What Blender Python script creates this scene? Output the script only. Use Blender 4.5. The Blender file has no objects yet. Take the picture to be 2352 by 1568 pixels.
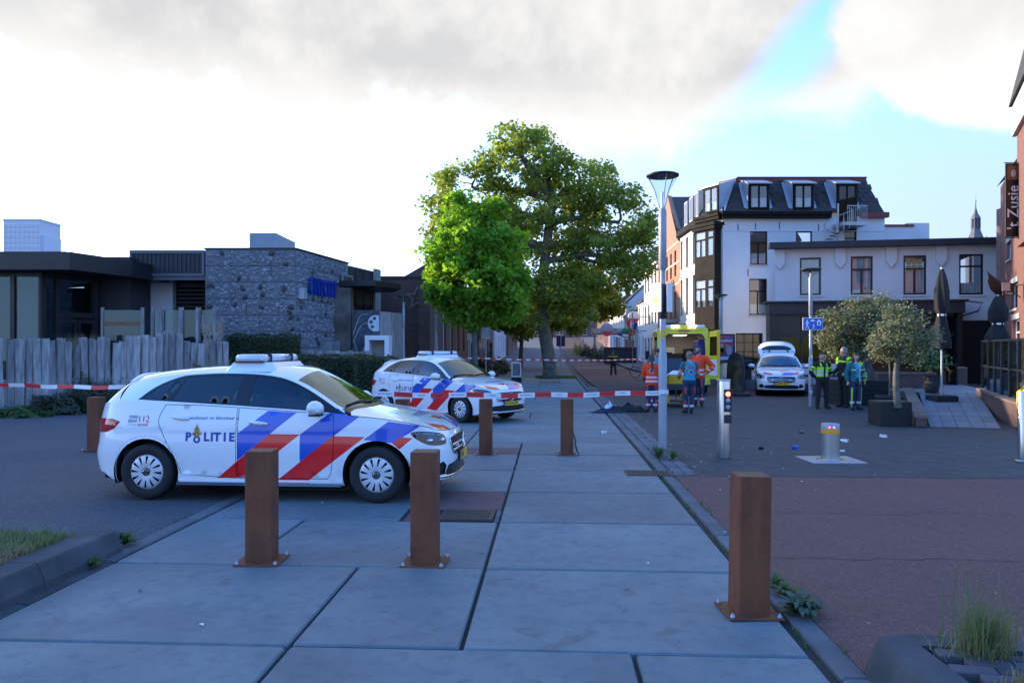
import bpy, bmesh, math, random
import numpy as np
from mathutils import Vector, Matrix, kdtree, noise as mnoise
from mathutils.geometry import delaunay_2d_cdt
R = math.radians
rnd = random.Random(7)
S = bpy.context.scene
C = S.collection
# ------------------------------------------------------------------ camera
H, F, CX, HY = 1.76, 1680.0, 1176.0, 800.0      # eye height; focal length, centre column and horizon row of a 2352 px wide frame
cd = bpy.data.cameras.new('camera'); cam = bpy.data.objects.new('camera', cd); C.objects.link(cam)
cd.sensor_width = 36.0; cd.lens = F / 2352 * 36; cd.shift_y = (HY - 784) / 2352
cd.clip_start = 0.1; cd.clip_end = 4000
cam.location = (0, 0, H); cam.rotation_euler = (R(90), 0, 0)
S.camera = cam
# ------------------------------------------------------------------ world, sun, exposure
SUN_EL, SUN_AZ = R(12.5), R(-66)                 # azimuth from +Y, clockwise
sdir = Vector((math.sin(SUN_AZ) * math.cos(SUN_EL), math.cos(SUN_AZ) * math.cos(SUN_EL), math.sin(SUN_EL)))
W = bpy.data.worlds.new('World'); S.world = W; W.use_nodes = True
S.view_settings.view_transform = 'Standard'; S.view_settings.look = 'None'
S.view_settings.exposure = 1.98; S.view_settings.gamma = 1.0
def build_world():
 nt = W.node_tree; nt.nodes.clear(); N = nt.nodes.new; L = nt.links.new
 def math_(op, a, b=None, c=None, clamp=False):
  n = N('ShaderNodeMath'); n.operation = op; n.use_clamp = clamp
  for i, v in enumerate((a, b, c)):
   if v is None: continue
   if isinstance(v, (int, float)): n.inputs[i].default_value = v
   else: L(v, n.inputs[i])
  return n.outputs[0]
 def smooth(v, a, b):
  n = N('ShaderNodeMapRange'); n.interpolation_type = 'SMOOTHSTEP'
  L(v, n.inputs[0]); n.inputs[1].default_value = a; n.inputs[2].default_value = b
  return n.outputs[0]
 out = N('ShaderNodeOutputWorld'); bg = N('ShaderNodeBackground')
 sky = N('ShaderNodeTexSky'); sky.sky_type = 'NISHITA'; sky.sun_disc = False
 sky.sun_elevation = SUN_EL; sky.sun_rotation = SUN_AZ
 sky.altitude = 0; sky.air_density = 1.0; sky.dust_density = 0.5; sky.ozone_density = 5.5
 tc = N('ShaderNodeTexCoord'); sep = N('ShaderNodeSeparateXYZ'); L(tc.outputs['Generated'], sep.inputs[0])
 x, y, z = sep.outputs
 zz = math_('ADD', math_('MAXIMUM', z, 0.0), 0.16)
 px = math_('DIVIDE', x, zz); py = math_('DIVIDE', y, zz)
 cmb = N('ShaderNodeCombineXYZ'); L(px, cmb.inputs[0]); L(py, cmb.inputs[1])
 def noise_(vec, scale, detail, rough, w=0.0, dist=0.0):
  n = N('ShaderNodeTexNoise'); n.noise_dimensions = '4D'
  L(vec, n.inputs['Vector']); n.inputs['Scale'].default_value = scale; n.inputs['Detail'].default_value = detail
  n.inputs['Roughness'].default_value = rough; n.inputs['W'].default_value = w; n.inputs['Distortion'].default_value = dist
  return n.outputs['Fac']
 big = noise_(cmb.outputs[0], 0.55, 3, 0.5, 2.3)
 fine = noise_(tc.outputs['Generated'], 7.0, 9, 0.62, 5.1, 0.2)
 fine2 = noise_(tc.outputs['Generated'], 3.0, 8, 0.6, 1.7, 0.1)
 el = z
 az = math_('ARCTAN2', x, y)
 wob = math_('ADD', math_('MULTIPLY', math_('SUBTRACT', fine, 0.5), 0.20), math_('MULTIPLY', math_('SUBTRACT', fine2, 0.5), 0.16))
 deck = math_('ADD', el, wob)
 base = math_('ADD', 0.272, math_('MULTIPLY', math_('SINE', math_('ADD', math_('MULTIPLY', az, 3.0), 0.9)), -0.018))
 m_deck = smooth(math_('SUBTRACT', deck, base), -0.012, 0.05)
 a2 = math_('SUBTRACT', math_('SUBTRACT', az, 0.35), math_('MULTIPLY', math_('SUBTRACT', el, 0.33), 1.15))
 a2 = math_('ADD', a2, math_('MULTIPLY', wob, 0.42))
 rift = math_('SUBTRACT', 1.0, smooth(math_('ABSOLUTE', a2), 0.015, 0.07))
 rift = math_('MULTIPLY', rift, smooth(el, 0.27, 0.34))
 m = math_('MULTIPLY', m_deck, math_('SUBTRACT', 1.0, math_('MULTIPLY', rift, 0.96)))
 hx = math_('DIVIDE', math_('SUBTRACT', az, 0.655), 0.25); hz = math_('DIVIDE', math_('SUBTRACT', el, 0.365), 0.135)
 rr = math_('SQRT', math_('ADD', math_('MULTIPLY', hx, hx), math_('MULTIPLY', hz, hz)))
 rr = math_('SUBTRACT', rr, math_('MULTIPLY', wob, 1.9))
 heap = math_('SUBTRACT', 1.0, smooth(rr, 0.90, 1.02))
 m = math_('MAXIMUM', m, heap)
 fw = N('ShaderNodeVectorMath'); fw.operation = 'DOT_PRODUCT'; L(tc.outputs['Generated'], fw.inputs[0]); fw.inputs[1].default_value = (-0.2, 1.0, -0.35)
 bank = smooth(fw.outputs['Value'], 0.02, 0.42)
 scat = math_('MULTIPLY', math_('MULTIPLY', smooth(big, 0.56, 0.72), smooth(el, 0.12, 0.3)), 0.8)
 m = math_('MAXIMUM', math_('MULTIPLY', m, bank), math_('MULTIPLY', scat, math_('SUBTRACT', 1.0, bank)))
 depth = smooth(math_('SUBTRACT', deck, base), 0.005, 0.085)
 shade = math_('ADD', math_('MULTIPLY', fine2, 0.9), math_('MULTIPLY', fine, 0.5))
 shade = smooth(shade, 0.54, 0.86)
 belly = math_('MULTIPLY', math_('MULTIPLY', depth, math_('SUBTRACT', 1.0, math_('MULTIPLY', heap, 0.5))), math_('SUBTRACT', 1.2, math_('MULTIPLY', shade, 0.95)), clamp=True)
 cr = N('ShaderNodeMix'); cr.data_type = 'RGBA'
 L(belly, cr.inputs[0]); cr.inputs[6].default_value = (2.20, 2.14, 2.05, 1); cr.inputs[7].default_value = (1.40, 1.41, 1.44, 1)
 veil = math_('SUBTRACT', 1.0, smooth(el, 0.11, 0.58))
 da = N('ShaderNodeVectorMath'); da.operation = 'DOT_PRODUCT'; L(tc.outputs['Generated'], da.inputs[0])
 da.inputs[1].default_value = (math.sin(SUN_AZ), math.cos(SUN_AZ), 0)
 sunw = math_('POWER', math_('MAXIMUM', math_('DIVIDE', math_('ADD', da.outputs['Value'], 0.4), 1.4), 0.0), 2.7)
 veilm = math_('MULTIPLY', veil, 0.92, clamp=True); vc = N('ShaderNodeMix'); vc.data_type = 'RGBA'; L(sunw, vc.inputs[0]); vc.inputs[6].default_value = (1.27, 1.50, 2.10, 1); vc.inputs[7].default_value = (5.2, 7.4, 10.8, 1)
 mx0 = N('ShaderNodeMix'); mx0.data_type = 'RGBA'
 hs = N('ShaderNodeHueSaturation'); hs.inputs['Saturation'].default_value = 1.12; hs.inputs['Value'].default_value = 1.98
 gr = N('ShaderNodeMix'); gr.data_type = 'RGBA'; gr.blend_type = 'MULTIPLY'; gr.inputs[0].default_value = 1.0; L(sky.outputs[0], gr.inputs[6]); gr.inputs[7].default_value = (1.22, 0.99, 1.02, 1)
 L(gr.outputs[2], hs.inputs['Color'])
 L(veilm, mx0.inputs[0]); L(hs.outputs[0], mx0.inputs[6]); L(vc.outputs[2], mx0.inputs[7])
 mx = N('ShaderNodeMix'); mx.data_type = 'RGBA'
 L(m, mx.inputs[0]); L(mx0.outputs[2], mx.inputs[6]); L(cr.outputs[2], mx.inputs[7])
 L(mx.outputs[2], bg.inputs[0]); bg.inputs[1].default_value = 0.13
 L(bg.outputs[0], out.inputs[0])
build_world()
sl = bpy.data.lights.new('sun', 'SUN'); sl.energy = 2.4; sl.angle = R(0.6); sl.color = (1.0, 0.80, 0.58)
so = bpy.data.objects.new('sun', sl); C.objects.link(so)
so.rotation_euler = (-sdir).to_track_quat('-Z', 'Y').to_euler()
# ------------------------------------------------------------------ helpers: places
SL = 88.0 / 1680.0                                # the street runs a little to the right of the view
_d = Vector((SL, 1.0)).normalized(); DU = (_d.x, _d.y); DV = (_d.y, -_d.x)
STREET_A = math.atan2(-SL, 1.0)                   # rotation about Z that turns +Y into the street's direction
def st(v, u): return (v * DV[0] + u * DU[0], v * DV[1] + u * DU[1])     # street frame to world
def gz(Y):                                        # the street climbs towards its far end
 if Y < 62: return 0.0
 t = min(1.0, (Y - 62) / 105.0)
 return 4.3 * (0.35 * t + 0.65 * t * t) if t < 1 else 4.3
def gp(px, py):                                   # flat-ground point seen at a pixel of the survey frame
 Y = H * F / (py - HY); return ((px - CX) / F * Y, Y)
def X_(px, Y): return (px - CX) / F * Y
def Z_(py, Y): return H - (py - HY) / F * Y
# ------------------------------------------------------------------ helpers: objects
def tag(o, label=None, cat=None, group=None, kind=None):
 if label: o['label'] = label
 if cat: o['category'] = cat
 if group: o['group'] = group
 if kind: o['kind'] = kind
 return o
def thing(name, label, cat, loc=(0, 0, 0), rz=0.0, group=None, scale=1.0):
 o = bpy.data.objects.new(name, None); C.objects.link(o)
 o.empty_display_size = 0.2
 o.location = loc; o.rotation_euler = (0, 0, rz); o.scale = (scale,) * 3
 return tag(o, label, cat, group)
def children(o): return [c for c in bpy.data.objects if c.parent == o]
def copy_tree(o, parent=None):
 c = o.copy(); C.objects.link(c); c.parent = parent
 for ch in list(o.children): copy_tree(ch, c)
 return c
def obj_from(name, me, parent=None, loc=None, rz=0.0):
 o = bpy.data.objects.new(name, me); C.objects.link(o); o.parent = parent
 if loc is not None: o.location = loc
 if rz: o.rotation_euler = (0, 0, rz)
 return o
class MB:
 """collects faces; build() links them as one mesh object"""
 def __init__(s): s.v = []; s.f = []; s.m = []; s.sm = []; s.T = None; s.mi = 0; s.smooth = False
 def add(s, vs, fs, mi=None, smooth=None):
  b = len(s.v)
  if s.T is not None: vs = [tuple(s.T @ Vector(p)) for p in vs]
  s.v.extend(tuple(p) for p in vs)
  mi = s.mi if mi is None else mi; smooth = s.smooth if smooth is None else smooth
  for f in fs:
   s.f.append(tuple(b + i for i in f)); s.m.append(mi); s.sm.append(smooth)
  return s
 def box(s, x0, x1, y0, y1, z0, z1, mi=None):
  return s.add([(x0,y0,z0),(x1,y0,z0),(x1,y1,z0),(x0,y1,z0),(x0,y0,z1),(x1,y0,z1),(x1,y1,z1),(x0,y1,z1)],
      [(0,3,2,1),(4,5,6,7),(0,1,5,4),(1,2,6,5),(2,3,7,6),(3,0,4,7)], mi, False)
 def cbox(s, x0, x1, y0, y1, z0, z1, c=0.01, mi=None, bottom=True):
  """box with a chamfered rim all round (top edges and upright edges)"""
  def ring(e, z):
   a = c
   return [(x0+e+a,y0+e,z),(x1-e-a,y0+e,z),(x1-e,y0+e+a,z),(x1-e,y1-e-a,z),(x1-e-a,y1-e,z),(x0+e+a,y1-e,z),(x0+e,y1-e-a,z),(x0+e,y0+e+a,z)]
  vs = ring(0, z0) + ring(0, z1 - c) + ring(c * .8, z1)
  fs = []
  for k in (0, 8):
   for i in range(8): fs.append((k+i, k+(i+1)%8, k+8+(i+1)%8, k+8+i))
  fs.append(tuple(range(16, 24)))
  if bottom: fs.append(tuple(range(7, -1, -1)))
  return s.add(vs, fs, mi, False)
 def prism(s, poly, z0, z1, mi=None, bottom=True):
  n = len(poly)
  vs = [(p[0], p[1], z0) for p in poly] + [(p[0], p[1], z1) for p in poly]
  fs = [(i, (i+1) % n, n + (i+1) % n, n + i) for i in range(n)] + [tuple(range(n, 2*n))]
  if bottom: fs.append(tuple(range(n-1, -1, -1)))
  return s.add(vs, fs, mi, False)
 def plate(s, poly, y0, y1, mi=None):
  """outline in (x, z) given thickness along y"""
  n = len(poly)
  vs = [(p[0], y0, p[1]) for p in poly] + [(p[0], y1, p[1]) for p in poly]
  fs = [(i, (i+1) % n, n + (i+1) % n, n + i) for i in range(n)] + [tuple(range(n, 2*n)), tuple(range(n-1, -1, -1))]
  return s.add(vs, fs, mi, False)
 def rings(s, rs, cap=True, mi=None, smooth=True, closed=True):
  n = len(rs[0]); vs = [p for r in rs for p in r]; fs = []
  for k in range(len(rs) - 1):
   for i in range(n if closed else n - 1):
    j = (i + 1) % n
    fs.append((k*n+i, k*n+j, (k+1)*n+j, (k+1)*n+i))
  s.add(vs, fs, mi, smooth)
  if cap:
   s.add(rs[0], [tuple(range(n-1, -1, -1))], mi, False); s.add(rs[-1], [tuple(range(n))], mi, False)
  return s
 def tube(s, pts, rad, n=8, cap=True, mi=None, smooth=True, flat=1.0):
  pts = [Vector(p) for p in pts]; rs = []
  if not hasattr(rad, '__len__'): rad = [rad] * len(pts)
  up = None
  for i, p in enumerate(pts):
   t = (pts[min(i+1, len(pts)-1)] - pts[max(i-1, 0)]).normalized()
   if up is None:
    up = Vector((0, 0, 1)) if abs(t.z) < .9 else Vector((1, 0, 0))
   a = t.cross(up)
   if a.length < 1e-6: a = t.cross(Vector((0, 1, 0)))
   a.normalize(); b = a.cross(t).normalized(); up = b
   rs.append([tuple(p + a * math.cos(2*math.pi*k/n) * rad[i] + b * math.sin(2*math.pi*k/n) * rad[i] * flat) for k in range(n)])
  return s.rings(rs, cap, mi, smooth)
 def lathe(s, prof, n=24, c=(0, 0, 0), axis='z', mi=None, smooth=True, cap=False):
  rs = []
  for r, h in prof:
   ring = []
   for k in range(n):
    a = 2 * math.pi * k / n; u, w = r * math.cos(a), r * math.sin(a)
    if axis == 'z': q = (c[0]+u, c[1]+w, c[2]+h)
    elif axis == 'y': q = (c[0]+u, c[1]+h, c[2]+w)
    else: q = (c[0]+h, c[1]+u, c[2]+w)
    ring.append(q)
   rs.append(ring)
  return s.rings(rs, cap, mi, smooth)
 def ball(s, c, r, n=12, m=7, mi=None):
  if not hasattr(r, '__len__'): r = (r, r, r)
  rs = []
  for k in range(m + 1):
   t = math.pi * (k + .0) / m - math.pi / 2
   cr, sr = max(math.cos(t), 1e-3), math.sin(t)
   rs.append([(c[0]+r[0]*cr*math.cos(2*math.pi*i/n), c[1]+r[1]*cr*math.sin(2*math.pi*i/n), c[2]+r[2]*sr) for i in range(n)])
  return s.rings(rs, False, mi, True)
 def mesh(s, name, mats):
  me = bpy.data.meshes.new(name); me.from_pydata(s.v, [], s.f)
  if not isinstance(mats, (list, tuple)): mats = [mats]
  for m in mats: me.materials.append(M[m] if isinstance(m, str) else m)
  me.polygons.foreach_set('material_index', s.m); me.polygons.foreach_set('use_smooth', s.sm)
  me.update(); return me
 def build(s, name, mats, parent=None, loc=None, rz=0.0):
  return obj_from(name, s.mesh(name, mats), parent, loc, rz)
def inpoly(x, y, poly):
 c = False; n = len(poly); j = n - 1
 for i in range(n):
  xi, yi = poly[i]; xj, yj = poly[j]
  if (yi > y) != (yj > y) and x < (xj - xi) * (y - yi) / (yj - yi) + xi: c = not c
  j = i
 return c
def densify(poly, step, closed=True):
 out = []; n = len(poly)
 for i in range(n if closed else n - 1):
  a, b = poly[i], poly[(i+1) % n]
  k = max(1, int(math.ceil(math.hypot(b[0]-a[0], b[1]-a[1]) / step)))
  for j in range(k): out.append((a[0] + (b[0]-a[0])*j/k, a[1] + (b[1]-a[1])*j/k))
 if not closed: out.append(poly[-1])
 return out
def spline(pts, k=6, closed=False):
 """Catmull-Rom through 2-D points"""
 n = len(pts); out = []
 for i in range(n if closed else n - 1):
  if closed: p = [pts[(i + q) % n] for q in (-1, 0, 1, 2)]
  else: p = [pts[max(0, i-1)], pts[i], pts[i+1], pts[min(n-1, i+2)]]
  for j in range(k):
   t = j / k
   out.append(tuple(.5 * (2*p[1][a] + (p[2][a]-p[0][a])*t + (2*p[0][a]-5*p[1][a]+4*p[2][a]-p[3][a])*t*t + (3*p[1][a]-p[0][a]-3*p[2][a]+p[3][a])*t**3) for a in range(len(pts[0]))))
 if not closed: out.append(tuple(pts[-1]))
 return out
def panel(mb, outer, holes, fn, step=0.05, mi=None, out=None, smooth=True):
 """fill a 2-D outline with holes by constrained Delaunay and lift it with fn(u, v)"""
 loops = [densify(outer, step)] + [densify(h, step) for h in holes]
 vs = []; es = []
 for lp in loops:
  b = len(vs); n = len(lp); vs += [Vector(p) for p in lp]; es += [(b+i, b+(i+1) % n) for i in range(n)]
 xs = [p[0] for p in outer]; ys = [p[1] for p in outer]
 kd = kdtree.KDTree(len(vs))
 for i, p in enumerate(vs): kd.insert((p.x, p.y, 0), i)
 kd.balance()
 y = min(ys) + step * .5; row = 0
 while y < max(ys):
  x = min(xs) + step * (.25 + .5 * (row % 2))
  while x < max(xs):
   if inpoly(x, y, loops[0]) and not any(inpoly(x, y, h) for h in loops[1:]) and kd.find((x, y, 0))[2] > step * .55:
    vs.append(Vector((x, y)))
   x += step
  y += step * .87; row += 1
 r = delaunay_2d_cdt(vs, es, [], 0, 1e-6)
 pv = [fn(p.x, p.y) for p in r[0]]; fs = []
 for f in r[2]:
  cx = sum(r[0][i].x for i in f) / 3; cy = sum(r[0][i].y for i in f) / 3
  if inpoly(cx, cy, loops[0]) and not any(inpoly(cx, cy, h) for h in loops[1:]): fs.append(tuple(f))
 if out is not None and fs:
  tot = 0.0
  for f in fs[::max(1, len(fs)//40)]:
   a, b, c = (Vector(pv[i]) for i in f); tot += (b-a).cross(c-a).dot(Vector(out((a+b+c)/3)))
  if tot < 0: fs = [f[::-1] for f in fs]
 mb.add(pv, fs, mi, smooth)
 return mb
_tc = {}
def text_mesh(txt, size=1.0, bold=0.0, ext=0.0, align='CENTER', squeeze=1.0, res=2):
 key = (txt, size, bold, align, squeeze, res)
 if key in _tc: return _tc[key]
 cu = bpy.data.curves.new('lettering', 'FONT'); cu.body = txt; cu.size = size; cu.align_x = align; cu.align_y = 'CENTER'
 cu.offset = bold; cu.resolution_u = res; cu.fill_mode = 'FRONT'; cu.dimensions = '2D'
 o = bpy.data.objects.new('lettering', cu); C.objects.link(o)
 dg = bpy.context.evaluated_depsgraph_get(); me = bpy.data.meshes.new_from_object(o.evaluated_get(dg))
 vs = [(v.co.x * squeeze, v.co.y) for v in me.vertices]; fs = [tuple(p.vertices) for p in me.polygons]
 bpy.data.objects.remove(o); bpy.data.curves.remove(cu); bpy.data.meshes.remove(me)
 _tc[key] = (vs, fs); return _tc[key]
def put_text(mb, txt, size, fn, bold=0.0, align='CENTER', squeeze=1.0, mi=None, flip=False):
 vs, fs = text_mesh(txt, size, bold, 0, align, squeeze)
 mb.add([fn(x, y) for x, y in vs], [f[::-1] for f in fs] if flip else fs, mi, False)
# ------------------------------------------------------------------ materials
M = {}
def newmat(name):
 m = bpy.data.materials.new(name); m.use_nodes = True; nt = m.node_tree; nt.nodes.clear()
 M[name] = m; return m, nt
class NT:
 def __init__(s, nt): s.nt = nt
 def n(s, t, **kw):
  x = s.nt.nodes.new('ShaderNode' + t)
  for k, v in kw.items(): setattr(x, k, v)
  return x
 def l(s, a, b): s.nt.links.new(a, b)
 def setin(s, sock, v):
  if hasattr(v, 'is_output'): s.l(v, sock)
  else: sock.default_value = v
 def math(s, op, a, b=0.0, clamp=False):
  x = s.n('Math', operation=op, use_clamp=clamp); s.setin(x.inputs[0], a); s.setin(x.inputs[1], b); return x.outputs[0]
 def mix(s, f, a, b, mode='MIX'):
  x = s.n('Mix', data_type='RGBA', blend_type=mode)
  s.setin(x.inputs[0], f); s.setin(x.inputs[6], c4(a)); s.setin(x.inputs[7], c4(b)); return x.outputs[2]
 def noise(s, scale, detail=4, rough=.55, vec=None, out='Fac', dist=0.0):
  x = s.n('TexNoise'); x.inputs['Scale'].default_value = scale; x.inputs['Detail'].default_value = detail
  x.inputs['Roughness'].default_value = rough; x.inputs['Distortion'].default_value = dist
  if vec is not None: s.l(vec, x.inputs['Vector'])
  return x.outputs[out]
 def ramp(s, v, a, b):
  x = s.n('MapRange'); x.interpolation_type = 'SMOOTHSTEP'; s.setin(x.inputs[0], v); x.inputs[1].default_value = a; x.inputs[2].default_value = b
  return x.outputs[0]
 def coord(s, kind='Object', scale=None):
  t = s.n('TexCoord'); o = t.outputs[kind]
  if scale is not None:
   mp = s.n('Mapping'); mp.inputs['Scale'].default_value = scale; s.l(o, mp.inputs[0]); o = mp.outputs[0]
  return o
 def bump(s, h, strength=.3, dist=.01):
  x = s.n('Bump'); x.inputs['Strength'].default_value = strength; x.inputs['Distance'].default_value = dist
  s.l(h, x.inputs['Height']); return x.outputs[0]
 def principled(s, col, rough=.6, metal=0.0, normal=None, **kw):
  p = s.n('BsdfPrincipled'); o = s.n('OutputMaterial')
  s.setin(p.inputs['Base Color'], c4(col)); s.setin(p.inputs['Roughness'], rough); p.inputs['Metallic'].default_value = metal
  for k, v in kw.items(): s.setin(p.inputs[k.replace('_', ' ')], c4(v) if k == 'Emission_Color' else v)
  if normal is not None: s.l(normal, p.inputs['Normal'])
  s.l(p.outputs[0], o.inputs[0]); return p
def c4(c): return c if hasattr(c, 'is_output') or len(c) == 4 else (c[0], c[1], c[2], 1.0)
def pm(name, col, rough=.6, metal=0.0, var=.12, scale=2.0, col2=None, bump=0.0, bscale=60.0, bdist=.004, coord='Object', rand=0.0, spec=.5, coat=0.0, stretch=None, grime=0.0, grimecol=(.03,.028,.025)):
 """plain procedural surface: two-tone noise, optional fine relief, per-object variation, blotchy grime"""
 m, nt = newmat(name); t = NT(nt)
 v = t.coord(coord, stretch)
 c2 = col2 or tuple(min(1, c * (1 - var)) for c in col)
 n1 = t.noise(scale, 6, .6, v); f = t.ramp(n1, .32, .68)
 c = t.mix(f, col, c2)
 if grime:
  g = t.ramp(t.noise(scale * .6, 8, .65, v, dist=.3), .52, .75); c = t.mix(t.math('MULTIPLY', g, grime), c, grimecol)
 if rand:
  oi = t.n('ObjectInfo'); hv = t.n('HueSaturation'); hv.inputs['Saturation'].default_value = 1
  t.l(t.math('ADD', t.math('MULTIPLY', oi.outputs['Random'], 2 * rand), 1 - rand), hv.inputs['Value']); t.l(c, hv.inputs['Color']); c = hv.outputs[0]
 nrm = None
 if bump: nrm = t.bump(t.noise(bscale, 5, .65, v), bump, bdist)
 rr = t.math('ADD', t.math('MULTIPLY', n1, .2), rough - .1)
 p = t.principled(c, rr, metal, nrm); p.inputs['Specular IOR Level'].default_value = spec
 if coat: p.inputs['Coat Weight'].default_value = coat; p.inputs['Coat Roughness'].default_value = .05
 return m
def glassmat(name, tint=(.5,.55,.58), refl=1.0, rough=.02, fac=.05, cool=(1, 1, 1)):
 m, nt = newmat(name); t = NT(nt)
 tr = t.n('BsdfTransparent'); tr.inputs[0].default_value = c4(tint)
 g = t.n('BsdfGlossy'); g.inputs['Roughness'].default_value = rough; g.inputs[0].default_value = (refl*cool[0], refl*cool[1], refl*cool[2], 1)
 lw = t.n('LayerWeight'); fr = t.math('ADD', t.math('MULTIPLY', t.math('POWER', lw.outputs['Facing'], 5.0), .9), .04 + fac)
 mx = t.n('MixShader'); t.l(fr, mx.inputs[0]); t.l(tr.outputs[0], mx.inputs[1]); t.l(g.outputs[0], mx.inputs[2])
 o = t.n('OutputMaterial'); t.l(mx.outputs[0], o.inputs[0]); return m
def emit(name, col, strength):
 m, nt = newmat(name); t = NT(nt); t.principled(col, .4, Emission_Color=col, Emission_Strength=strength); return m
def leafmat(name, col, col2, trans=.35, rough=.5):
 m, nt = newmat(name); t = NT(nt)
 at = t.n('Attribute'); at.attribute_name = 'tint'
 c = t.mix(at.outputs['Fac'], col, col2)
 p = t.n('BsdfPrincipled'); t.l(c, p.inputs['Base Color']); p.inputs['Roughness'].default_value = rough; p.inputs['Specular IOR Level'].default_value = .35
 tl = t.n('BsdfTranslucent'); hs = t.n('HueSaturation'); hs.inputs['Value'].default_value = 1.6; hs.inputs['Saturation'].default_value = 1.1
 t.l(c, hs.inputs['Color']); t.l(hs.outputs[0], tl.inputs[0])
 mx = t.n('MixShader'); mx.inputs[0].default_value = trans; t.l(p.outputs[0], mx.inputs[1]); t.l(tl.outputs[0], mx.inputs[2])
 o = t.n('OutputMaterial'); t.l(mx.outputs[0], o.inputs[0]); return m
def brickmat(name, c1, c2, mortar, bw=.21, bh=.062, rough=.85, off=(0,0,0), axis='x'):
 """brickwork on upright walls: object X (or Y) along, Z up"""
 m, nt = newmat(name); t = NT(nt)
 v = t.coord(); sp = t.n('SeparateXYZ'); t.l(v, sp.inputs[0]); cb = t.n('CombineXYZ')
 t.l(t.math('ADD', sp.outputs[0], sp.outputs[1]) if axis == 'xy' else sp.outputs[0 if axis == 'x' else 1], cb.inputs[0]); t.l(sp.outputs[2 if axis != 'flat' else 1], cb.inputs[1])
 b = t.n('TexBrick'); t.l(cb.outputs[0], b.inputs['Vector']); b.inputs['Scale'].default_value = 1.0
 b.inputs['Brick Width'].default_value = bw; b.inputs['Row Height'].default_value = bh; b.inputs['Mortar Size'].default_value = .008
 b.inputs['Color1'].default_value = c4(c1); b.inputs['Color2'].default_value = c4(c2); b.inputs['Mortar'].default_value = c4(mortar)
 b.inputs['Bias'].default_value = 0.0
 n = t.noise(3, 6, .6, v); c = t.mix(t.math('MULTIPLY', t.ramp(n, .4, .75), .35), b.outputs[0], tuple(x * .5 for x in c1))
 t.principled(c, rough, 0, t.bump(t.math('SUBTRACT', 1.0, b.outputs['Fac']), .5, .006)); return m
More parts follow.
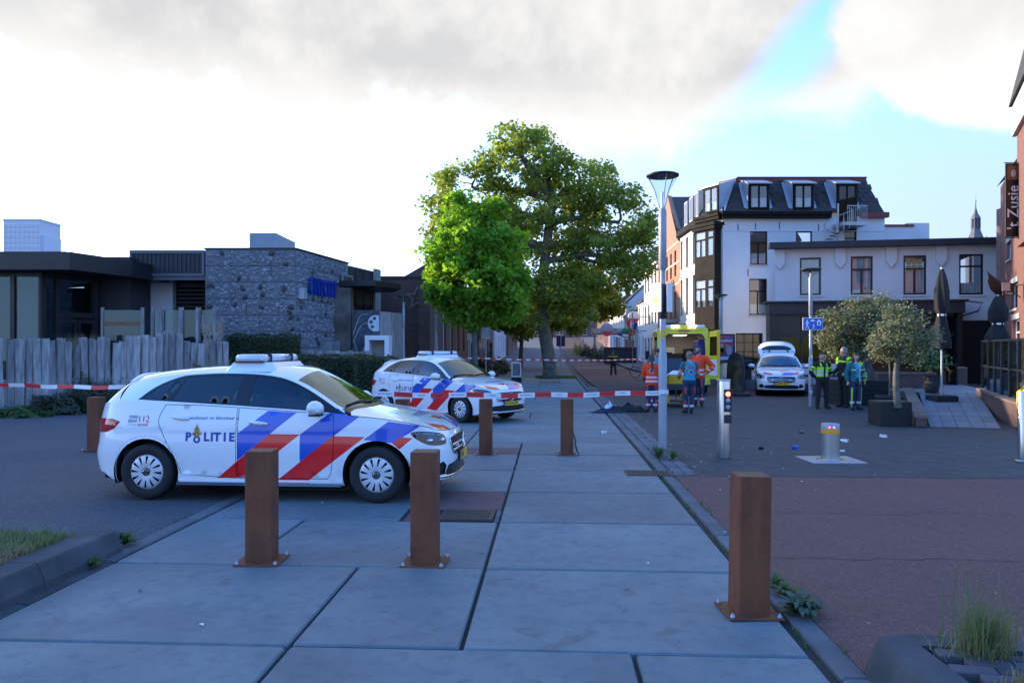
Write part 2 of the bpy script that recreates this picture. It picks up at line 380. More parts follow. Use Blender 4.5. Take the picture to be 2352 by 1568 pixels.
# ------------------------------------------------------------------ shared materials
def make_mats():
 m, nt = newmat('slab'); t = NT(nt); v = t.coord('Object')
 oi = t.n('ObjectInfo'); off = t.n('VectorMath', operation='ADD'); t.l(v, off.inputs[0])
 sc = t.n('VectorMath', operation='SCALE'); cb = t.n('CombineXYZ')
 for i in range(3): t.l(oi.outputs['Random'], cb.inputs[i])
 t.l(cb.outputs[0], sc.inputs[0]); sc.inputs['Scale'].default_value = 37.0; t.l(sc.outputs[0], off.inputs[1]); v2 = off.outputs[0]
 n1 = t.noise(1.3, 8, .62, v2); n2 = t.noise(9, 6, .6, v2); n3 = t.noise(160, 3, .6, v2)
 c = t.mix(t.ramp(n1, .3, .7), (.112, .142, .146), (.158, .190, .190))
 c = t.mix(t.math('MULTIPLY', t.ramp(t.noise(.55, 4, .7, t.coord('Object')), .45, .7), .35), c, (.085, .093, .10)); c = t.mix(t.math('MULTIPLY', t.ramp(n2, .48, .70), .5), c, (.098, .105, .118))
 c = t.mix(t.math('MULTIPLY', t.ramp(n3, .62, .70), .7), c, (.36, .38, .39))
 blot = t.ramp(t.noise(3.1, 3, .45, v2, dist=1.0), .64, .74); c = t.mix(t.math('MULTIPLY', blot, .4), c, (.075, .066, .058))
 hv = t.n('HueSaturation'); t.l(t.math('ADD', t.math('MULTIPLY', oi.outputs['Random'], .24), .88), hv.inputs['Value']); t.l(c, hv.inputs['Color'])
 t.principled(hv.outputs[0], t.math('ADD', t.math('MULTIPLY', n2, .25), .52), 0, t.bump(t.math('ADD', n3, t.math('MULTIPLY', n2, 1.5)), .25, .004))
 pm('red_slab', (.135, .066, .062), .75, col2=(.105, .056, .055), bump=.3, bscale=150, grime=.3, scale=4)
 pm('kerb', (.125, .13, .137), .8, col2=(.09, .095, .1), bump=.4, bscale=90, rand=.16, grime=.45, scale=2.5)
 pm('kerb_dark', (.075, .08, .086), .85, col2=(.045, .05, .052), bump=.5, bscale=70, rand=.12, grime=.6, scale=2.2, grimecol=(.035,.04,.03))
 pm('joint', (.035, .034, .032), .95, col2=(.055, .05, .04), bump=.6, bscale=80, scale=12)
 def asphalt(name, a, b, speck, patch):
  m, nt = newmat(name); t = NT(nt); v = t.coord()
  vo = t.n('TexVoronoi'); vo.inputs['Scale'].default_value = 85; t.l(v, vo.inputs['Vector'])
  n1 = t.noise(.7, 8, .6, v); n2 = t.noise(120, 4, .7, v); n3 = t.noise(6, 6, .6, v)
  c = t.mix(t.ramp(n1, .3, .7), a, b); c = t.mix(t.math('MULTIPLY', t.ramp(n3, .45, .75), .4), c, patch)
  sep = t.n('SeparateColor'); t.l(vo.outputs['Color'], sep.inputs[0])
  c = t.mix(t.math('MULTIPLY', t.ramp(sep.outputs[0], .55, .95), .6), c, speck)
  t.principled(c, .82, 0, t.bump(t.math('ADD', vo.outputs['Distance'], n2), .6, .006)); return m
 asphalt('asphalt', (.045, .048, .055), (.062, .065, .072), (.15, .155, .16), (.036, .038, .043))
 asphalt('red_asphalt', (.116, .044, .034), (.142, .055, .042), (.21, .12, .10), (.080, .034, .027))
 pm('crack', (.018, .015, .014), .95, bump=.5)
 m, nt = newmat('plaza_brick'); t = NT(nt); v = t.coord(); mp = t.n('Mapping'); mp.inputs['Rotation'].default_value = (0, 0, R(42)); t.l(v, mp.inputs[0])
 b = t.n('TexBrick'); t.l(mp.outputs[0], b.inputs['Vector']); b.inputs['Scale'].default_value = 1.0; b.inputs['Brick Width'].default_value = .21; b.inputs['Row Height'].default_value = .085
 b.inputs['Mortar Size'].default_value = .006; b.inputs['Color1'].default_value = (.022,.024,.029,1); b.inputs['Color2'].default_value = (.064,.060,.062,1); b.inputs['Mortar'].default_value = (.03,.029,.027,1)
 n1 = t.noise(.35, 8, .6, v); n3 = t.noise(5, 6, .65, v)
 c = t.mix(t.math('MULTIPLY', t.ramp(n1, .4, .7), .5), b.outputs[0], (.050, .047, .048)); c = t.mix(t.math('MULTIPLY', t.ramp(n3, .55, .75), .35), c, (.075, .066, .054))
 t.principled(c, .78, 0, t.bump(t.math('SUBTRACT', t.math('MULTIPLY', n3, .4), b.outputs['Fac']), .6, .008))
 brickmat('red_clinker', (.078, .037, .034), (.105, .052, .046), (.05, .036, .034), .20, .10, axis='flat')
 brickmat('grey_paver', (.10, .10, .107), (.14, .14, .145), (.06, .06, .06), .30, .30, axis='flat')
 pm('soil', (.06, .05, .04), .95, bump=.6, bscale=20)
 pm('iron', (.085, .062, .05), .6, .5, col2=(.06, .055, .055), bump=.5, bscale=70, scale=8)
 m, nt = newmat('corten'); t = NT(nt); v = t.coord('Object'); oi = t.n('ObjectInfo')
 off = t.n('VectorMath', operation='ADD'); t.l(v, off.inputs[0]); cb = t.n('CombineXYZ'); t.l(t.math('MULTIPLY', oi.outputs['Random'], 31), cb.inputs[0]); t.l(cb.outputs[0], off.inputs[1]); v2 = off.outputs[0]
 st_ = t.n('Mapping'); st_.inputs['Scale'].default_value = (9, 9, 1.6); t.l(v2, st_.inputs[0])
 n1 = t.noise(2.2, 8, .65, v2, dist=.4); n2 = t.noise(1.0, 6, .6, st_.outputs[0]); n3 = t.noise(70, 5, .7, v2)
 c = t.mix(t.ramp(n1, .35, .65), (.185, .056, .020), (.105, .032, .014)); c = t.mix(t.math('MULTIPLY', t.ramp(n2, .42, .75), .7), c, (.225, .078, .026))
 c = t.mix(t.math('MULTIPLY', t.ramp(n3, .52, .72), .55), c, (.042, .022, .016))
 t.principled(c, t.math('ADD', t.math('MULTIPLY', n3, .3), .5), .1, t.bump(n3, .3, .003))
 pm('galv', (.40, .42, .44), .42, .55, var=.18, scale=5, bump=.08, bscale=30, grime=.15)
 pm('lamp_grey', (.30, .325, .36), .45, .25, var=.1, scale=3, grime=.12)
 pm('steel', (.62, .62, .61), .22, 1.0, var=.12, scale=14, stretch=(1, 1, .15))
 pm('dark_metal', (.022, .025, .03), .45, .2, var=.2)
 pm('black_paint', (.012, .013, .015), .42, 0, var=.25, scale=3)
 pm('black_plastic', (.016, .017, .018), .5, 0, var=.2)
 pm('rubber', (.014, .014, .015), .8, 0, var=.25, bump=.2, bscale=50)
 pm('white_paint', (.78, .78, .77), .4, 0, var=.05)
 pm('chrome', (.75, .76, .78), .12, 1.0, var=.04)
 glassmat('clear_glass', (.80, .86, .86), .9, .02, .03)
 glassmat('window_glass', (.12, .13, .14), .55, .03, .06)
 glassmat('shop_glass', (.28, .34, .36), .85, .02, .12)
 emit('red_lamp', (1.0, .03, .015), 9.0); emit('white_lamp', (.92, .96, 1.0), 7.0); emit('amber_lamp', (1.0, .35, .04), 4.0)
 pm('letter_black', (.012, .012, .014), .6); pm('letter_white', (.8, .8, .8), .5); pm('letter_blue', (.012, .055, .32), .45)
 pm('letter_red', (.62, .02, .02), .45); pm('gold', (.42, .25, .07), .45); pm('letter_grey', (.25,.27,.32), .5)
make_mats()
# ------------------------------------------------------------------ ground
def strip_sheet(name, mat, v0, v1, u0, u1, dz, fv0=None, fv1=None, du=6.0):
 """a sheet in the street frame that follows the climb of the ground"""
 mb = MB(); us = [u0]
 while us[-1] < u1 - 1e-6: us.append(min(u1, us[-1] + du))
 vs = []
 for u in us:
  a = v0 if fv0 is None else fv0(u); b = v1 if fv1 is None else fv1(u)
  for v in (a, b):
   x, y = st(v, u); vs.append((x, y, gz(y) + dz))
 mb.add(vs, [(2*i, 2*i+1, 2*i+3, 2*i+2) for i in range(len(us) - 1)], 0, False)
 o = mb.build(name, mat); o['kind'] = 'structure'; return o
def ground():
 mb = MB(); ys = [-60, 0, 62] + [62 + 7 * k for k in range(1, 16)] + [180, 400, 1500, 3500]
 vs = []
 for y in ys:
  for x in (-2500, -300, -40, 0, 40, 300, 2500): vs.append((x, y, gz(y) - .07))
 fs = [(r*7+c, r*7+c+1, r*7+c+8, r*7+c+7) for r in range(len(ys)-1) for c in range(6)]
 mb.add(vs, fs, 0, False); o = mb.build('ground', 'plaza_brick'); o['kind'] = 'structure'
 strip_sheet('asphalt_road', 'asphalt', -45, -3.79, -8, 30, -.012)
 strip_sheet('red_asphalt_road', 'red_asphalt', 1.71, 60, -8, 10.30, -.012)
 strip_sheet('brick_plaza', 'plaza_brick', 1.85, 60, 10.31, 26.0, -.010)
 strip_sheet('red_brick_street', 'red_clinker', 2.06, 60, 26.01, 54, -.012)
 strip_sheet('red_brick_street', 'red_clinker', 2.06, 6.6, 54.01, 175, -.012)
 strip_sheet('light_crossing_band', 'grey_paver', 2.2, 6.6, 63.5, 66.0, .0)
 strip_sheet('far_pavement', 'grey_paver', 6.72, 12, 54.01, 175, .09)
 strip_sheet('side_pavement', 'grey_paver', -9, 1.5, 46.1, 175, -.004)
ground()
SL_ROW0, SL_STEP = 4.27 - 1.575, 1.575
def pavement():
 bed = strip_sheet('pavement_bed', 'joint', -3.8, 1.85, 1.0, 46, -.035)
 rowsplit = {0: (-3.6, -1.55, .48, 1.5), 1: (-3.6, -1.55, -.526, 1.5), 2: (-3.6, -2.53, -.526, 1.5), 3: (-3.6, -1.55, -.526, 1.5),
    4: (-3.6, -2.53, -.526, 1.5), 5: (-3.6, -1.55, -.526, 1.5), 6: (-3.6, -1.55, -.526, .46, 1.5)}
 r = random.Random(3)
 def slab(name, v0, v1, u0, u1, mat, g=.014, dz=0.0):
  mb = MB(); cx, cy = (v0+v1)/2, (u0+u1)/2
  mb.cbox(v0+g-cx, v1-g-cx, u0+g-cy, u1-g-cy, -.06, 0, .012)
  x, y = st(cx, cy)
  o = mb.build(name, mat, bed, (x, y, dz), STREET_A)
  o.rotation_euler = (r.uniform(-.0016, .0016), r.uniform(-.0016, .0016), STREET_A); return o
 for k in range(28):
  u0 = SL_ROW0 + k * SL_STEP; u1 = u0 + SL_STEP
  if u1 > 46: break
  sp = rowsplit.get(k) or r.choice([(-3.6, -1.55, -.526, 1.5), (-3.6, -2.53, -.526, 1.5), (-3.6, -1.55, .48, 1.5), (-3.6, -2.53, -.526, .48, 1.5)])
  for a, b in zip(sp, sp[1:]):
   dz = r.uniform(-.006, .004)
   if k == 3 and abs(a + 1.55) < .01:
    slab('red_slab', a + .02, b, u0 + .56, u1, 'red_slab'); slab('red_slab', a + .02, a + .36, u0, u0 + .55, 'red_slab')
    slab('slab_piece', b - .06, b, u0, u0 + .55, 'kerb', .005); continue
   if k == 6 and abs(a + 1.55) < .01:
    slab('red_slab', a, b, u0, u0 + .8, 'red_slab'); slab('slab', a, b, u0 + .8, u1, 'slab', dz=dz); continue
   if k > 7 and r.random() < .12 and b - a < 1.2: slab('red_slab', a, b, u0, u1, 'red_slab', dz=dz); continue
   slab('slab', a, b, u0, u1, 'slab', dz=dz)
 def stone_row(name, v0, v1, u0, u1, ln, mat, top=0.0, c=.012, skip=None):
  mb = MB(); mb.cbox(-(v1-v0)/2, (v1-v0)/2, -ln/2 + .004, ln/2 - .004, -.09, 0, c); me = mb.mesh(name, mat)
  u = u0
  while u + ln <= u1 + .01:
   if not (skip and skip(u)):
    x, y = st((v0+v1)/2, u + ln/2); o = obj_from(name, me, bed, (x, y, gz(y) + top + r.uniform(-.004, .004)), STREET_A + r.uniform(-.004, .004))
   u += ln
 stone_row('kerb_stone', 1.555, 1.705, 2.0, 46, 1.0, 'kerb', 0.0)
 stone_row('edge_paver', 1.72, 1.90, 10.34, 34, .6, 'kerb', -.003)
 stone_row('edge_paver', 1.905, 2.05, 10.34, 34, .6, 'kerb', -.003)
 stone_row('kerb_stone', -3.785, -3.625, 5.9, 14.9, 1.0, 'kerb', 0.0)
 stone_row('gutter_stone', -3.785, -3.625, 1.9, 5.9, 1.0, 'kerb_dark', -.012)
 far = strip_sheet('far_kerb', 'kerb', 6.58, 6.73, 54, 175, .10)
pavement()
def cover(name, label, x0, x1, y0, y1, ribs, rz=STREET_A):
 cx, cy = (x0+x1)/2, (y0+y1)/2; w, d = x1-x0, y1-y0
 t = thing(name, label, 'manhole cover', (cx, cy, .004), rz)
 mb = MB(); mb.cbox(-w/2, w/2, -d/2, d/2, -.05, .004, .006); mb.build('frame', 'iron', t)
 mb = MB(); n = ribs
 for i in range(n):
  for j in range(5):
   a = -w/2 + .035 + (w-.07) * i / n; b = -d/2 + .035 + (d-.07) * j / 5
   mb.box(a, a + (w-.07)/n*.62, b, b + (d-.07)/5*.6, .004, .010)
 o = mb.build('tread_ribs', 'iron', t); o['kind'] = 'stuff'; return t
_a = st(-1.17, 7.70); cover('manhole_cover', 'rusty ribbed manhole cover set in the reddish slab by the nearer car', _a[0]+.02, _a[0]+.58, _a[1]-.24, _a[1]+.25, 14)
_a = st(1.36, 10.42); cover('drain_cover', 'rusty slotted drain cover straddling the kerb near the tall lamp post', _a[0]-.30, _a[0]+.36, _a[1]-.22, _a[1]+.22, 12)
def cracks():
 road = bpy.data.objects['red_asphalt_road']
 for (pts, w) in (([(1700, 1176), (1850, 1175), (2000, 1178), (2090, 1180), (2130, 1174), (2230, 1176), (2380, 1182)], .012),
      ([(1690, 1279), (1850, 1278), (2000, 1281), (2160, 1280), (2380, 1288)], .012),
      ([(2090, 1180), (2150, 1190), (2190, 1200)], .006)):
  g = [gp(*p) for p in pts]; g = spline(g, 8); mb = MB(); vs = []
  for i, p in enumerate(g):
   j = mnoise.noise(Vector((p[0]*4, p[1]*4, 1))) * .05 + mnoise.noise(Vector((p[0]*17, 5, 1))) * .02
   ww = w * (.5 + .9 * abs(mnoise.noise(Vector((p[0]*6, 9, 3)))))
   vs += [(p[0], p[1] + j - ww/2, -.0085), (p[0], p[1] + j + ww/2, -.0085)]
  mb.add(vs, [(2*i, 2*i+2, 2*i+3, 2*i+1) for i in range(len(g)-1)]); mb.build('crack', 'crack', road)
cracks()
def islands():
 t = thing('traffic_island', 'raised grass island with concrete kerb left of the nearer police car', 'traffic island', (-3.7, 5.9, 0));
 def lp(x, y, z): return (x + 3.7, y - 5.9, z)
 v0 = -3.62 - .06
 def kp(v, u): return st(v, u)
 r = random.Random(5)
 edge = [(-3.72, -2.0), (-3.72, 1.0), (-3.72, 2.6), (-3.72, 4.2), (-3.72, 5.2), (-3.71, 6.17)]
 for (a, b) in zip(edge, edge[1:]):
  mb = MB(); prof = [(0, -.05), (0, .04), (-.05, .165), (-.065, .18), (-.30, .185), (-.31, -.05)]
  rs = []
  for (v, u) in (a, b):
   uu = u + (.004 if u == a[1] else -.004); ring = []
   for (dv, z) in prof:
    x, y = kp(v + dv, uu); ring.append(lp(x, y, z))
   rs.append(ring)
  mb.rings(rs, True, 0, False); mb.build('kerb_stone', 'kerb_dark', t)
 mb = MB(); prof = [(0, -.05), (0, .04), (-.03, .16), (-.20, .17), (-.21, -.05)]; rs = []
 for v in (-4.02, -9.0):
  ring = []
  for (du, z) in prof: x, y = kp(v, 6.18 + du); ring.append(lp(x, y, z))
  rs.append(ring)
 mb.rings(rs, True, 0, False); mb.build('kerb_stone', 'kerb_dark', t)
 mb = MB(); q = [kp(-4.02, -2), kp(-4.02, 6.0), kp(-9, 6.0), kp(-9, -2)]
 mb.add([lp(x, y, .17) for x, y in q], [(0, 1, 2, 3)]); mb.build('turf', 'soil', t)
 t = thing('paved_island', 'raised concrete kerb island with dark paving bricks and grass tuft, bottom right', 'traffic island', (2.3, 3.6, 0))
 outer = densify([(1.90, 1.5), (1.955, 3.90), (1.985, 3.985), (2.06, 4.02), (2.20, 4.03), (4.4, 3.66)], .16, False)
 def inset(pts, d):
  o = []
  for i, p in enumerate(pts):
   a = pts[max(0, i-1)]; b = pts[min(len(pts)-1, i+1)]
   tx, ty = b[0]-a[0], b[1]-a[1]; l = math.hypot(tx, ty); o.append((p[0] + ty/l*d, p[1] - tx/l*d))
  return o
 o0 = inset(outer, -.07); o1 = inset(outer, .0); o2 = inset(outer, .025); o3 = inset(outer, .19)
 brk = [0, 6, 12, 19, 25, len(outer) - 1]
 for a, b in zip(brk, brk[1:]):
  mb = MB(); rs = []
  for i in range(a, b + 1):
   rs.append([(p[0]-2.3, p[1]-3.6, z) for p, z in ((o0[i], -.03), (o1[i], .16), (o2[i], .197), (o3[i], .203), (o3[i], -.03))])
  mb.rings(rs, True, 0, False); mb.build('kerb_stone', 'kerb_dark', t)
 mb = MB(); mb.add([(p[0]-2.3, p[1]-3.6, .165) for p in o3] + [(2.1, -2.1, .165)], [tuple(range(len(o3) + 1))]); mb.build('bed', 'joint', t)
 pm('island_brick', (.085, .075, .078), .8, col2=(.06, .055, .06), bump=.5, bscale=60, rand=.28, grime=.35, scale=6)
 mb = MB(); mb.cbox(-.104, .104, -.044, .044, 0, .045, .006); me = mb.mesh('brick', 'island_brick')
 ang = R(-12); n = 0
 for i in range(-14, 16):
  for j in range(-22, 12):
   u = i * .215 + (j % 2) * .107; w = j * .094
   x = 2.75 + u * math.cos(ang) - w * math.sin(ang); y = 3.35 + u * math.sin(ang) + w * math.cos(ang)
   if y < 2.3 or x > 3.9: continue
   inside = all(inpoly(x + dx, y + dy, o3 + [(4.4, 1.5)]) for dx in (-.09, .09) for dy in (-.05, .05))
   if inside and n < 300:
    b = obj_from('brick', me, t, (x - 2.3, y - 3.6, .158 + r.uniform(-.004, .006)), ang + r.uniform(-.015, .015)); n += 1
islands()
# ------------------------------------------------------------------ rusty steel bollards
def bollards():
 t0 = thing('steel_bollard', 'rusty square steel bollard', 'bollard', group='rusty square steel bollards')
 mb = MB(); mb.cbox(-.105, .105, -.105, .105, .012, .92, .006); mb.build('post', 'corten', t0)
 mb = MB(); mb.cbox(-.18, .18, -.165, .165, 0, .014, .004); mb.build('base_plate', 'corten', t0)
 for sx in (-1, 1):
  for sy in (-1, 1):
   mb = MB(); mb.lathe([(.016, 0), (.016, .012), (.009, .014), (.009, .024), (.001, .025)], 8, (sx*.155, sy*.14, .014)); mb.build('bolt', 'galv', t0)
 G = 'rusty square steel bollards'
 spots = [((602, 1287), 'rusty steel bollard in front of the nearer police car\'s front door', .04),
    ((977, 1291), 'rusty steel bollard in front of the nearer police car\'s nose', -.02),
    ((1719, 1404), 'nearest rusty steel bollard at the edge of the red asphalt road', .09),
    ((1116, 1043), 'rusty steel bollard standing before the second police car\'s grille', .0),
    ((1302, 1043), 'rusty steel bollard alone in the middle of the slab pavement', .01),
    ((925, 1043), 'rusty steel bollard mostly hidden between the two police cars', .0),
    ((221, 1033), 'rusty steel bollard behind the tail of the nearer police car', .05)]
 for i, (p, lab, rz) in enumerate(spots):
  o = t0 if i == 0 else copy_tree(t0); x, y = gp(*p)
  o.location = (x, y, 0); o.rotation_euler = (0, R(.9) if i == 2 else 0, STREET_A + rz); o['label'] = lab
bollards()
# ------------------------------------------------------------------ buildings
def bmats():
 glassmat('cafe_glass', (.30, .36, .38), .38, .10, .05, (.7, .85, 1.0))
 glassmat('curtain_glass', (.82, .86, .88), .85, .02, .05); glassmat('pavilion_glass', (.50, .60, .63), .9, .015, .05, (.6, .82, .95))
 pm('white_wall', (.58, .59, .60), .8, var=.08, scale=.6, bump=.3, bscale=25, grime=.16, grimecol=(.2, .2, .19))
 pm('cream_wall', (.66, .62, .54), .8, var=.06, scale=.6, bump=.25, bscale=25, grime=.12)
 pm('grey_wall', (.34, .33, .31), .85, var=.12, scale=.8, bump=.2, grime=.3)
 pm('beige_wall', (.52, .45, .34), .85, var=.1, scale=.8, bump=.2, grime=.25)
 brickmat('brown_brick', (.095, .050, .042), (.135, .070, .058), (.075, .065, .06))
 brickmat('brown_brick_y', (.12, .062, .05), (.16, .085, .07), (.085, .075, .07))
 brickmat('orange_brick', (.34, .125, .06), (.42, .17, .085), (.30, .24, .19), axis='xy')
 brickmat('red_brick', (.17, .056, .040), (.225, .080, .055), (.16, .14, .13))
 pm('panel_concrete', (.17, .175, .185), .9, col2=(.125, .13, .14), bump=.7, bscale=35, bdist=.012, rand=.12, grime=.5, scale=2.5)
 pm('pebble', (.27, .285, .31), .8, col2=(.14, .145, .16), scale=3.5, bump=.3, bscale=40, rand=0)
 pm('boulder_dark', (.035, .036, .04), .7, col2=(.06, .055, .055), scale=6, bump=.3, rand=.3)
 pm('dark_clad', (.022, .026, .034), .55, var=.2, bump=.05); pm('dark_frame', (.012, .013, .016), .4, var=.2)
 pm('black_brown', (.013, .011, .010), .75, var=.2, spec=.15); pm('zinc', (.34, .37, .41), .5, .3, var=.12, scale=4)
 pm('roof_dark', (.035, .036, .04), .8, var=.2, bump=.2); pm('tile_brown', (.050, .040, .036), .7, col2=(.032, .028, .027), rand=.25, bump=.3, bscale=30)
 pm('tile_blue', (.03, .035, .05), .6, var=.2); pm('tile_red', (.16, .06, .04), .8, var=.2)
 pm('red_trim', (.16, .025, .022), .6); pm('curtain', (.62, .62, .60), .9, var=.1, scale=6); pm('blind', (.50, .52, .56), .6, var=.05)
 pm('wood_grey', (.40, .38, .36), .9, col2=(.20, .185, .18), bump=.8, bscale=9, bdist=.014, rand=.34, scale=5, stretch=(3, 3, .35), grime=.35)
 pm('stone_light', (.42, .41, .39), .8, var=.12, bump=.2); pm('yellow_glass', (.30, .24, .09), .3)
bmats()
def wall_local(mb, w, h, holes, depth=.25, mi=0, mr=None):
 """upright wall x 0..w, z 0..h, outer face at y=0, with rectangular holes (x0, x1, z0, z1) and reveals"""
 xs = sorted({0.0, w} | {q for o in holes for q in o[:2]}); zs = sorted({0.0, h} | {q for o in holes for q in o[2:4]})
 for i in range(len(xs)-1):
  for j in range(len(zs)-1):
   cx, cz = (xs[i]+xs[i+1])/2, (zs[j]+zs[j+1])/2
   if any(o[0] < cx < o[1] and o[2] < cz < o[3] for o in holes): continue
   mb.add([(xs[i],0,zs[j]),(xs[i+1],0,zs[j]),(xs[i+1],0,zs[j+1]),(xs[i],0,zs[j+1])], [(0,1,2,3)], mi)
 for o in holes:
  a, b, c, d = o[:4]; D = depth
  mb.add([(a,0,c),(a,0,d),(a,D,d),(a,D,c),(b,0,c),(b,0,d),(b,D,d),(b,D,c)], [(0,1,2,3),(7,6,5,4),(1,5,6,2),(0,3,7,4)], mi if mr is None else mr)
def place(parent, o, p, z, rz):
 o.parent = parent; o.location = (p[0]-parent.location.x, p[1]-parent.location.y, z-parent.location.z); o.rotation_euler = (0, 0, rz - parent.rotation_euler.z); return o
def window(parent, p, z, rz, x0, x1, z0, z1, style='cross', frame='dark_frame', glass='window_glass', fw=.07, inset=.10, curtain=None, sill=None, name='window'):
 """window object standing in an opening of the wall that starts at p and runs along rz"""
 w, h = x1-x0, z1-z0; mb = MB(); y0, y1 = inset, inset + .06
 mb.box(0, w, y0, y1, 0, fw); mb.box(0, w, y0, y1, h-fw, h); mb.box(0, fw, y0, y1, fw, h-fw); mb.box(w-fw, w, y0, y1, fw, h-fw)
 if style in ('cross', 't'):
  zt = h * .66; mb.box(fw, w-fw, y0+.003, y1-.003, zt-fw/2, zt+fw/2); mb.box(w/2-fw/2, w/2+fw/2, y0+.005, y1-.005, fw, zt-fw/2)
 if style == 'double': mb.box(w/2-fw/2, w/2+fw/2, y0+.003, y1-.003, fw, h-fw)
 if style == 'transom': mb.box(fw, w-fw, y0+.003, y1-.003, h*.7-fw/2, h*.7+fw/2)
 if style == 'grid':
  for k in range(1, 3): mb.box(w*k/3-fw*.3, w*k/3+fw*.3, y0+.003, y1-.003, fw, h-fw)
  for k in range(1, 4): mb.box(fw, w-fw, y0+.005, y1-.005, h*k/4-fw*.3, h*k/4+fw*.3)
 c, s = math.cos(rz), math.sin(rz); q = (p[0] + x0*c, p[1] + x0*s)
 o = place(parent, mb.build(name, frame), q, z + z0, rz)
 g = MB(); g.box(fw*.5, w-fw*.5, y0+.025, y0+.035, fw*.5, h-fw*.5); g.build('pane', glass, o)
 if curtain:
  o.children[0].data.materials[0] = M['curtain_glass']
  g = MB(); ch = h*curtain; n = 14
  for k in range(n):
   a, b = fw + (w-2*fw)*k/n, fw + (w-2*fw)*(k+1)/n; yy = y0 + .07 + .03*(k % 2); y2 = y0 + .07 + .03*((k+1) % 2)
   g.add([(a, yy, fw), (b, y2, fw), (b, y2, ch), (a, yy, ch)], [(0, 1, 2, 3)])
  g.build('curtain', 'curtain', o)
 if sill:
  g = MB(); g.box(-.06, w+.06, -.06, y0, -.09, 0); g.build('sill', sill, o)
 return o
def facade(parent, p0, p1, z0, z1, wins, mat, name='wall', depth=.25, **kw):
 """wins: (x0, x1, z0, z1, options)  in wall metres; z from z0 of the wall"""
 dx, dy = p1[0]-p0[0], p1[1]-p0[1]; w = math.hypot(dx, dy); rz = math.atan2(dy, dx)
 mb = MB(); wall_local(mb, w, z1-z0, [q[:4] for q in wins], depth); o = place(parent, mb.build(name, mat), p0, z0, rz)
 for q in wins:
  k = dict(kw);
  if len(q) > 4: k.update(q[4])
  window(parent, p0, z0, rz, *q[:4], **k)
 return o
def parts(parent, name, mat, boxes, p=(0, 0), z=0.0, rz=0.0):
 for b in boxes: part(parent, name, mat, lambda mb: mb.box(*b), p, z, rz)
def part(parent, name, mats, fn, p=(0, 0), z=0.0, rz=0.0):
 mb = MB(); fn(mb); return place(parent, mb.build(name, mats), p, z, rz)
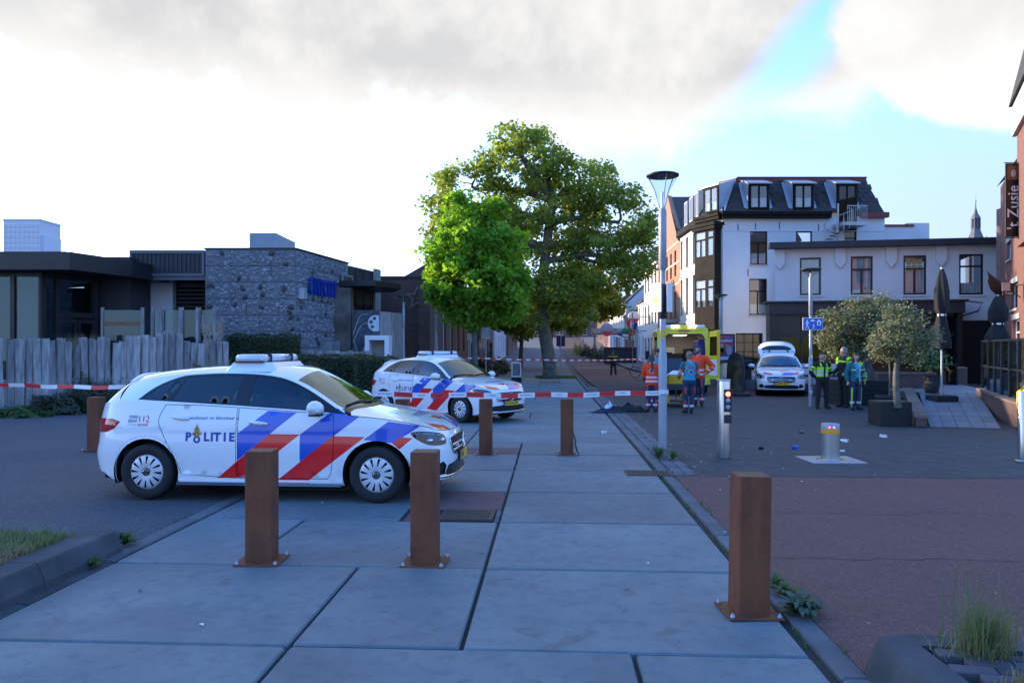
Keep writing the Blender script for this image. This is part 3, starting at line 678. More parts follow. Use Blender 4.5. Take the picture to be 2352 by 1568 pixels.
# ---- cinema with pebble-faced panels -----------------------------------------------------------
def cinema():
 Yc = 26.4; A = (X_(680, Yc), Yc); L0 = (X_(471, Yc), Yc); B = (-6.92, 30.9); Cc = (-6.18, 33.7); Ht = 5.33
 t = thing('cinema_building', 'low dark cinema with pebble-faced panel walls and blue letters', 'building', (L0[0], L0[1], 0))
 r = random.Random(11)
 def core(mb):
  q = [(L0[0]+.0, L0[1]+.06), (A[0]-.06, A[1]+.06), (B[0]-.06, B[1]+.0), (Cc[0]-.08, Cc[1]), (-16, 34), (-16.5, 28.2), (L0[0], 28.2)]
  mb.prism([(x - L0[0], y - L0[1]) for x, y in q], 0, Ht - .05)
 part(t, 'core', 'roof_dark', core, L0)
 def panels(p0, p1, ncol, seed):
  dx, dy = p1[0]-p0[0], p1[1]-p0[1]; w = math.hypot(dx, dy); rz = math.atan2(dy, dx); rh = .592; rows = 9
  rr = random.Random(seed); stones = MB(); placed = []
  for k in range(rows):
   z0 = Ht - (k+1)*rh; cuts = [0] + sorted(w*(i + rr.uniform(-.22, .22) + (.3 if k % 2 else 0))/ncol for i in range(1, ncol)) + [w]
   for a, b in zip(cuts, cuts[1:]):
    mb = MB(); mb.cbox(a+.008, b-.008, 0, .06, max(z0, 0)+.008, z0+rh-.008, .006); place(t, mb.build('wall_panel', 'panel_concrete'), p0, 0, rz)
  def stone(mb, x, z, a, b, hgt, n=8, mi=0):
   ang = rr.uniform(0, 3.14); rs = []
   jit = [rr.uniform(.8, 1.15) for _ in range(n)]
   for f_, yy in ((1.0, .004), (.82, -hgt*.7), (.35, -hgt)):
    rs.append([(x + f_*jit[i]*(a*math.cos(6.283*i/n)*math.cos(ang) - b*math.sin(6.283*i/n)*math.sin(ang)), yy, z + f_*jit[i]*(a*math.cos(6.283*i/n)*math.sin(ang) + b*math.sin(6.283*i/n)*math.cos(ang))) for i in range(n)])
   mb.rings(rs, False, mi, True); mb.add(rs[-1], [tuple(range(n))[::-1]], mi, True)
  n = int(w * 5.3 * 34); cell = {}
  for _ in range(n * 3):
   s = rr.uniform(.045, .105); x, z = rr.uniform(.08, w-.08), rr.uniform(.1, Ht-.1)
   f = (Ht - z) % rh
   if f < s*.8 or f > rh - s*.8: continue
   key = (int(x/.22), int(z/.22)); ok = True
   for i in (-1, 0, 1):
    for j in (-1, 0, 1):
     for (xx, zz, ss) in cell.get((key[0]+i, key[1]+j), ()):
      if (x-xx)**2 + (z-zz)**2 < ((s+ss)*.82)**2: ok = False
   if ok:
    cell.setdefault(key, []).append((x, z, s)); placed.append((x, z, s))
  dark = [q for q in placed if q[2] > .075]; rr.shuffle(dark); dark = set(dark[:34])
  lite = MB()
  for q in placed:
   if q in dark:
    mb = MB(); stone(mb, q[0], q[1], q[2]*1.45, q[2]*1.0, .05); place(t, mb.build('dark_stone', 'boulder_dark'), p0, 0, rz)
   else: stone(stones, q[0], q[1], q[2]*1.15, q[2]*.85, rr.uniform(.02, .045), 7)
  o = place(t, stones.build('pebbles', 'pebble'), p0, 0, rz); o['kind'] = 'stuff'
  part(t, 'roof_edge', 'dark_metal', lambda mb: mb.box(-.03, w+.03, -.03, .3, Ht+.002, Ht+.06), p0, 0, rz)
 panels(L0, A, 3, 1); panels(A, B, 4, 2)
 dx, dy = Cc[0]-B[0], Cc[1]-B[1]; w = math.hypot(dx, dy); rzb = math.atan2(dy, dx)
 part(t, 'upper_wall', 'dark_clad', lambda mb: (mb.box(.0, w, .02, .2, 3.7, Ht-.1), [mb.box(w*k/4-.02, w*k/4+.02, -.01, .02, 3.72, Ht-.12) for k in range(5)]), B, 0, rzb)
 part(t, 'end_pier', 'grey_wall', lambda mb: mb.box(w-.5, w+.1, -.1, .0, 0, Ht+.05), B, 0, rzb)
 part(t, 'entrance_glazing', ['shop_glass', 'dark_frame'], lambda mb: (mb.box(.0, w-.5, .0, .02, .1, 3.6), [mb.box(q-.04, q+.04, -.03, .05, 0, 3.7, 1) for q in (.05, .8, 1.6, 2.3)]), B, 0, rzb)
 def canopy(mb):
  p = [(-7.0, 29.6), (-5.5, 29.4), (-4.75, 31.3), (-5.4, 33.0), (-6.4, 33.2)]
  mb.prism([(x-L0[0], y-L0[1]) for x, y in p], 4.28, 4.50)
 part(t, 'canopy', 'dark_metal', canopy, L0)
 dx, dy = B[0]-A[0], B[1]-A[1]; ws = math.hypot(dx, dy); rz = math.atan2(dy, dx)
 def at_side(px):
  Y = 26.4
  for _ in range(30):
   X = A[0] + (Y-A[1])*dx/dy; Y += (px - (CX + X/Y*F)) / F * Y * 2.0
  return (Y - A[1]) / dy * ws
 s0, s1 = at_side(703), at_side(766); n = 8; zc = Z_(661, 27.8)
 for i, ch in enumerate('CINECITY'):
  vs, fs = text_mesh(ch, .90, .012, 0, 'CENTER', .9)
  x = s0 + (s1-s0)*(i+.5)/n; mb = MB(); k = min(1.0, (s1-s0)/n / .72 * .92)
  f0 = [(x + a*k, -.16, zc + b) for a, b in vs]; f1 = [(x + a*k, -.06, zc + b) for a, b in vs]
  mb.add(f0, fs); mb.add(f1, [f[::-1] for f in fs])
  ed = {}
  for f in fs:
   for a, b in zip(f, f[1:] + f[:1]): ed[(a, b)] = ed.get((a, b), 0) + 1
  nn = len(vs); mb.add(f0 + f1, [(a, nn+a, nn+b, b) for (a, b) in ed if (b, a) not in ed])
  place(t, mb.build('letter', 'sign_blue'), A, 0, rz)
 b0, b1 = at_side(779), at_side(803)
 part(t, 'poster_frame', 'galv', lambda mb: (mb.box(b0, b1, -.16, -.10, 1.55, 1.62), mb.box(b0, b1, -.16, -.10, 4.75, 4.82), mb.box(b0, b0+.07, -.16, -.10, 1.62, 4.75), mb.box(b1-.07, b1, -.16, -.10, 1.62, 4.75)), A, 0, rz)
 part(t, 'poster', 'film_poster', lambda mb: mb.box(b0+.07, b1-.07, -.14, -.08, 1.62, 4.75), A, 0, rz)
 for k in range(4):
  a = at_side(733 + 18*k); b = at_side(733 + 18*k + 5)
  part(t, 'display_case', ['galv', 'display_card'], lambda mb: (mb.box(a, a+.09, -.5, 0, .35, 2.05), mb.box(a+.09, min(a+.55, ws), -.10, -.05, .5, 1.95, 1)), A, 0, rz)
 part(t, 'floodlight', 'zinc', lambda mb: (mb.box(at_side(684), at_side(684)+.22, -.25, -.02, 3.55, 3.95), mb.tube([(at_side(686), -.1, 3.5), (at_side(700), -.1, 3.45)], .02, 6)), A, 0, rz)
 u0 = (X_(573, 28), 28.0)
 part(t, 'rooftop_unit', 'roof_unit', lambda mb: (mb.box(0, X_(634, 28)-u0[0], 0, 2.4, Ht-.05, Z_(535, 28)), mb.box(X_(634, 28)-u0[0], X_(634, 28)-u0[0]+.02, 0, 2.4, Ht-.05, Z_(535, 28)-.01)), u0)
 for k in range(14):
  q = u0[0] + (X_(634, 28)-u0[0])*(k+.5)/14
  part(t, 'cladding_rib', 'roof_unit', lambda mb: mb.box(-.012, .012, -.02, 0, Ht-.04, Z_(535, 28)-.02), (q, 28))
 q0, q1 = (X_(298, 26.4), 26.4), (L0[0]-.02, 26.4); ww = q1[0]-q0[0]
 part(t, 'fascia_box', 'dark_clad', lambda mb: mb.box(0, ww, .02, 2.5, Z_(633, 26.4), Ht-.04), q0)
 part(t, 'fascia_frame', 'zinc_dark', lambda mb: (mb.box(0, ww, -.03, .02, Z_(633, 26.4)-.02, Z_(633, 26.4)+.08), mb.box(0, ww, -.03, .02, Ht-.15, Ht-.03), mb.box(0, .09, -.028, .02, Z_(633, 26.4)+.08, Ht-.15), mb.box(ww-.09, ww, -.028, .02, Z_(633, 26.4)+.08, Ht-.15)), q0)
 part(t, 'lintel', 'zinc_dark', lambda mb: mb.box(0, ww, .03, .25, Z_(643, 26.4), Z_(633, 26.4)-.03), q0)
 nw = 16
 for k in range(nw):
  a = q0[0] + .1 + (ww-.2)*k/nw
  part(t, 'cladding_rib', 'dark_clad', lambda mb: mb.box(0, .05, -.012, .02, Z_(633, 26.4)+.1, Ht-.17), (a, 26.4))
 part(t, 'recess_wall', 'dark_clad', lambda mb: mb.box(0, ww, 1.25, 1.4, 0, Z_(643, 26.4)), q0)
 bl = (X_(323, 27.5), 27.5); bw = X_(397, 27.5)-bl[0]
 part(t, 'blind_window', ['zinc_dark', 'blind'], lambda mb: (mb.box(-.1, bw+.1, .05, .13, .5, Z_(640, 27.5), 0), mb.box(0, bw, 0, .05, .7, Z_(645, 27.5), 1)), bl)
 for k in range(22):
  zz = .9 + k*.15
  part(t, 'louvre_slat', 'dark_frame', lambda mb: mb.add([(0, 0, 0), (X_(468, 27.5)-X_(402, 27.5), 0, 0), (X_(468, 27.5)-X_(402, 27.5), -.07, -.06), (0, -.07, -.06), (0, 0, .02), (X_(468, 27.5)-X_(402, 27.5), 0, .02)], [(0, 1, 2, 3), (3, 2, 5, 4)]), (X_(402, 27.5), 27.62), zz)
 w0 = X_(226, 26.0);
 part(t, 'ribbed_wall', 'dark_clad', lambda mb: mb.box(0, X_(298, 26)-w0, 0, 2.2, 0, Z_(590, 26)), (w0, 26.0))
 for k in range(13):
  part(t, 'cladding_rib', 'dark_clad', lambda mb: mb.box(0, .09, -.05, 0, 0, Z_(592, 26)), (w0 + k*.093*.95, 26.0))
 m = thing('mural_wall', 'freestanding entrance wall painted with grey film reels beside the cinema', 'mural', (X_(810, 29.6), 29.6, 0))
 mw = X_(872, 29.6) - X_(810, 29.6); mh = Z_(712, 29.6)
 mb = MB(); mb.box(0, mw, 0, .1, 0, mh); mb.build('panel', 'mural_dark', m)
 mb = MB(); mb.add([(mw+.004, 0, 0), (mw+.72, 1.9, 0), (mw+.72, 1.9, mh-.05), (mw+.004, 0, mh-.05), (mw, .1, 0), (mw+.65, 2.0, 0), (mw+.65, 2.0, mh-.05), (mw, .1, mh-.05)], [(0, 1, 2, 3), (5, 4, 7, 6), (3, 2, 6, 7), (1, 5, 6, 2)]); mb.build('side_panel', 'wood_grey', m)
 def reel(cx, cz, R_, n, rot):
  mb = MB(); oc = [(cx + R_*math.cos(a), cz + R_*math.sin(a)) for a in np.linspace(0, 6.283, 40, endpoint=False)]
  oc = [(min(max(x, .02), mw-.02), min(max(z, .02), mh-.02)) for x, z in oc]; holes = []
  for k in range(n):
   a = rot + 6.283*k/n; h = [(cx + R_*.60*math.cos(a) + R_*.215*math.cos(b), cz + R_*.60*math.sin(a) + R_*.215*math.sin(b)) for b in np.linspace(0, 6.283, 12, endpoint=False)]
   if all(.04 < x < mw-.04 and .04 < z < mh-.04 for x, z in h): holes.append(h)
  panel(mb, oc, holes, lambda x, z: (x, -.012, z), .2, 0, lambda c: (0, -1, 0), False); mb.build('reel_print', 'mural_light', m)
 reel(mw*.76, mh*.50, .40, 6, .3); reel(mw*.86, mh*.84, .33, 6, .8); reel(mw*.32, mh*.14, .24, 6, .1)
 for (pts) in ([(0, .70), (.25, .92), (.55, .95)], [(0, .60), (.28, .80), (.62, .86)], [(.05, .62), (.2, .45), (.35, .42), (.4, .52)], [(.0, .3), (.2, .36), (.38, .28)]):
  mb = MB(); g = spline([(a*mw + .02, b*mh) for a, b in pts], 5); mb.tube([(x, -.01, z) for x, z in g], .035, 5, flat=.3); mb.build('ribbon_print', 'mural_light', m)
 pt = thing('white_portal', 'small white box portal in front of the film reel mural', 'portal', (X_(838, 28.8), 28.8, 0))
 pw = X_(893, 28.8)-X_(838, 28.8); ph = Z_(770, 28.8)
 mb = MB(); mb.box(0, .17, 0, .8, 0, ph-.18); mb.build('upright', 'white_paint', pt)
 mb = MB(); mb.box(pw-.17, pw, 0, .8, 0, ph-.18); mb.build('upright', 'white_paint', pt)
 mb = MB(); mb.box(-.002, pw+.002, -.002, .802, ph-.18, ph); mb.build('lintel', 'white_paint', pt)
 mb = MB(); mb.box(.17, pw-.17, .6, .65, 0, ph-.18); mb.build('back_panel', 'grey_wall', pt)
def cinema_mats():
 pm('sign_blue', (.008, .045, .34), .4, var=.25, scale=8); pm('zinc_dark', (.10, .115, .14), .5, .3, var=.1); pm('roof_unit', (.34, .39, .44), .6, .1, var=.06)
 pm('mural_dark', (.035, .042, .055), .7, col2=(.09, .10, .12), scale=5); pm('mural_light', (.60, .63, .66), .7, var=.15, scale=4)
 m, nt = newmat('film_poster'); t = NT(nt); v = t.coord(); n = t.noise(1.4, 3, .6, v, dist=1.2)
 c = t.mix(t.ramp(n, .35, .6), (.018, .02, .022), (.10, .085, .055)); c = t.mix(t.ramp(t.noise(3, 2, .5, v), .62, .72), c, (.16, .06, .04)); t.principled(c, .35)
 m, nt = newmat('display_card'); t = NT(nt); v = t.coord(); n = t.noise(3.5, 2, .5, v, out='Color'); hs = t.n('HueSaturation'); hs.inputs['Saturation'].default_value = 1.6; hs.inputs['Value'].default_value = .30; t.l(n, hs.inputs['Color']); t.principled(hs.outputs[0], .3)
cinema_mats(); cinema()
# ---- glass pavilion, far left ---------------------------------------------------------------------
def pavilion():
 Y0 = 23.7; t = thing('glass_pavilion', 'dark framed glass restaurant pavilion with flat roof, far left', 'pavilion', (X_(60, Y0), Y0, 0))
 xa, xc = X_(-420, Y0), X_(98, Y0); c0 = (xc, Y0); c1 = (X_(235, 25.9), 25.9)
 zt = Z_(627, Y0)
 def bay(p0, p1, cuts, doors=(), gl='pavilion_glass'):
  dx, dy = p1[0]-p0[0], p1[1]-p0[1]; w = math.hypot(dx, dy); rz = math.atan2(dy, dx)
  for a, b in zip(cuts, cuts[1:]):
   a, b = a*w, b*w
   part(t, 'post', 'dark_frame', lambda mb: mb.box(a-.07, a+.07, -.06, .10, 0, zt), p0, 0, rz)
   o = part(t, 'glazing', gl, lambda mb: mb.box(a+.07, b-.07, 0, .02, .35, zt-.1), p0, 0, rz)
   parts(t, 'rail', 'dark_frame', [(a+.07, b-.07, -.04, .06, zt-.12, zt), (a+.07, b-.07, -.04, .06, .25, .40), (a+.07, b-.07, -.03, .05, 1.15, 1.24)], p0, 0, rz)
  part(t, 'post', 'dark_frame', lambda mb: mb.box(w-.09, w+.05, -.06, .10, 0, zt), p0, 0, rz)
  return w, rz
 bay((xa, Y0), c0, [0, .2, .4, .6, .74, .87, 1.0])
 w, rz = bay(c0, c1, [0, .22, .86, 1.0])
 for a, b in ((.24*w, .53*w), (.55*w, .84*w)):
  part(t, 'door', 'dark_frame', lambda mb: (mb.box(a, a+.09, -.07, -.02, .1, 2.75), mb.box(b-.09, b, -.07, -.02, .1, 2.75), mb.box(a+.09, b-.09, -.07, -.02, 2.62, 2.75), mb.box(a+.09, b-.09, -.07, -.02, .1, .3)), c0, 0, rz)
 [part(t, 'door_handle', 'steel', lambda mb: mb.tube([(q*w, -.12, .95), ((q+e)*w, -.2, 1.3), (q*w, -.12, 1.65)], .03, 6), c0, 0, rz) for q, e in ((.50, -.06), (.58, .06))]
 part(t, 'transom', 'dark_frame', lambda mb: mb.box(.22*w, .86*w, -.05, .07, 2.80, 2.98), c0, 0, rz)
 zr = Z_(583, Y0)
 def roof(mb):
  q = [(xa-1, Y0-.9), (X_(160, Y0-.9), Y0-.9), (X_(304, 25.2), 25.2), (X_(304, 25.2)+.2, 27.6), (xa-1, 32)]
  mb.prism([(x-X_(60, Y0), y-Y0) for x, y in q], zt+.02, zr-.05)
 part(t, 'roof', 'dark_frame', roof, (X_(60, Y0), Y0))
 part(t, 'roof_edge', 'zinc_dark', lambda mb: mb.prism([(x-X_(60, Y0), y-Y0) for x, y in [(xa-1.05, Y0-.6), (X_(150, Y0-.6), Y0-.6), (X_(290, 25.5), 25.5), (X_(290, 25.5), 27.4), (xa-1, 31.5)]], zr-.045, zr), (X_(60, Y0), Y0))
 part(t, 'back_wall', 'pav_wall', lambda mb: mb.box(0, 16, 0, .2, 0, zt), (xa, 29.5)); part(t, 'floor', 'grey_wall', lambda mb: mb.box(0, 16, 0, 6, 0, .04), (xa, Y0+.2))
 part(t, 'inner_screen', 'blind', lambda mb: mb.box(0, .85, 0, .05, .5, 3.7), (X_(28, 24.9), 24.9))
 part(t, 'counter', 'wood_grey', lambda mb: mb.box(0, 1.2, 0, .6, 0, 1.1), (X_(140, 27), 27))
 pl = thing('potted_plant', 'potted house plant inside the glass pavilion window', 'plant', (X_(82, 24.2), 24.2, 0))
 mb = MB(); mb.lathe([(.001, 1.18), (.14, 1.18), (.2, 1.55), (.18, 1.55)], 12); mb.build('pot', 'black_plastic', pl)
 mb = MB(); r = random.Random(2)
 for k in range(26):
  a = r.uniform(0, 6.28); l = r.uniform(.3, .7); up = r.uniform(.2, .6); w = .03
  p = [(math.cos(a)*l*q, math.sin(a)*l*q*.5, 1.5 + up*math.sin(q*2.2)) for q in (0, .35, .7, 1)]
  s_ = (-math.sin(a)*w, math.cos(a)*w, 0); vs = []
  for i, q in enumerate(p): f = (1, .9, .6, .05)[i]; vs += [(q[0]-s_[0]*f, q[1]-s_[1]*f, q[2]), (q[0]+s_[0]*f, q[1]+s_[1]*f, q[2])]
  mb.add(vs, [(2*i, 2*i+1, 2*i+3, 2*i+2) for i in range(3)])
 mb.build('leaves', 'plant_leaf', pl)
pm('pav_wall', (.20, .17, .14), .8, col2=(.06, .055, .05), scale=.9); pm('plant_leaf', (.05, .09, .03), .5, var=.3)
pavilion()
# ---- brick hall with the star ------------------------------------------------------------------------
def star_hall():
 Y0 = 34.8; p0 = (X_(866, Y0), Y0); p1 = (X_(986, Y0), Y0); zt = Z_(640, Y0); e = (p1[0] + SL*16, p1[1] + 16)
 t = thing('brick_hall', 'dark brown brick hall with arched windows and an outlined star', 'building', (p0[0], p0[1], 0))
 part(t, 'wall', 'brown_brick', lambda mb: mb.box(-1.0, p1[0]-p0[0], 0, .3, 0, zt), p0)
 wins = []
 for k in range(5): wins.append((1.6 + 2.9*k, 2.8 + 2.9*k, 1.6, 4.0, dict(style='grid', frame='white_paint', fw=.05)))
 facade(t, p1, e, 0, zt, wins, 'brown_brick_y', inset=.14)
 dx = math.atan2(16, SL*16)
 for k in range(5):
  def arch(mb, a=1.6 + 2.9*k):
   rs = [[(a + .6 + (.6+q)*math.cos(b), y, 4.0 + (.6+q)*.55*math.sin(b)) for b in np.linspace(0, math.pi, 12)] for q, y in ((0, -.03), (.18, -.03), (.18, .0))]
   mb.rings(rs, False, 0, False, closed=False); mb.add([(a + .6 + .6*math.cos(b), -.02, 4.0 + .33*math.sin(b)) for b in np.linspace(0, math.pi, 12)], [tuple(range(12))])
  part(t, 'arch', 'stone_light', arch, p1, 0, dx)
 part(t, 'roof', 'roof_dark', lambda mb: mb.prism([(-1.1, -.05), (p1[0]-p0[0]+.05, -.05), (e[0]-p0[0]+.05, 16), (-1.1, 16)], zt+.002, zt+.12), p0)
 part(t, 'pier', 'brown_brick_y', lambda mb: mb.box(p1[0]-p0[0]-.5, p1[0]-p0[0]+.04, -.14, .0, 0, zt-.25), p0)
 part(t, 'vent', 'zinc_dark', lambda mb: (mb.box(2.0, 2.35, 1, 1.4, zt+.1, zt+.42),), p0); part(t, 'chimney_cowl', 'dark_metal', lambda mb: mb.lathe([(.12, 0), (.12, .25), (.2, .3), (.18, .5), (.02, .55)], 10, (2.75, 1, zt+.1)), p0)
 s = thing('star_decoration', 'large outlined star hanging on the dark brick hall', 'decoration', (X_(960, Y0), Y0-.12, Z_(684, Y0)))
 R1, R2 = .58, .25; pts = []
 for k in range(10):
  a = math.pi/2 + math.pi*k/5; pts.append(((R1 if k % 2 == 0 else R2)*math.cos(a), (R1 if k % 2 == 0 else R2)*math.sin(a)))
 for f in (1.0, .84):
  q = [(x*f, 0, z*f) for x, z in pts]
  for a, b in zip(q, q[1:] + q[:1]): mb = MB(); mb.tube([a, b], .014, 5); mb.build('tube', 'star_wood', s)
pm('star_wood', (.26, .21, .15), .7); star_hall()
# ---- generic terraced houses of the far street ----------------------------------------------------
def house(label, v, u0, u1, side_, h, wall, roofm, roof='gable_side', nwin=3, floors=2, depth=9.0, frame='white_paint', gl='window_glass', shop=None, name='terraced_house', group=None, ridge=2.6):
 """side_ +1: right of the street, facing left; -1: left, facing right"""
 a, b = st(v, u0), st(v, u1); zb = gz((a[1]+b[1])/2) - .3
 t = thing(name, label, 'house', (a[0], a[1], zb), 0, group); w = u1-u0
 fl = h / floors; wins = []
 for f in range(floors):
  for k in range(nwin):
   cx = w*(k+.5)/nwin; ww = min(1.1, w/nwin*.52)
   if f == 0 and shop: continue
   wins.append((cx-ww/2, cx+ww/2, .3 + f*fl + .75, .3 + f*fl + .75 + min(1.9, fl-.95)))
 if shop:
  wins.append((.4, w*.62, .8, 2.7, dict(style='double'))); wins.append((w*.70, w-.35, .3, 2.5, dict(style='transom', frame='black_brown')))
 p0, p1 = (b, a) if side_ > 0 else (a, b)
 facade(t, p0, p1, zb, zb+h+.3, wins, wall, frame=frame, glass=gl, style='cross')
 D = depth * side_; n = (DV[0]*D, DV[1]*D)
 c0, c1 = (a[0]+n[0], a[1]+n[1]), (b[0]+n[0], b[1]+n[1])
 H0 = h + .3
 def ends(mb):
  for (p, q) in ((a, c0), (b, c1)):
   A_, B_ = (p[0]-a[0], p[1]-a[1]), (q[0]-a[0], q[1]-a[1])
   vs = [(A_[0], A_[1], 0), (B_[0], B_[1], 0), (B_[0], B_[1], H0), (A_[0], A_[1], H0)]
   if roof == 'gable_side': vs.append(((A_[0]+B_[0])/2, (A_[1]+B_[1])/2, H0+ridge)); mb.add(vs, [(0, 1, 2, 4, 3)])
   else: mb.add(vs, [(0, 1, 2, 3)])
  A_, B_ = (c0[0]-a[0], c0[1]-a[1]), (c1[0]-a[0], c1[1]-a[1]); mb.add([(A_[0], A_[1], 0), (B_[0], B_[1], 0), (B_[0], B_[1], H0), (A_[0], A_[1], H0)], [(0, 1, 2, 3)])
 part(t, 'end_walls', wall, ends, a, zb)
 e = .35
 def rf(mb):
  A_, B_ = Vector((0, 0, 0)), Vector((b[0]-a[0], b[1]-a[1], 0)); N = Vector((n[0], n[1], 0)); o = -N.normalized()*e
  if roof == 'gable_side':
   m = N*.5 + Vector((0, 0, H0+ridge)); E = Vector((0, 0, H0-.15)); th = Vector((0, 0, .14))
   for base, off in ((E, o), (E + N, -o)):
    q = [A_ + base + off, B_ + base + off, B_ + m, A_ + m]; mb.add([tuple(x) for x in q] + [tuple(x+th) for x in q], [(0, 1, 2, 3), (7, 6, 5, 4), (0, 4, 5, 1), (0, 3, 7, 4), (1, 5, 6, 2)])
  elif roof == 'flat':
   q = [A_ + o, B_ + o, B_ + N, A_ + N]; z = Vector((0, 0, H0+.002)); mb.add([tuple(x+z) for x in q] + [tuple(x+z+Vector((0, 0, .28))) for x in q], [(0, 3, 2, 1), (4, 5, 6, 7), (0, 1, 5, 4), (1, 2, 6, 5), (2, 3, 7, 6), (3, 0, 4, 7)])
  elif roof == 'gable_front':
   m0, m1 = (A_+B_)*.5 + Vector((0, 0, H0+ridge)), (A_+B_)*.5 + N + Vector((0, 0, H0+ridge)); E = Vector((0, 0, H0))
   mb.add([tuple(x) for x in (A_+E, m0, m1, A_+N+E, B_+E, B_+N+E)], [(0, 1, 2, 3), (1, 4, 5, 2)])
 part(t, 'roof', roofm, rf, a, zb)
 if roof == 'gable_front':
  part(t, 'gable', wall, lambda mb: mb.add([(0, 0, H0), (b[0]-a[0], b[1]-a[1], H0), ((b[0]-a[0])/2, (b[1]-a[1])/2, H0+ridge)], [(0, 1, 2)]), (a[0]-.0, a[1]), zb)
 part(t, 'cornice', 'white_paint' if roof != 'gable_front' else wall, lambda mb: mb.box(0, w, -.16, 0, H0-.28, H0-.02), p0, zb, math.atan2(p1[1]-p0[1], p1[0]-p0[0]))
 if roof != 'flat': part(t, 'chimney', 'brown_brick', lambda mb: mb.box(-.35, .35, -.35, .35, H0+ridge-.9, H0+ridge+.8), (a[0]+(b[0]-a[0])*.15+n[0]*.5, a[1]+(b[1]-a[1])*.15+n[1]*.5), zb)
 return t
def far_street():
 GR, GL = 'houses along the right of the far street', 'houses along the left of the far street'
 V = 9.55
 house('tall cream house with grey corniced windows right of the far street', V+.1, 66.5, 76, 1, 9.6, 'cream_wall', 'roof_dark', 'flat', 4, 3, group=GR, frame='zinc_dark')
 house('narrow white house with pale upper gable beside the tall cream one', V+.2, 76.1, 82, 1, 6.4, 'white_wall', 'tile_brown', 'gable_side', 2, 2, group=GR)
 house('grey pub with mossy brown roof and awning in the far street', V-.2, 82.1, 93, 1, 5.2, 'beige_wall', 'tile_brown', 'gable_side', 4, 2, group=GR, shop=True, ridge=3.6)
 house('white house with steep blue-black tiled roof in the far street', V, 93.1, 101, 1, 6.6, 'white_wall', 'tile_blue', 'gable_side', 2, 2, group=GR, ridge=4.2)
 house('small sunlit cream house with flat cornice in the far street', V+.1, 101.1, 110, 1, 5.4, 'cream_wall', 'roof_dark', 'flat', 2, 2, group=GR, shop=True)
 house('white house with blue window frames far along the street', V, 110.1, 120, 1, 6.2, 'white_wall', 'tile_brown', 'gable_side', 3, 2, group=GR, frame='zinc_dark')
 house('red brick house with white bands far along the street', V, 120.1, 132, 1, 6.4, 'red_brick', 'tile_red', 'gable_side', 3, 2, group=GR)
 house('last dark brick house on the right before the street end', V+.1, 132.1, 152, 1, 6.2, 'brown_brick', 'roof_dark', 'gable_side', 5, 2, group=GR)
 house('low grey shop house behind the small maple, left of the street', -6.3, 51, 61, -1, 5.6, 'grey_wall', 'roof_dark', 'flat', 4, 2, group=GL, shop=True)
 house('dull brick house behind the plane trunk, left of the street', -6.0, 61.1, 76, -1, 6.0, 'brown_brick', 'tile_brown', 'gable_side', 5, 2, group=GL, shop=True)
 house('pale rendered house far along the left of the street', -5.8, 76.1, 96, -1, 5.8, 'white_wall', 'tile_red', 'gable_side', 5, 2, group=GL)
 house('red brick house at the far left end of the street', -5.6, 96.1, 125, -1, 6.2, 'red_brick', 'tile_brown', 'gable_side', 6, 2, group=GL)
 t = thing('street_end_block', 'distant low block closing the end of the street', 'building', (-6, 178, gz(178)))
 facade(t, (-14, 178), (24, 178), gz(178)-.2, gz(178)+6.5, [(1.5 + 2.9*k, 3.2 + 2.9*k, .9 + 3.0*f, 2.5 + 3.0*f) for k in range(12) for f in (0, 1)], 'red_brick', style='double', frame='white_paint')
 part(t, 'roof', 'tile_brown', lambda mb: mb.add([(-14.3, 177.6, gz(178)+6.4), (24.3, 177.6, gz(178)+6.4), (24.3, 183, gz(178)+9.4), (-14.3, 183, gz(178)+9.4), (24.3, 189, gz(178)+6), (-14.3, 189, gz(178)+6)], [(0, 1, 2, 3), (3, 2, 4, 5)]), (0, 0))
 Y0 = 53.2; g = st(9.62, 55.0); g1 = st(9.62, 66.3); t = thing('gabled_brick_house', 'tall orange brick house with stepped bands beside the white corner building', 'house', (g[0], g[1], 0)); w = 11.3
 wins = [(.9 + 2.0*k, 1.75 + 2.0*k, .9 + 3.2*f, 2.9 + 3.2*f) for k in range(5) for f in range(3)]
 facade(t, g1, g, 0, 9.9, wins, 'orange_brick', style='transom', frame='white_paint', inset=.16)
 rz = math.atan2(g[1]-g1[1], g[0]-g1[0])
 part(t, 'gable', 'orange_brick', lambda mb: mb.plate([(0, 9.9), (w, 9.9), (w*.60, 13.4), (w*.5, 14.3), (w*.40, 13.4)], 0, .3), g1, 0, rz)
 for z in (3.4, 6.6, 8.2, 9.7): part(t, 'stone_band', 'band_stone', lambda mb: mb.box(-.02, w+.02, -.035, 0, z, z+.16), g1, 0, rz)
 for q in (g, g1): part(t, 'end_wall', 'orange_brick', lambda mb: mb.add([(0, 0, 0), (9, 0, 0), (9, 0, 9.9), (0, 0, 9.9)], [(0, 1, 2, 3)]), q, 0)
 mdx, mdy = (g1[0]-g[0])/2, (g1[1]-g[1])/2
 part(t, 'roof', 'tile_brown', lambda mb: mb.add([(-.2, -.3, 9.7), (mdx, mdy, 14.2), (mdx+9, mdy, 14.2), (9, -.3, 9.7), (2*mdx-.1, 2*mdy+.3, 9.7), (2*mdx+9, 2*mdy+.3, 9.7)], [(0, 1, 2, 3), (1, 4, 5, 2)]), g, 0)
 bx, by = st(9.62-.9, 57.4)
 part(t, 'balcony', 'stone_light', lambda mb: (mb.box(-.2, 1.0, -1.4, 1.4, 3.7, 3.95), mb.box(-.2, -.08, -1.4, 1.4, 3.95, 4.9), mb.lathe([(.05, 2.2), (.25, 2.6), (.7, 3.5), (1.0, 3.7)], 10, (.7, 0, 0))), (bx, by), 0, STREET_A)
pm('band_stone', (.55, .47, .33), .8); far_street()
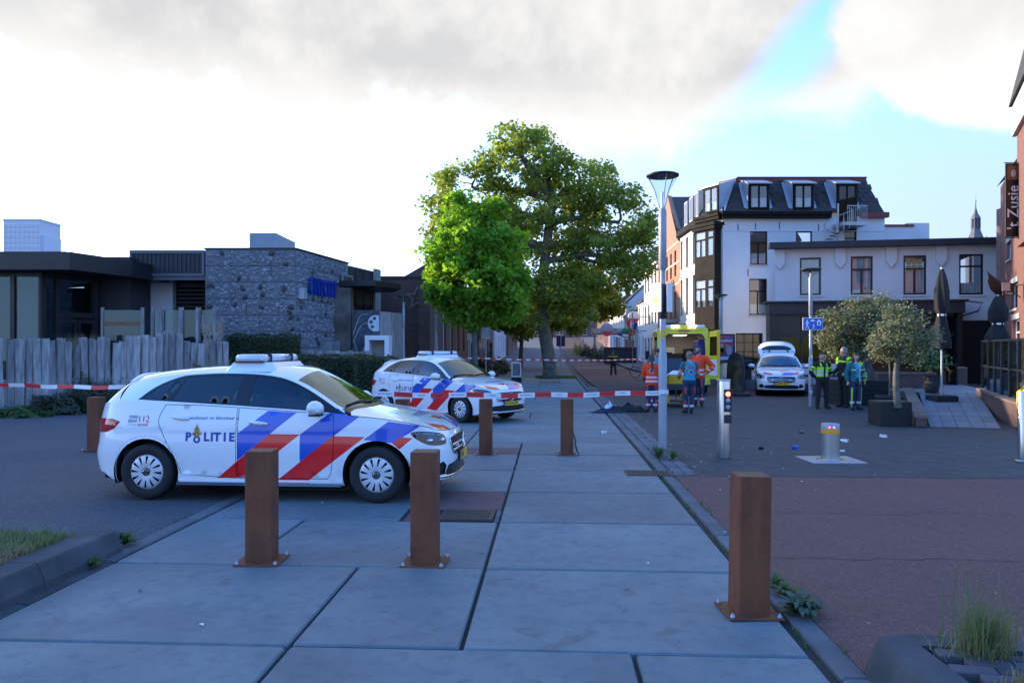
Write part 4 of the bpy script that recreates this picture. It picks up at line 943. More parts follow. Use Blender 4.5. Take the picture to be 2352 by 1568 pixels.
# ---- white corner building with mansard roof -----------------------------------------------------
def mansard():
 Y0 = 46.4; Fp = (X_(1660, Y0), Y0); E = (X_(2032, Y0), Y0); G = (X_(1607, 48.3), 48.3); K = st(9.62, 54.9)
 ze = Z_(497, Y0); zr = Z_(412, Y0)
 t = thing('corner_building', 'white corner building with black oriel bay and dark mansard roof', 'building', (Fp[0], Fp[1], 0))
 def wx(p, base=Fp, Y=Y0): return X_(p, Y) - base[0]
 def wn(a, b, c, d, **k): return (wx(a), wx(b), Z_(d, Y0), Z_(c, Y0), k)
 wins = [wn(1723, 1763, 531, 608, curtain=.35), wn(1828, 1866, 531, 608, curtain=.2), wn(1721, 1762, 640, 723, curtain=.3), wn(1940, 1968, 528, 590, style='transom'), wn(1690, 1752, 765, 850, style='grid')]
 facade(t, Fp, E, 0, ze, wins, 'white_wall', style='cross', frame='black_brown', inset=.12, sill='stone_light')
 facade(t, G, Fp, 0, ze, [], 'white_wall')
 d = math.hypot(G[0]-K[0], G[1]-K[1]); ws = []
 for f, (za, zb) in enumerate(((Z_(720, 50), Z_(625, 50)), (Z_(607, 50), Z_(535, 50)))):
  for a in (d-1.5, d-3.6, d-5.4): ws.append((a-.45, a+.25, za, zb))
 ws.append((1.0, 2.2, .4, 2.9)); ws.append((3.4, 4.6, .9, 2.9))
 facade(t, K, G, 0, ze, ws, 'cream_wall', style='transom', frame='black_brown', inset=.2, fw=.06)
 rzs = math.atan2(G[1]-K[1], G[0]-K[0])
 for z in (3.55, 6.75): part(t, 'string_course', 'cream_wall', lambda mb: mb.box(0, d, -.06, 0, z, z+.14), K, 0, rzs)
 part(t, 'gutter_cornice', 'black_brown', lambda mb: mb.box(0, d+.05, -.3, 0, ze-.18, ze+.22), K, 0, rzs)
 part(t, 'end_wall', 'white_wall', lambda mb: mb.add([(0, 0, 0), (0, 9, 0), (0, 9, ze), (0, 0, ze)], [(0, 1, 2, 3)]), E)
 Lf = E[0]-Fp[0]
 part(t, 'gutter_cornice', 'black_brown', lambda mb: (mb.box(-.1, wx(1905), -.35, 0, ze-.15, ze+.05), mb.box(-.15, wx(1905), -.45, 0, ze+.05, ze+.25)), Fp)
 part(t, 'gutter_cornice', 'red_trim', lambda mb: mb.box(wx(1975), Lf+.15, -.3, 0, ze-.1, ze+.22), Fp)
 rzc = math.atan2(Fp[1]-G[1], Fp[0]-G[0]); dc = math.hypot(Fp[0]-G[0], Fp[1]-G[1])
 part(t, 'gutter_cornice', 'black_brown', lambda mb: (mb.box(-.1, dc+.0, -.35, 0, ze-.15, ze+.05), mb.box(-.12, dc+.02, -.45, 0, ze+.05, ze+.245)), G, 0, rzc)
 top_in = 1.5; A0, A1 = Fp, E; z0 = ze+.22
 tl = (X_(1693, Y0+top_in), Y0+top_in); tr = (X_(1988, Y0+top_in), Y0+top_in); tg = (G[0]+1.4, G[1]+.9); tk = (K[0]+1.3, K[1]); zt = Z_(415, Y0+top_in)
 def slopes(mb):
  R_ = lambda p, z: (p[0]-Fp[0], p[1]-Fp[1], z)
  mb.add([R_(A0, z0), R_(A1, z0), R_(tr, zt), R_(tl, zt)], [(0, 1, 2, 3)]); mb.add([R_(G, z0), R_(A0, z0), R_(tl, zt), R_(tg, zt)], [(0, 1, 2, 3)])
  mb.add([R_(K, z0), R_(G, z0), R_(tg, zt), R_(tk, zt)], [(0, 1, 2, 3)]); mb.add([R_(A1, z0), R_((E[0], E[1]+9), z0), R_((tr[0], E[1]+8), zt), R_(tr, zt)], [(0, 1, 2, 3)])
  mb.add([R_(tl, zt+.01), R_(tr, zt+.01), R_((tr[0], E[1]+8), zt+.01), R_(tk, zt+.01), R_(tg, zt+.01)], [(0, 1, 2, 3, 4)])
 rf = part(t, 'roof', 'roof_dark', slopes, Fp)
 part(t, 'roof_trim', 'red_trim', lambda mb: (mb.box(0, tr[0]-tl[0], -.12, 0, zt-.05, zt+.16),), tl); part(t, 'roof_trim', 'dark_metal', lambda mb: mb.box(-.03, tr[0]-tl[0]+.03, -.16, .3, zt+.162, zt+.22), tl)
 part(t, 'roof_trim', 'red_trim', lambda mb: mb.box(0, math.hypot(tl[0]-tg[0], tl[1]-tg[1]), -.12, 0, zt-.05, zt+.155), tg, 0, math.atan2(tl[1]-tg[1], tl[0]-tg[0]))
 mb = MB(); tw, th = .36, .40; prof = []
 for k in range(7): prof.append((tw*k/6*1.04, .028*math.sin(k/6*2*math.pi) + .03))
 mb.add([(x, 0, z) for x, z in prof] + [(x, th*1.1, z+.012) for x, z in prof] + [(x, 0, -.01) for x, z in prof], [(i, i+1, 8+i, 7+i) for i in range(6)] + [(14+i, 15+i, i+1, i) for i in range(6)], 0, True)
 me = mb.mesh('roof_tile', 'tile_brown'); sl = math.atan2(zt-z0, top_in); Ls = math.hypot(zt-z0, top_in)
 dorm = [(1743, 1.05), (1845, 1.05), (1945, 1.05)]; nt_ = 0
 for j in range(int(Ls/th)):
  q = j*th/Ls; xa = Fp[0] + (tl[0]-Fp[0])*q; xb = E[0] + (tr[0]-E[0])*q
  x = xa
  while x + tw < xb + .05:
   zc = z0 + (zt-z0)*q; blocked = any(abs(x + tw/2 - X_(p, Y0)) < w+.05 and .1 < q < .96 for p, w in dorm)
   if not blocked and nt_ < 300:
    o = obj_from('roof_tile', me, rf, (x-Fp[0], top_in*q, zc + .02)); o.rotation_euler = (sl, 0, 0); nt_ += 1
   x += tw
 for i, (p, w) in enumerate(dorm):
  x0 = X_(p, Y0)-.68; zb = z0+.25; zd = zt-.55
  o = part(t, 'dormer', 'zinc', lambda mb: (mb.add([(0, -.02, zb), (0, 1.4, zd+.55), (0, -.02, zd), (-.22, .12, zb+.1), (-.22, 1.3, zt-.2)], [(0, 2, 1), (0, 3, 4, 1)]), mb.add([(1.36, -.02, zb), (1.36, -.02, zd), (1.36, 1.4, zd+.55), (1.58, .12, zb+.1), (1.58, 1.3, zt-.2)], [(0, 2, 1), (0, 2, 4, 3)]), mb.add([(-.12, -.2, zd-.02), (1.48, -.2, zd-.02), (1.42, 1.45, zt-.02), (-.06, 1.45, zt-.02), (-.12, -.2, zd+.06), (1.48, -.2, zd+.06), (1.42, 1.45, zt+.04), (-.06, 1.45, zt+.04)], [(0, 1, 5, 4), (4, 5, 6, 7), (1, 2, 6, 5), (3, 0, 4, 7), (0, 3, 2, 1)])), (x0, Y0))
  window(t, (x0, Y0-.05), 0, 0, .08, 1.28, (zb if i < 2 else ze-.9), zd-.04, 'double', 'black_brown', inset=.0, curtain=.45 if i < 2 else None, fw=.11)
 cx, cy = (G[0]+Fp[0])/2, (G[1]+Fp[1])/2; nx_, ny_ = math.sin(rzc), -math.cos(rzc)
 cp0 = (cx - .75*math.cos(rzc) + nx_*.0, cy - .75*math.sin(rzc) + ny_*.0)
 part(t, 'dormer', 'zinc', lambda mb: (mb.add([(0, 0, z0+.2), (0, 0, zt-.5), (0, 1.4, zt), (1.5, 0, z0+.2), (1.5, 0, zt-.5), (1.5, 1.4, zt), (1.9, .1, z0+.15)], [(0, 1, 2), (3, 5, 4), (3, 6, 5), (1, 4, 5, 2)]), mb.box(-.1, 1.6, -.15, .0, zt-.55, zt-.45)), cp0, 0, rzc)
 window(t, cp0, 0, rzc, .08, 1.42, z0+.2, zt-.56, 'double', 'black_brown', inset=-.03, fw=.12, curtain=.4)
 for k in range(3):
  q = (K[0] + (G[0]-K[0])*(.25+.27*k), K[1] + (G[1]-K[1])*(.25+.27*k))
  part(t, 'dormer', 'zinc', lambda mb: (mb.add([(0, 0, z0+.2), (0, 0, zt-.5), (0, 1.2, zt-.1), (.9, 0, z0+.2), (.9, 0, zt-.5), (.9, 1.2, zt-.1)], [(0, 1, 2), (3, 5, 4), (1, 4, 5, 2)]),), q, 0, rzs); window(t, q, 0, rzs, .02, .88, z0+.2, zt-.52, 'double', 'white_paint', inset=-.02, fw=.07)
 bw = dc*.86; b0 = (G[0] + (Fp[0]-G[0])*.07 + nx_*.55, G[1] + (Fp[1]-G[1])*.07 + ny_*.55)
 zs = [Z_(757, 47), Z_(708, 47), Z_(640, 47), Z_(592, 47), Z_(528, 47), Z_(513, 47)]
 parts(t, 'oriel_panel', 'black_brown', [(0, bw, 0, .7, zs[0], zs[1]), (0, bw, 0, .7, zs[2], zs[3]), (-.12, bw+.12, -.14, .8, zs[4]-.02, zs[4]+.2), (-.2, bw+.2, -.22, .8, zs[4]+.2, zs[5])], b0, 0, rzc)
 for za, zb in ((zs[1], zs[2]), (zs[3], zs[4]-.02)):
  window(t, b0, 0, rzc, .0, bw*.60, za, zb, 'cross', 'black_brown', inset=0.0, fw=.11, curtain=.95); window(t, b0, 0, rzc, bw*.60, bw, za, zb, 'transom', 'black_brown', inset=0.0, fw=.13, curtain=.9)
  parts(t, 'bay_side', 'black_brown', [(bw-.06, bw, .06, .7, za, zb), (0, .06, .06, .7, za, zb)], b0, 0, rzc)
 part(t, 'bay_bracket', 'black_brown', lambda mb: mb.plate([(.2, zs[0]-.9), (bw-.2, zs[0]-.05), (.2, zs[0]-.05)], .1, .5), b0, 0, rzc)
 part(t, 'string_course', 'white_wall', lambda mb: mb.box(0, Lf, -.03, 0, ze-.95, ze-.9), Fp)
 for p, q in ((1695, 515), (1735, 512), (1790, 510), (1880, 515), (1718, 618)): part(t, 'wall_anchor', 'dark_metal', lambda mb: mb.box(-.02, .02, -.03, 0, Z_(q+16, Y0), Z_(q, Y0)), (X_(p, Y0), Y0))
 ext = thing('rear_extension', 'plain white flat-roofed block right of the mansard building', 'building', (X_(2030, 47), 47, 0))
 mb = MB(); w2 = X_(2155, 47)-X_(2030, 47); w1 = X_(2105, 47)-X_(2030, 47); mb.box(0, w1, .3, 7, 0, Z_(519, 47)); mb.box(w1, w2, 1.0, 7, 0, Z_(506, 47)); mb.build('wall', 'white_wall', ext)
 mb = MB(); mb.box(-.05, w1-.01, .22, 7, Z_(519, 47)+.003, Z_(514, 47)); mb.build('parapet', 'red_trim', ext)
 s = thing('fire_escape', 'grey spiral fire stair with small balcony on the mansard building', 'staircase', (X_(1925, 45.4), 45.4, 5.5))
 zb = Z_(563, 45.4)-5.5; zt2 = Z_(512, 45.4)-5.5
 mb = MB(); mb.tube([(0, 0, zb-.4), (0, 0, zt2+1.2)], .05, 8); mb.build('column', 'galv', s)
 for k in range(12):
  a = 1.2 + k*.5; z = zb-.2 + (zt2-zb+.2)*k/11; mb = MB(); mb.add([(.05*math.cos(a), .05*math.sin(a), z), (.8*math.cos(a-.25), .8*math.sin(a-.25), z), (.8*math.cos(a+.25), .8*math.sin(a+.25), z)], [(0, 1, 2)]); mb.add([(.05*math.cos(a), .05*math.sin(a), z-.04), (.8*math.cos(a-.25), .8*math.sin(a-.25), z-.04), (.8*math.cos(a+.25), .8*math.sin(a+.25), z-.04)], [(2, 1, 0)]); mb.build('tread', 'galv', s)
  mb = MB(); mb.tube([(.8*math.cos(a), .8*math.sin(a), z), (.8*math.cos(a), .8*math.sin(a), z+1.0)], .018, 5); mb.build('baluster', 'galv', s)
 mb = MB(); mb.tube([(.8*math.cos(1.2+k*.25), .8*math.sin(1.2+k*.25), zb+.8 + (zt2-zb+.2)*k/22) for k in range(23)], .025, 6); mb.build('handrail', 'galv', s)
 bx0, bx1 = X_(1938, 45.4)-s.location.x, X_(1983, 45.4)-s.location.x
 mb = MB(); mb.box(bx0-.3, bx1, -.5, .9, zt2-.22, zt2); mb.build('balcony_floor', 'galv', s)
 mb = MB(); mb.box(bx0, bx1, -.5, -.46, zt2+.95, zt2+1.0); mb.box(bx1-.04, bx1, -.46, .9, zt2+.95, zt2+1.0); mb.build('balcony_rail', 'galv', s)
 for k in range(11):
  mb = MB(); x = bx0 + (bx1-bx0-.02)*k/10; mb.box(x, x+.02, -.49, -.47, zt2, zt2+.95); mb.build('baluster', 'galv', s)
mansard()
# ---- white cafe with black shopfront ----------------------------------------------------------------
def cafe():
 YL, YR = 38.0, 36.2; p0 = (X_(1780, YL), YL); p1 = (X_(2290, YR), YR); dx, dy = p1[0]-p0[0], p1[1]-p0[1]; w = math.hypot(dx, dy); rz = math.atan2(dy, dx)
 def along(px):
  k = (px-CX)/F; s = (k*p0[1]-p0[0])/(dx - k*dy); return s*w, p0[1] + dy*s
 t = thing('cafe_building', 'two-storey white cafe with black cornice and black shopfront', 'building', (p0[0], p0[1], 0)); zt = Z_(573, YL)
 wins = []
 for i, (a, b, c, d) in enumerate(((1837, 1886, 592, 678), (1954, 2005, 589, 677), (2075, 2128, 587, 677), (2203, 2259, 584, 677))):
  xa, Y = along(a); xb, _ = along(b)
  wins.append((xa, xb, Z_(d, Y), Z_(c, Y), dict(style='cross' if i < 3 else 'transom', curtain=(.97, .97, .62, .3)[i])))
 facade(t, p0, p1, 0, zt, wins, 'white_wall', frame='dark_frame', inset=.05, sill='white_wall', fw=.09)
 xa, Y = along(2075); xb, _ = along(2128)
 for k in range(2):
  for j in range(3): part(t, 'leaded_pane', 'yellow_glass', lambda mb: mb.box(0, (xb-xa-.3)/3-.03, .055, .07, 0, .28), (p0[0] + dx/w*(xa+.15+(xb-xa-.3)/3*j), p0[1] + dy/w*(xa+.15+(xb-xa-.3)/3*j)), Z_(587, Y)-.45-.32*k, rz)
 part(t, 'cornice', 'dark_clad', lambda mb: (mb.box(-.35, w+.3, -.55, .0, zt+.0, zt+.30),), p0, 0, rz); part(t, 'roof', 'roof_dark', lambda mb: mb.prism([(0, .02), (w, .02), (w+1, 7), (2.5, 7)], zt-.02, zt+.18), p0, 0, rz)
 part(t, 'end_wall', 'white_wall', lambda mb: mb.add([(0, 0, 0), (X_(1790, 45)-p0[0], 45-p0[1], 0), (X_(1790, 45)-p0[0], 45-p0[1], zt), (0, 0, zt)], [(3, 2, 1, 0)]), p0)
 for px in (1790, 1929, 2046, 2160):
  x, Y = along(px); part(t, 'corbel', 'white_wall', lambda mb: mb.plate([(x-.25, zt-.02), (x-.25, zt-.75), (x, zt-1.05), (x+.25, zt-.75), (x+.25, zt-.02)], -.14, 0), p0, 0, rz)
 zf0, zf1 = Z_(722, 37), Z_(696, 37); xs0, xs1 = along(1757)[0], along(2192)[0]
 part(t, 'shop_fascia', 'dark_clad', lambda mb: (mb.box(xs0, xs1, -1.25, -.01, zf0, zf1), mb.box(xs0-.15, xs1+.1, -1.4, -.01, zf1, zf1+.08)), p0, 0, rz)
 parts(t, 'shop_pier', 'dark_frame', [(xs0+.05, xs0+.45, -1.1, -.02, 0, zf0), (xs1-.3, xs1-.05, -1.1, -.02, 0, zf0)], p0, 0, rz)
 xw = [along(q)[0] for q in (1778, 1829, 1900, 1975, 2050, 2110, 2170)]
 for a, b in zip(xw, xw[1:]):
  part(t, 'shop_window', ['dark_frame', 'cafe_glass'], lambda mb: (mb.box(a, b, -1.05, -.95, zf0-.12, zf0), mb.box(a, a+.1, -1.05, -.95, 0, zf0-.12), mb.box(a+.1, b, -1.05, -.95, 0, .75), mb.box(a+.1, b, -1.05, -.95, 2.35, 2.5), mb.box(a+.1, b, -1.0, -.98, .75, 2.35, 1), mb.box(a+.1, b, -1.0, -.98, 2.5, zf0-.12, 1)), p0, 0, rz)
 part(t, 'shop_plinth', 'white_wall', lambda mb: mb.box(xw[0], xw[3], -1.12, -1.06, .45, 1.0), p0, 0, rz)
 xg = along(2192)[0]; part(t, 'yard_gate', 'dark_frame', lambda mb: mb.box(xg, w-.3, -.1, -.02, 0, Z_(736, 36.4)), p0, 0, rz)
 part(t, 'gate_lintel', 'white_wall', lambda mb: mb.box(xg-.05, w-.2, -.22, -.11, Z_(736, 36.4), Z_(716, 36.4)), p0, 0, rz)
 part(t, 'awning_arm', 'dark_metal', lambda mb: (mb.tube([(xs1, -1.2, zf1), (xs1+.7, -1.4, zf1-.1), (xs1+.5, -1.4, zf1-.5), (xs1-.3, -1.2, zf0-.2)], .04, 6),), p0, 0, rz)
 part(t, 'orange_lamp', 'amber_lamp', lambda mb: mb.ball((along(1846)[0], -1.6, Z_(743, 37)), .035, 8, 6), p0, 0, rz)
cafe()
# ---- brick restaurant at the right edge --------------------------------------------------------------
def restaurant():
 a = (X_(2298, 35.2), 35.2); b = (X_(2352, 26.5)+.35, 26.5); zt = 9.5
 t = thing('brick_restaurant', 'red brick restaurant with white stone lintels at the right edge', 'building', (a[0], a[1], 0))
 w = math.hypot(b[0]-a[0], b[1]-a[1]); rz = math.atan2(b[1]-a[1], b[0]-a[0])
 def al(px):
  k = (px-CX)/F; s = (k*a[1]-a[0])/((b[0]-a[0]) - k*(b[1]-a[1])); return s*w, a[1] + (b[1]-a[1])*s
 wins = []
 for (p, q, c, d, o) in ((2322, 2338, 655, 712, 'double'), (2313, 2322, 560, 600, 'double'), (2326, 2342, 735, 830, 'transom')):
  x0, Y = al(p); x1, _ = al(q); wins.append((x0, x1, Z_(d, Y), Z_(c, Y), dict(style=o)))
 facade(t, a, b, 0, zt, wins, 'red_brick', frame='white_paint', inset=.12, sill='stone_light')
 for (x0, x1, z0, z1, o) in wins: part(t, 'lintel', 'stone_light', lambda mb: mb.box(x0-.15, x1+.15, -.04, 0, z1, z1+.22), a, 0, rz)
 part(t, 'side_wall', 'red_brick', lambda mb: mb.box(0, 8, 0, .3, 0, zt-1.0), a); part(t, 'roof', 'tile_brown', lambda mb: mb.add([(-.2, 0, zt), (b[0]-a[0], b[1]-a[1], zt), (b[0]-a[0]+5, b[1]-a[1], zt+4.5), (5, 0, zt+4.5)], [(0, 1, 2, 3)]), a)
 x, Y = al(2349); x += 1.7; part(t, 'turret', 'red_brick', lambda mb: mb.box(x-.3, x+3.4, -.35, 0, 5.6, Z_(245, Y)+.2), a, 0, rz); part(t, 'turret_cap', 'stone_light', lambda mb: mb.box(x-.45, x+3.6, -.5, -.35, Z_(330, Y), Z_(265, Y)), a, 0, rz); part(t, 'turret_roof', 'roof_dark', lambda mb: mb.add([(x-.5, -.6, Z_(262, Y)), (x+4, -.6, Z_(262, Y)), (x+4, .6, Z_(262, Y)), (x-.5, .6, Z_(262, Y)), (x+1.8, .2, Z_(262, Y)+4)], [(0, 1, 4), (1, 2, 4), (2, 3, 4), (3, 0, 4), (3, 2, 1, 0)]), a, 0, rz)
 Yb = 27.5; bt = thing('restaurant_banner', "tall black banner reading 't Zusje on the brick restaurant", 'banner', (X_(2327, Yb), Yb, Z_(460, Yb)))
 bw, bh = X_(2345, Yb)-X_(2309, Yb), Z_(380, Yb)-Z_(548, Yb)
 mb = MB(); mb.box(-bw/2, bw/2, -.02, .02, -bh/2, bh/2); mb.build('cloth', 'black_paint', bt)
 for z in (bh/2+.03, -bh/2-.03): mb = MB(); mb.tube([(-bw/2-.04, 0, z), (bw/2+.3, 0, z)], .02, 6); mb.build('bracket', 'dark_metal', bt)
 mb = MB(); mb.box(-bw*.40, bw*.40, -.026, -.021, bh*.28, bh*.47); mb.build('badge', 'banner_gold', bt)
 mb = MB(); mb.ball((0, -.03, bh*.365), (bw*.17, .012, bh*.055), 12, 8); mb.build('badge_face', 'banner_face', bt)
 mb = MB(); put_text(mb, "'t Zusje", .60, lambda x, y: (-y*1.0, -.03, x - bh*.10), .004, squeeze=.92); mb.build('lettering', 'letter_white', bt)
 Y2 = 28.6; s2 = thing('hanging_sign', 'small black hanging sign with pale face badge at the brick restaurant', 'sign', (X_(2312, Y2), Y2, Z_(662, Y2)))
 mb = MB(); mb.box(-.16, .30, -.02, .02, -.28, .20); mb.build('board', 'black_paint', s2); mb = MB(); mb.box(-.20, .12, -.03, -.021, -.10, .22); mb.build('badge', 'banner_face', s2)
 mb = MB(); put_text(mb, 'Zusje', .14, lambda x, y: (x+.06, -.03, y-.19)); mb.build('lettering', 'letter_white', s2)
 mb = MB(); mb.tube([(.3, 0, .1), (1.2, .3, .2)], .02, 6); mb.build('bracket', 'dark_metal', s2)
 f = thing('black_flag', 'drooping black flag on a slanted pole at the brick restaurant', 'flag', (X_(2292, 29), 29, Z_(640, 29)))
 mb = MB(); mb.tube([(-.45, 0, .28), (.9, 0, -.75)], .018, 6); mb.build('pole', 'dark_metal', f)
 mb = MB(); g = []
 for i in range(7):
  q = i/6; x, z = -.40 + .62*q, .22 - .5*q; g.append([(x, 0, z)] + [(x + .02*k + .03*math.sin(k*2+i), .03*math.sin(3*q+k), z - k*.17*(1-.1*q)) for k in range(1, 5)])
 mb.rings(g, False, 0, True, closed=False); mb.build('cloth', 'black_paint', f)
pm('banner_gold', (.22, .11, .04), .6, var=.4, scale=9); pm('banner_face', (.48, .44, .40), .6, var=.3, scale=14); restaurant()
# ---- far landmarks ----------------------------------------------------------------------------------------
def far_marks():
 Y = 260; t = thing('tower_block', 'pale distant flat-topped tower block at the far left skyline', 'tower', (X_(50, Y), Y, 0)); z1, z0 = Z_(507, Y), 0; x0, x1 = X_(8, Y)-t.location.x, X_(91, Y)-t.location.x
 mb = MB(); mb.box(x0, x1, 0, 12, 0, z1); mb.box(x1, x1+.9, 1, 11, 0, z1-5); mb.build('wall', 'tower_pale', t)
 mb = MB(); mb.box(x0-.2, x1+.2, -.2, 12, z1+.01, z1+.7); mb.build('parapet', 'tower_pale', t)
 r = random.Random(4); mb0 = MB(); mb0.box(-.45, .45, -.12, .0, 0, 1.2); me = mb0.mesh('window', 'tower_glass')
 for k in range(8):
  z = z1 - 2.6 - k*1.9
  for i in range(8): obj_from('window', me, t, (x0 + (x1-x0)*(i+.5)/8, 0, z))
 Y = 210; t = thing('church_spire', 'distant dark church spire above the cafe roof', 'church tower', (X_(2241, Y), Y, 0)); Zq = lambda p: Z_(p, Y)
 def oct_(mb, prof): mb.lathe(prof, 8, smooth=False)
 mb = MB(); oct_(mb, [(2.6, 0), (2.6, Zq(560)), (2.4, Zq(556)), (1.15, Zq(528)), (1.25, Zq(526)), (1.25, Zq(524))]); mb.build('spire_base', 'spire_slate', t)
 mb = MB(); oct_(mb, [(.75, Zq(526)), (.75, Zq(505)), (1.3, Zq(504)), (1.2, Zq(500)), (.55, Zq(490)), (.18, Zq(478)), (.02, Zq(455))]); mb.build('lantern', 'spire_slate', t)
 for k in range(8): a = 6.283*k/8; mb = MB(); mb.box(-.13, .13, -.13, .13, Zq(526), Zq(504)); o = mb.build('lantern_post', 'spire_slate', t, (1.08*math.cos(a), 1.08*math.sin(a), 0))
 mb = MB(); mb.tube([(0, 0, Zq(458)), (0, 0, Zq(446))], .07, 5); mb.ball((0, 0, Zq(462)), .25, 8, 6); mb.build('finial', 'gold', t)
 for sx in (-1, 1): mb = MB(); mb.lathe([(.35, 0), (.35, Zq(556)), (.02, Zq(542))], 6, (sx*2.5, -1, 0)); mb.build('pinnacle', 'spire_slate', t)
 t = thing('unseen_shade_house', 'long tall brick house row, unseen left of the frame, added to shade the foreground', 'house', (-45, 30, 0)); hy = 30  # out of view; added and sized to keep low sun off the foreground
 facade(t, (-45, 6), (-45, 58), 0, 9.6, [(2 + 4.3*k, 3.2 + 4.3*k, .9 + 3.0*f, 2.7 + 3.0*f) for k in range(11) for f in (0, 1, 2)], 'red_brick', frame='white_paint')
 part(t, 'roof', 'tile_brown', lambda mb: mb.add([(.4, -24.2, 9.5), (.4, 28.2, 9.5), (-5, 28.2, 15), (-5, -24.2, 15), (-10, 28.2, 9.5), (-10, -24.2, 9.5)], [(0, 1, 2, 3), (3, 2, 4, 5)]), (-45, hy))
 for y in (28, -24): part(t, 'gable_wall', 'red_brick', lambda mb: mb.add([(0, y, 0), (-9.8, y, 0), (-9.8, y, 9.6), (-5, y, 14.9), (0, y, 9.6)], [(0, 1, 2, 3, 4)]), (-45, hy))
pm('tower_pale', (.62, .64, .68), .8, var=.06); pm('tower_glass', (.50, .52, .56), .3); pm('spire_slate', (.10, .105, .12), .7)
far_marks()
# ------------------------------------------------------------------ police cars
def interp(tab, x):
 if x <= tab[0][0]: return tab[0][1]
 for (a, va), (b, vb) in zip(tab, tab[1:]):
  if x <= b:
   t = (x - a) / (b - a); return va + (vb - va) * t
 return tab[-1][1]
def dense_tab(pts, k=8): return spline(pts, k)
CAR_OUT = spline([(2.215, 0), (2.205, .25), (2.165, .50), (2.075, .70), (1.92, .815), (1.68, .870), (1.365, .890), (.8, .895), (0, .896), (-.8, .895), (-1.365, .890), (-1.70, .868), (-1.95, .80), (-2.10, .66), (-2.17, .4), (-2.19, 0)], 8)
CAR_U = [0.0]
for _a, _b in zip(CAR_OUT, CAR_OUT[1:]): CAR_U.append(CAR_U[-1] + math.hypot(_b[0]-_a[0], _b[1]-_a[1]))
UMAX = CAR_U[-1]
_uu = np.array(CAR_U); _ox = np.array([p[0] for p in CAR_OUT]); _oy = np.array([p[1] for p in CAR_OUT])
def u_of_x(x): return float(np.interp(-x, -_ox, _uu))
_nf = int(np.argmax(_oy))
def u_of_y(y): return float(np.interp(y, _oy[:_nf+1], _uu[:_nf+1]))      # on the front
def car_plan(u):
 x, y = float(np.interp(u, _uu, _ox)), float(np.interp(u, _uu, _oy))
 e = .02; xa, ya = float(np.interp(u-e, _uu, _ox)), float(np.interp(u-e, _uu, _oy)); xb, yb = float(np.interp(u+e, _uu, _ox)), float(np.interp(u+e, _uu, _oy))
 if u < e: ya = -yb; xa = xb
 if u > UMAX - e: yb = -ya; xb = xa
 tx, ty = xb - xa, yb - ya; l = math.hypot(tx, ty) or 1
 return x, y, -ty / l * -1, tx / l * -1          # outward normal
IN_SIDE = dense_tab([(.15, .05), (.24, .018), (.34, .012), (.50, -.004), (.66, -.004), (.80, .008), (.875, .006), (.93, .022), (1.05, .048), (1.16, .075)])
IN_FRONT = dense_tab([(.15, .16), (.21, .06), (.26, .02), (.34, .012), (.45, .0), (.56, .0), (.66, .018), (.74, .045), (.80, .085), (.86, .15), (1.2, .4)])
IN_REAR = dense_tab([(.15, .20), (.28, .05), (.40, .0), (.55, -.012), (.64, .02), (.80, .03), (.95, .05), (1.10, .09), (1.2, .12)])
def inset_at(u, z):
 wf = max(0, min(1, (1.05 - u) / .55)); wf = wf*wf*(3-2*wf)
 wr = max(0, min(1, (u - (UMAX - 1.0)) / .5)); wr = wr*wr*(3-2*wr)
 return interp(IN_FRONT, z) * wf + interp(IN_REAR, z) * wr + interp(IN_SIDE, z) * (1 - wf - wr)
def low(u, z, off=0.0):                              # lower body: perimeter position, height -> point (left side, y > 0)
 x, y, nx, ny = car_plan(max(0, min(UMAX, u)))
 d = -inset_at(u, z) + off
 return (x + nx * d, y + ny * d, z)
BELT = dense_tab([(u_of_y(0), .775), (u_of_y(.35), .785), (u_of_y(.6), .80), (u_of_x(2.05), .822), (u_of_x(1.9), .868), (u_of_x(1.7), .915), (u_of_x(1.4), .958), (u_of_x(1.03), .992), (u_of_x(.47), 1.040), (u_of_x(-.277), 1.086), (u_of_x(-1.0), 1.122), (u_of_x(-1.52), 1.148), (u_of_x(-1.85), 1.135), (u_of_x(-2.08), 1.09), (UMAX, 1.05)])
def belt(u): return interp(BELT, u)
def belt_pt(u, off=0.0): return low(u, belt(u), off)
BX = [(belt_pt(u), u) for u in np.linspace(0, UMAX, 260)]
_bx = np.array([p[0][0] for p in BX]); _by = np.array([p[0][1] for p in BX]); _bz = np.array([p[0][2] for p in BX])
_k = int(np.argmin(_bx))
RAIL = [(1.03, .838, .992), (.9, .800, 1.068), (.7, .748, 1.190), (.5, .700, 1.300), (.3, .664, 1.388), (.1, .640, 1.440), (-.2, .624, 1.470), (-.6, .616, 1.474), (-1.0, .606, 1.452), (-1.4, .588, 1.408), (-1.6, .570, 1.374), (-1.76, .548, 1.340)]
RAIL = spline(RAIL, 6)
_rx = np.array([p[0] for p in RAIL][::-1]); _ry = np.array([p[1] for p in RAIL][::-1]); _rz = np.array([p[2] for p in RAIL][::-1])
def edge_at(x):                                      # where the top surface meets the side at x
 if x >= 1.03: return float(np.interp(-x, -_bx[:_k], _by[:_k])), float(np.interp(-x, -_bx[:_k], _bz[:_k]))
 return float(np.interp(x, _rx, _ry)), float(np.interp(x, _rx, _rz))
ZC = dense_tab([(-1.80, 1.432), (-1.70, 1.445), (-1.4, 1.492), (-.9, 1.537), (-.4, 1.556), (.0, 1.553), (.22, 1.530), (.38, 1.490), (.55, 1.405), (.8, 1.255), (1.0, 1.130), (1.12, 1.062), (1.2, 1.042), (1.5, .988), (1.8, .922), (2.0, .858), (2.08, .820), (2.13, .785), (2.2, .77)])
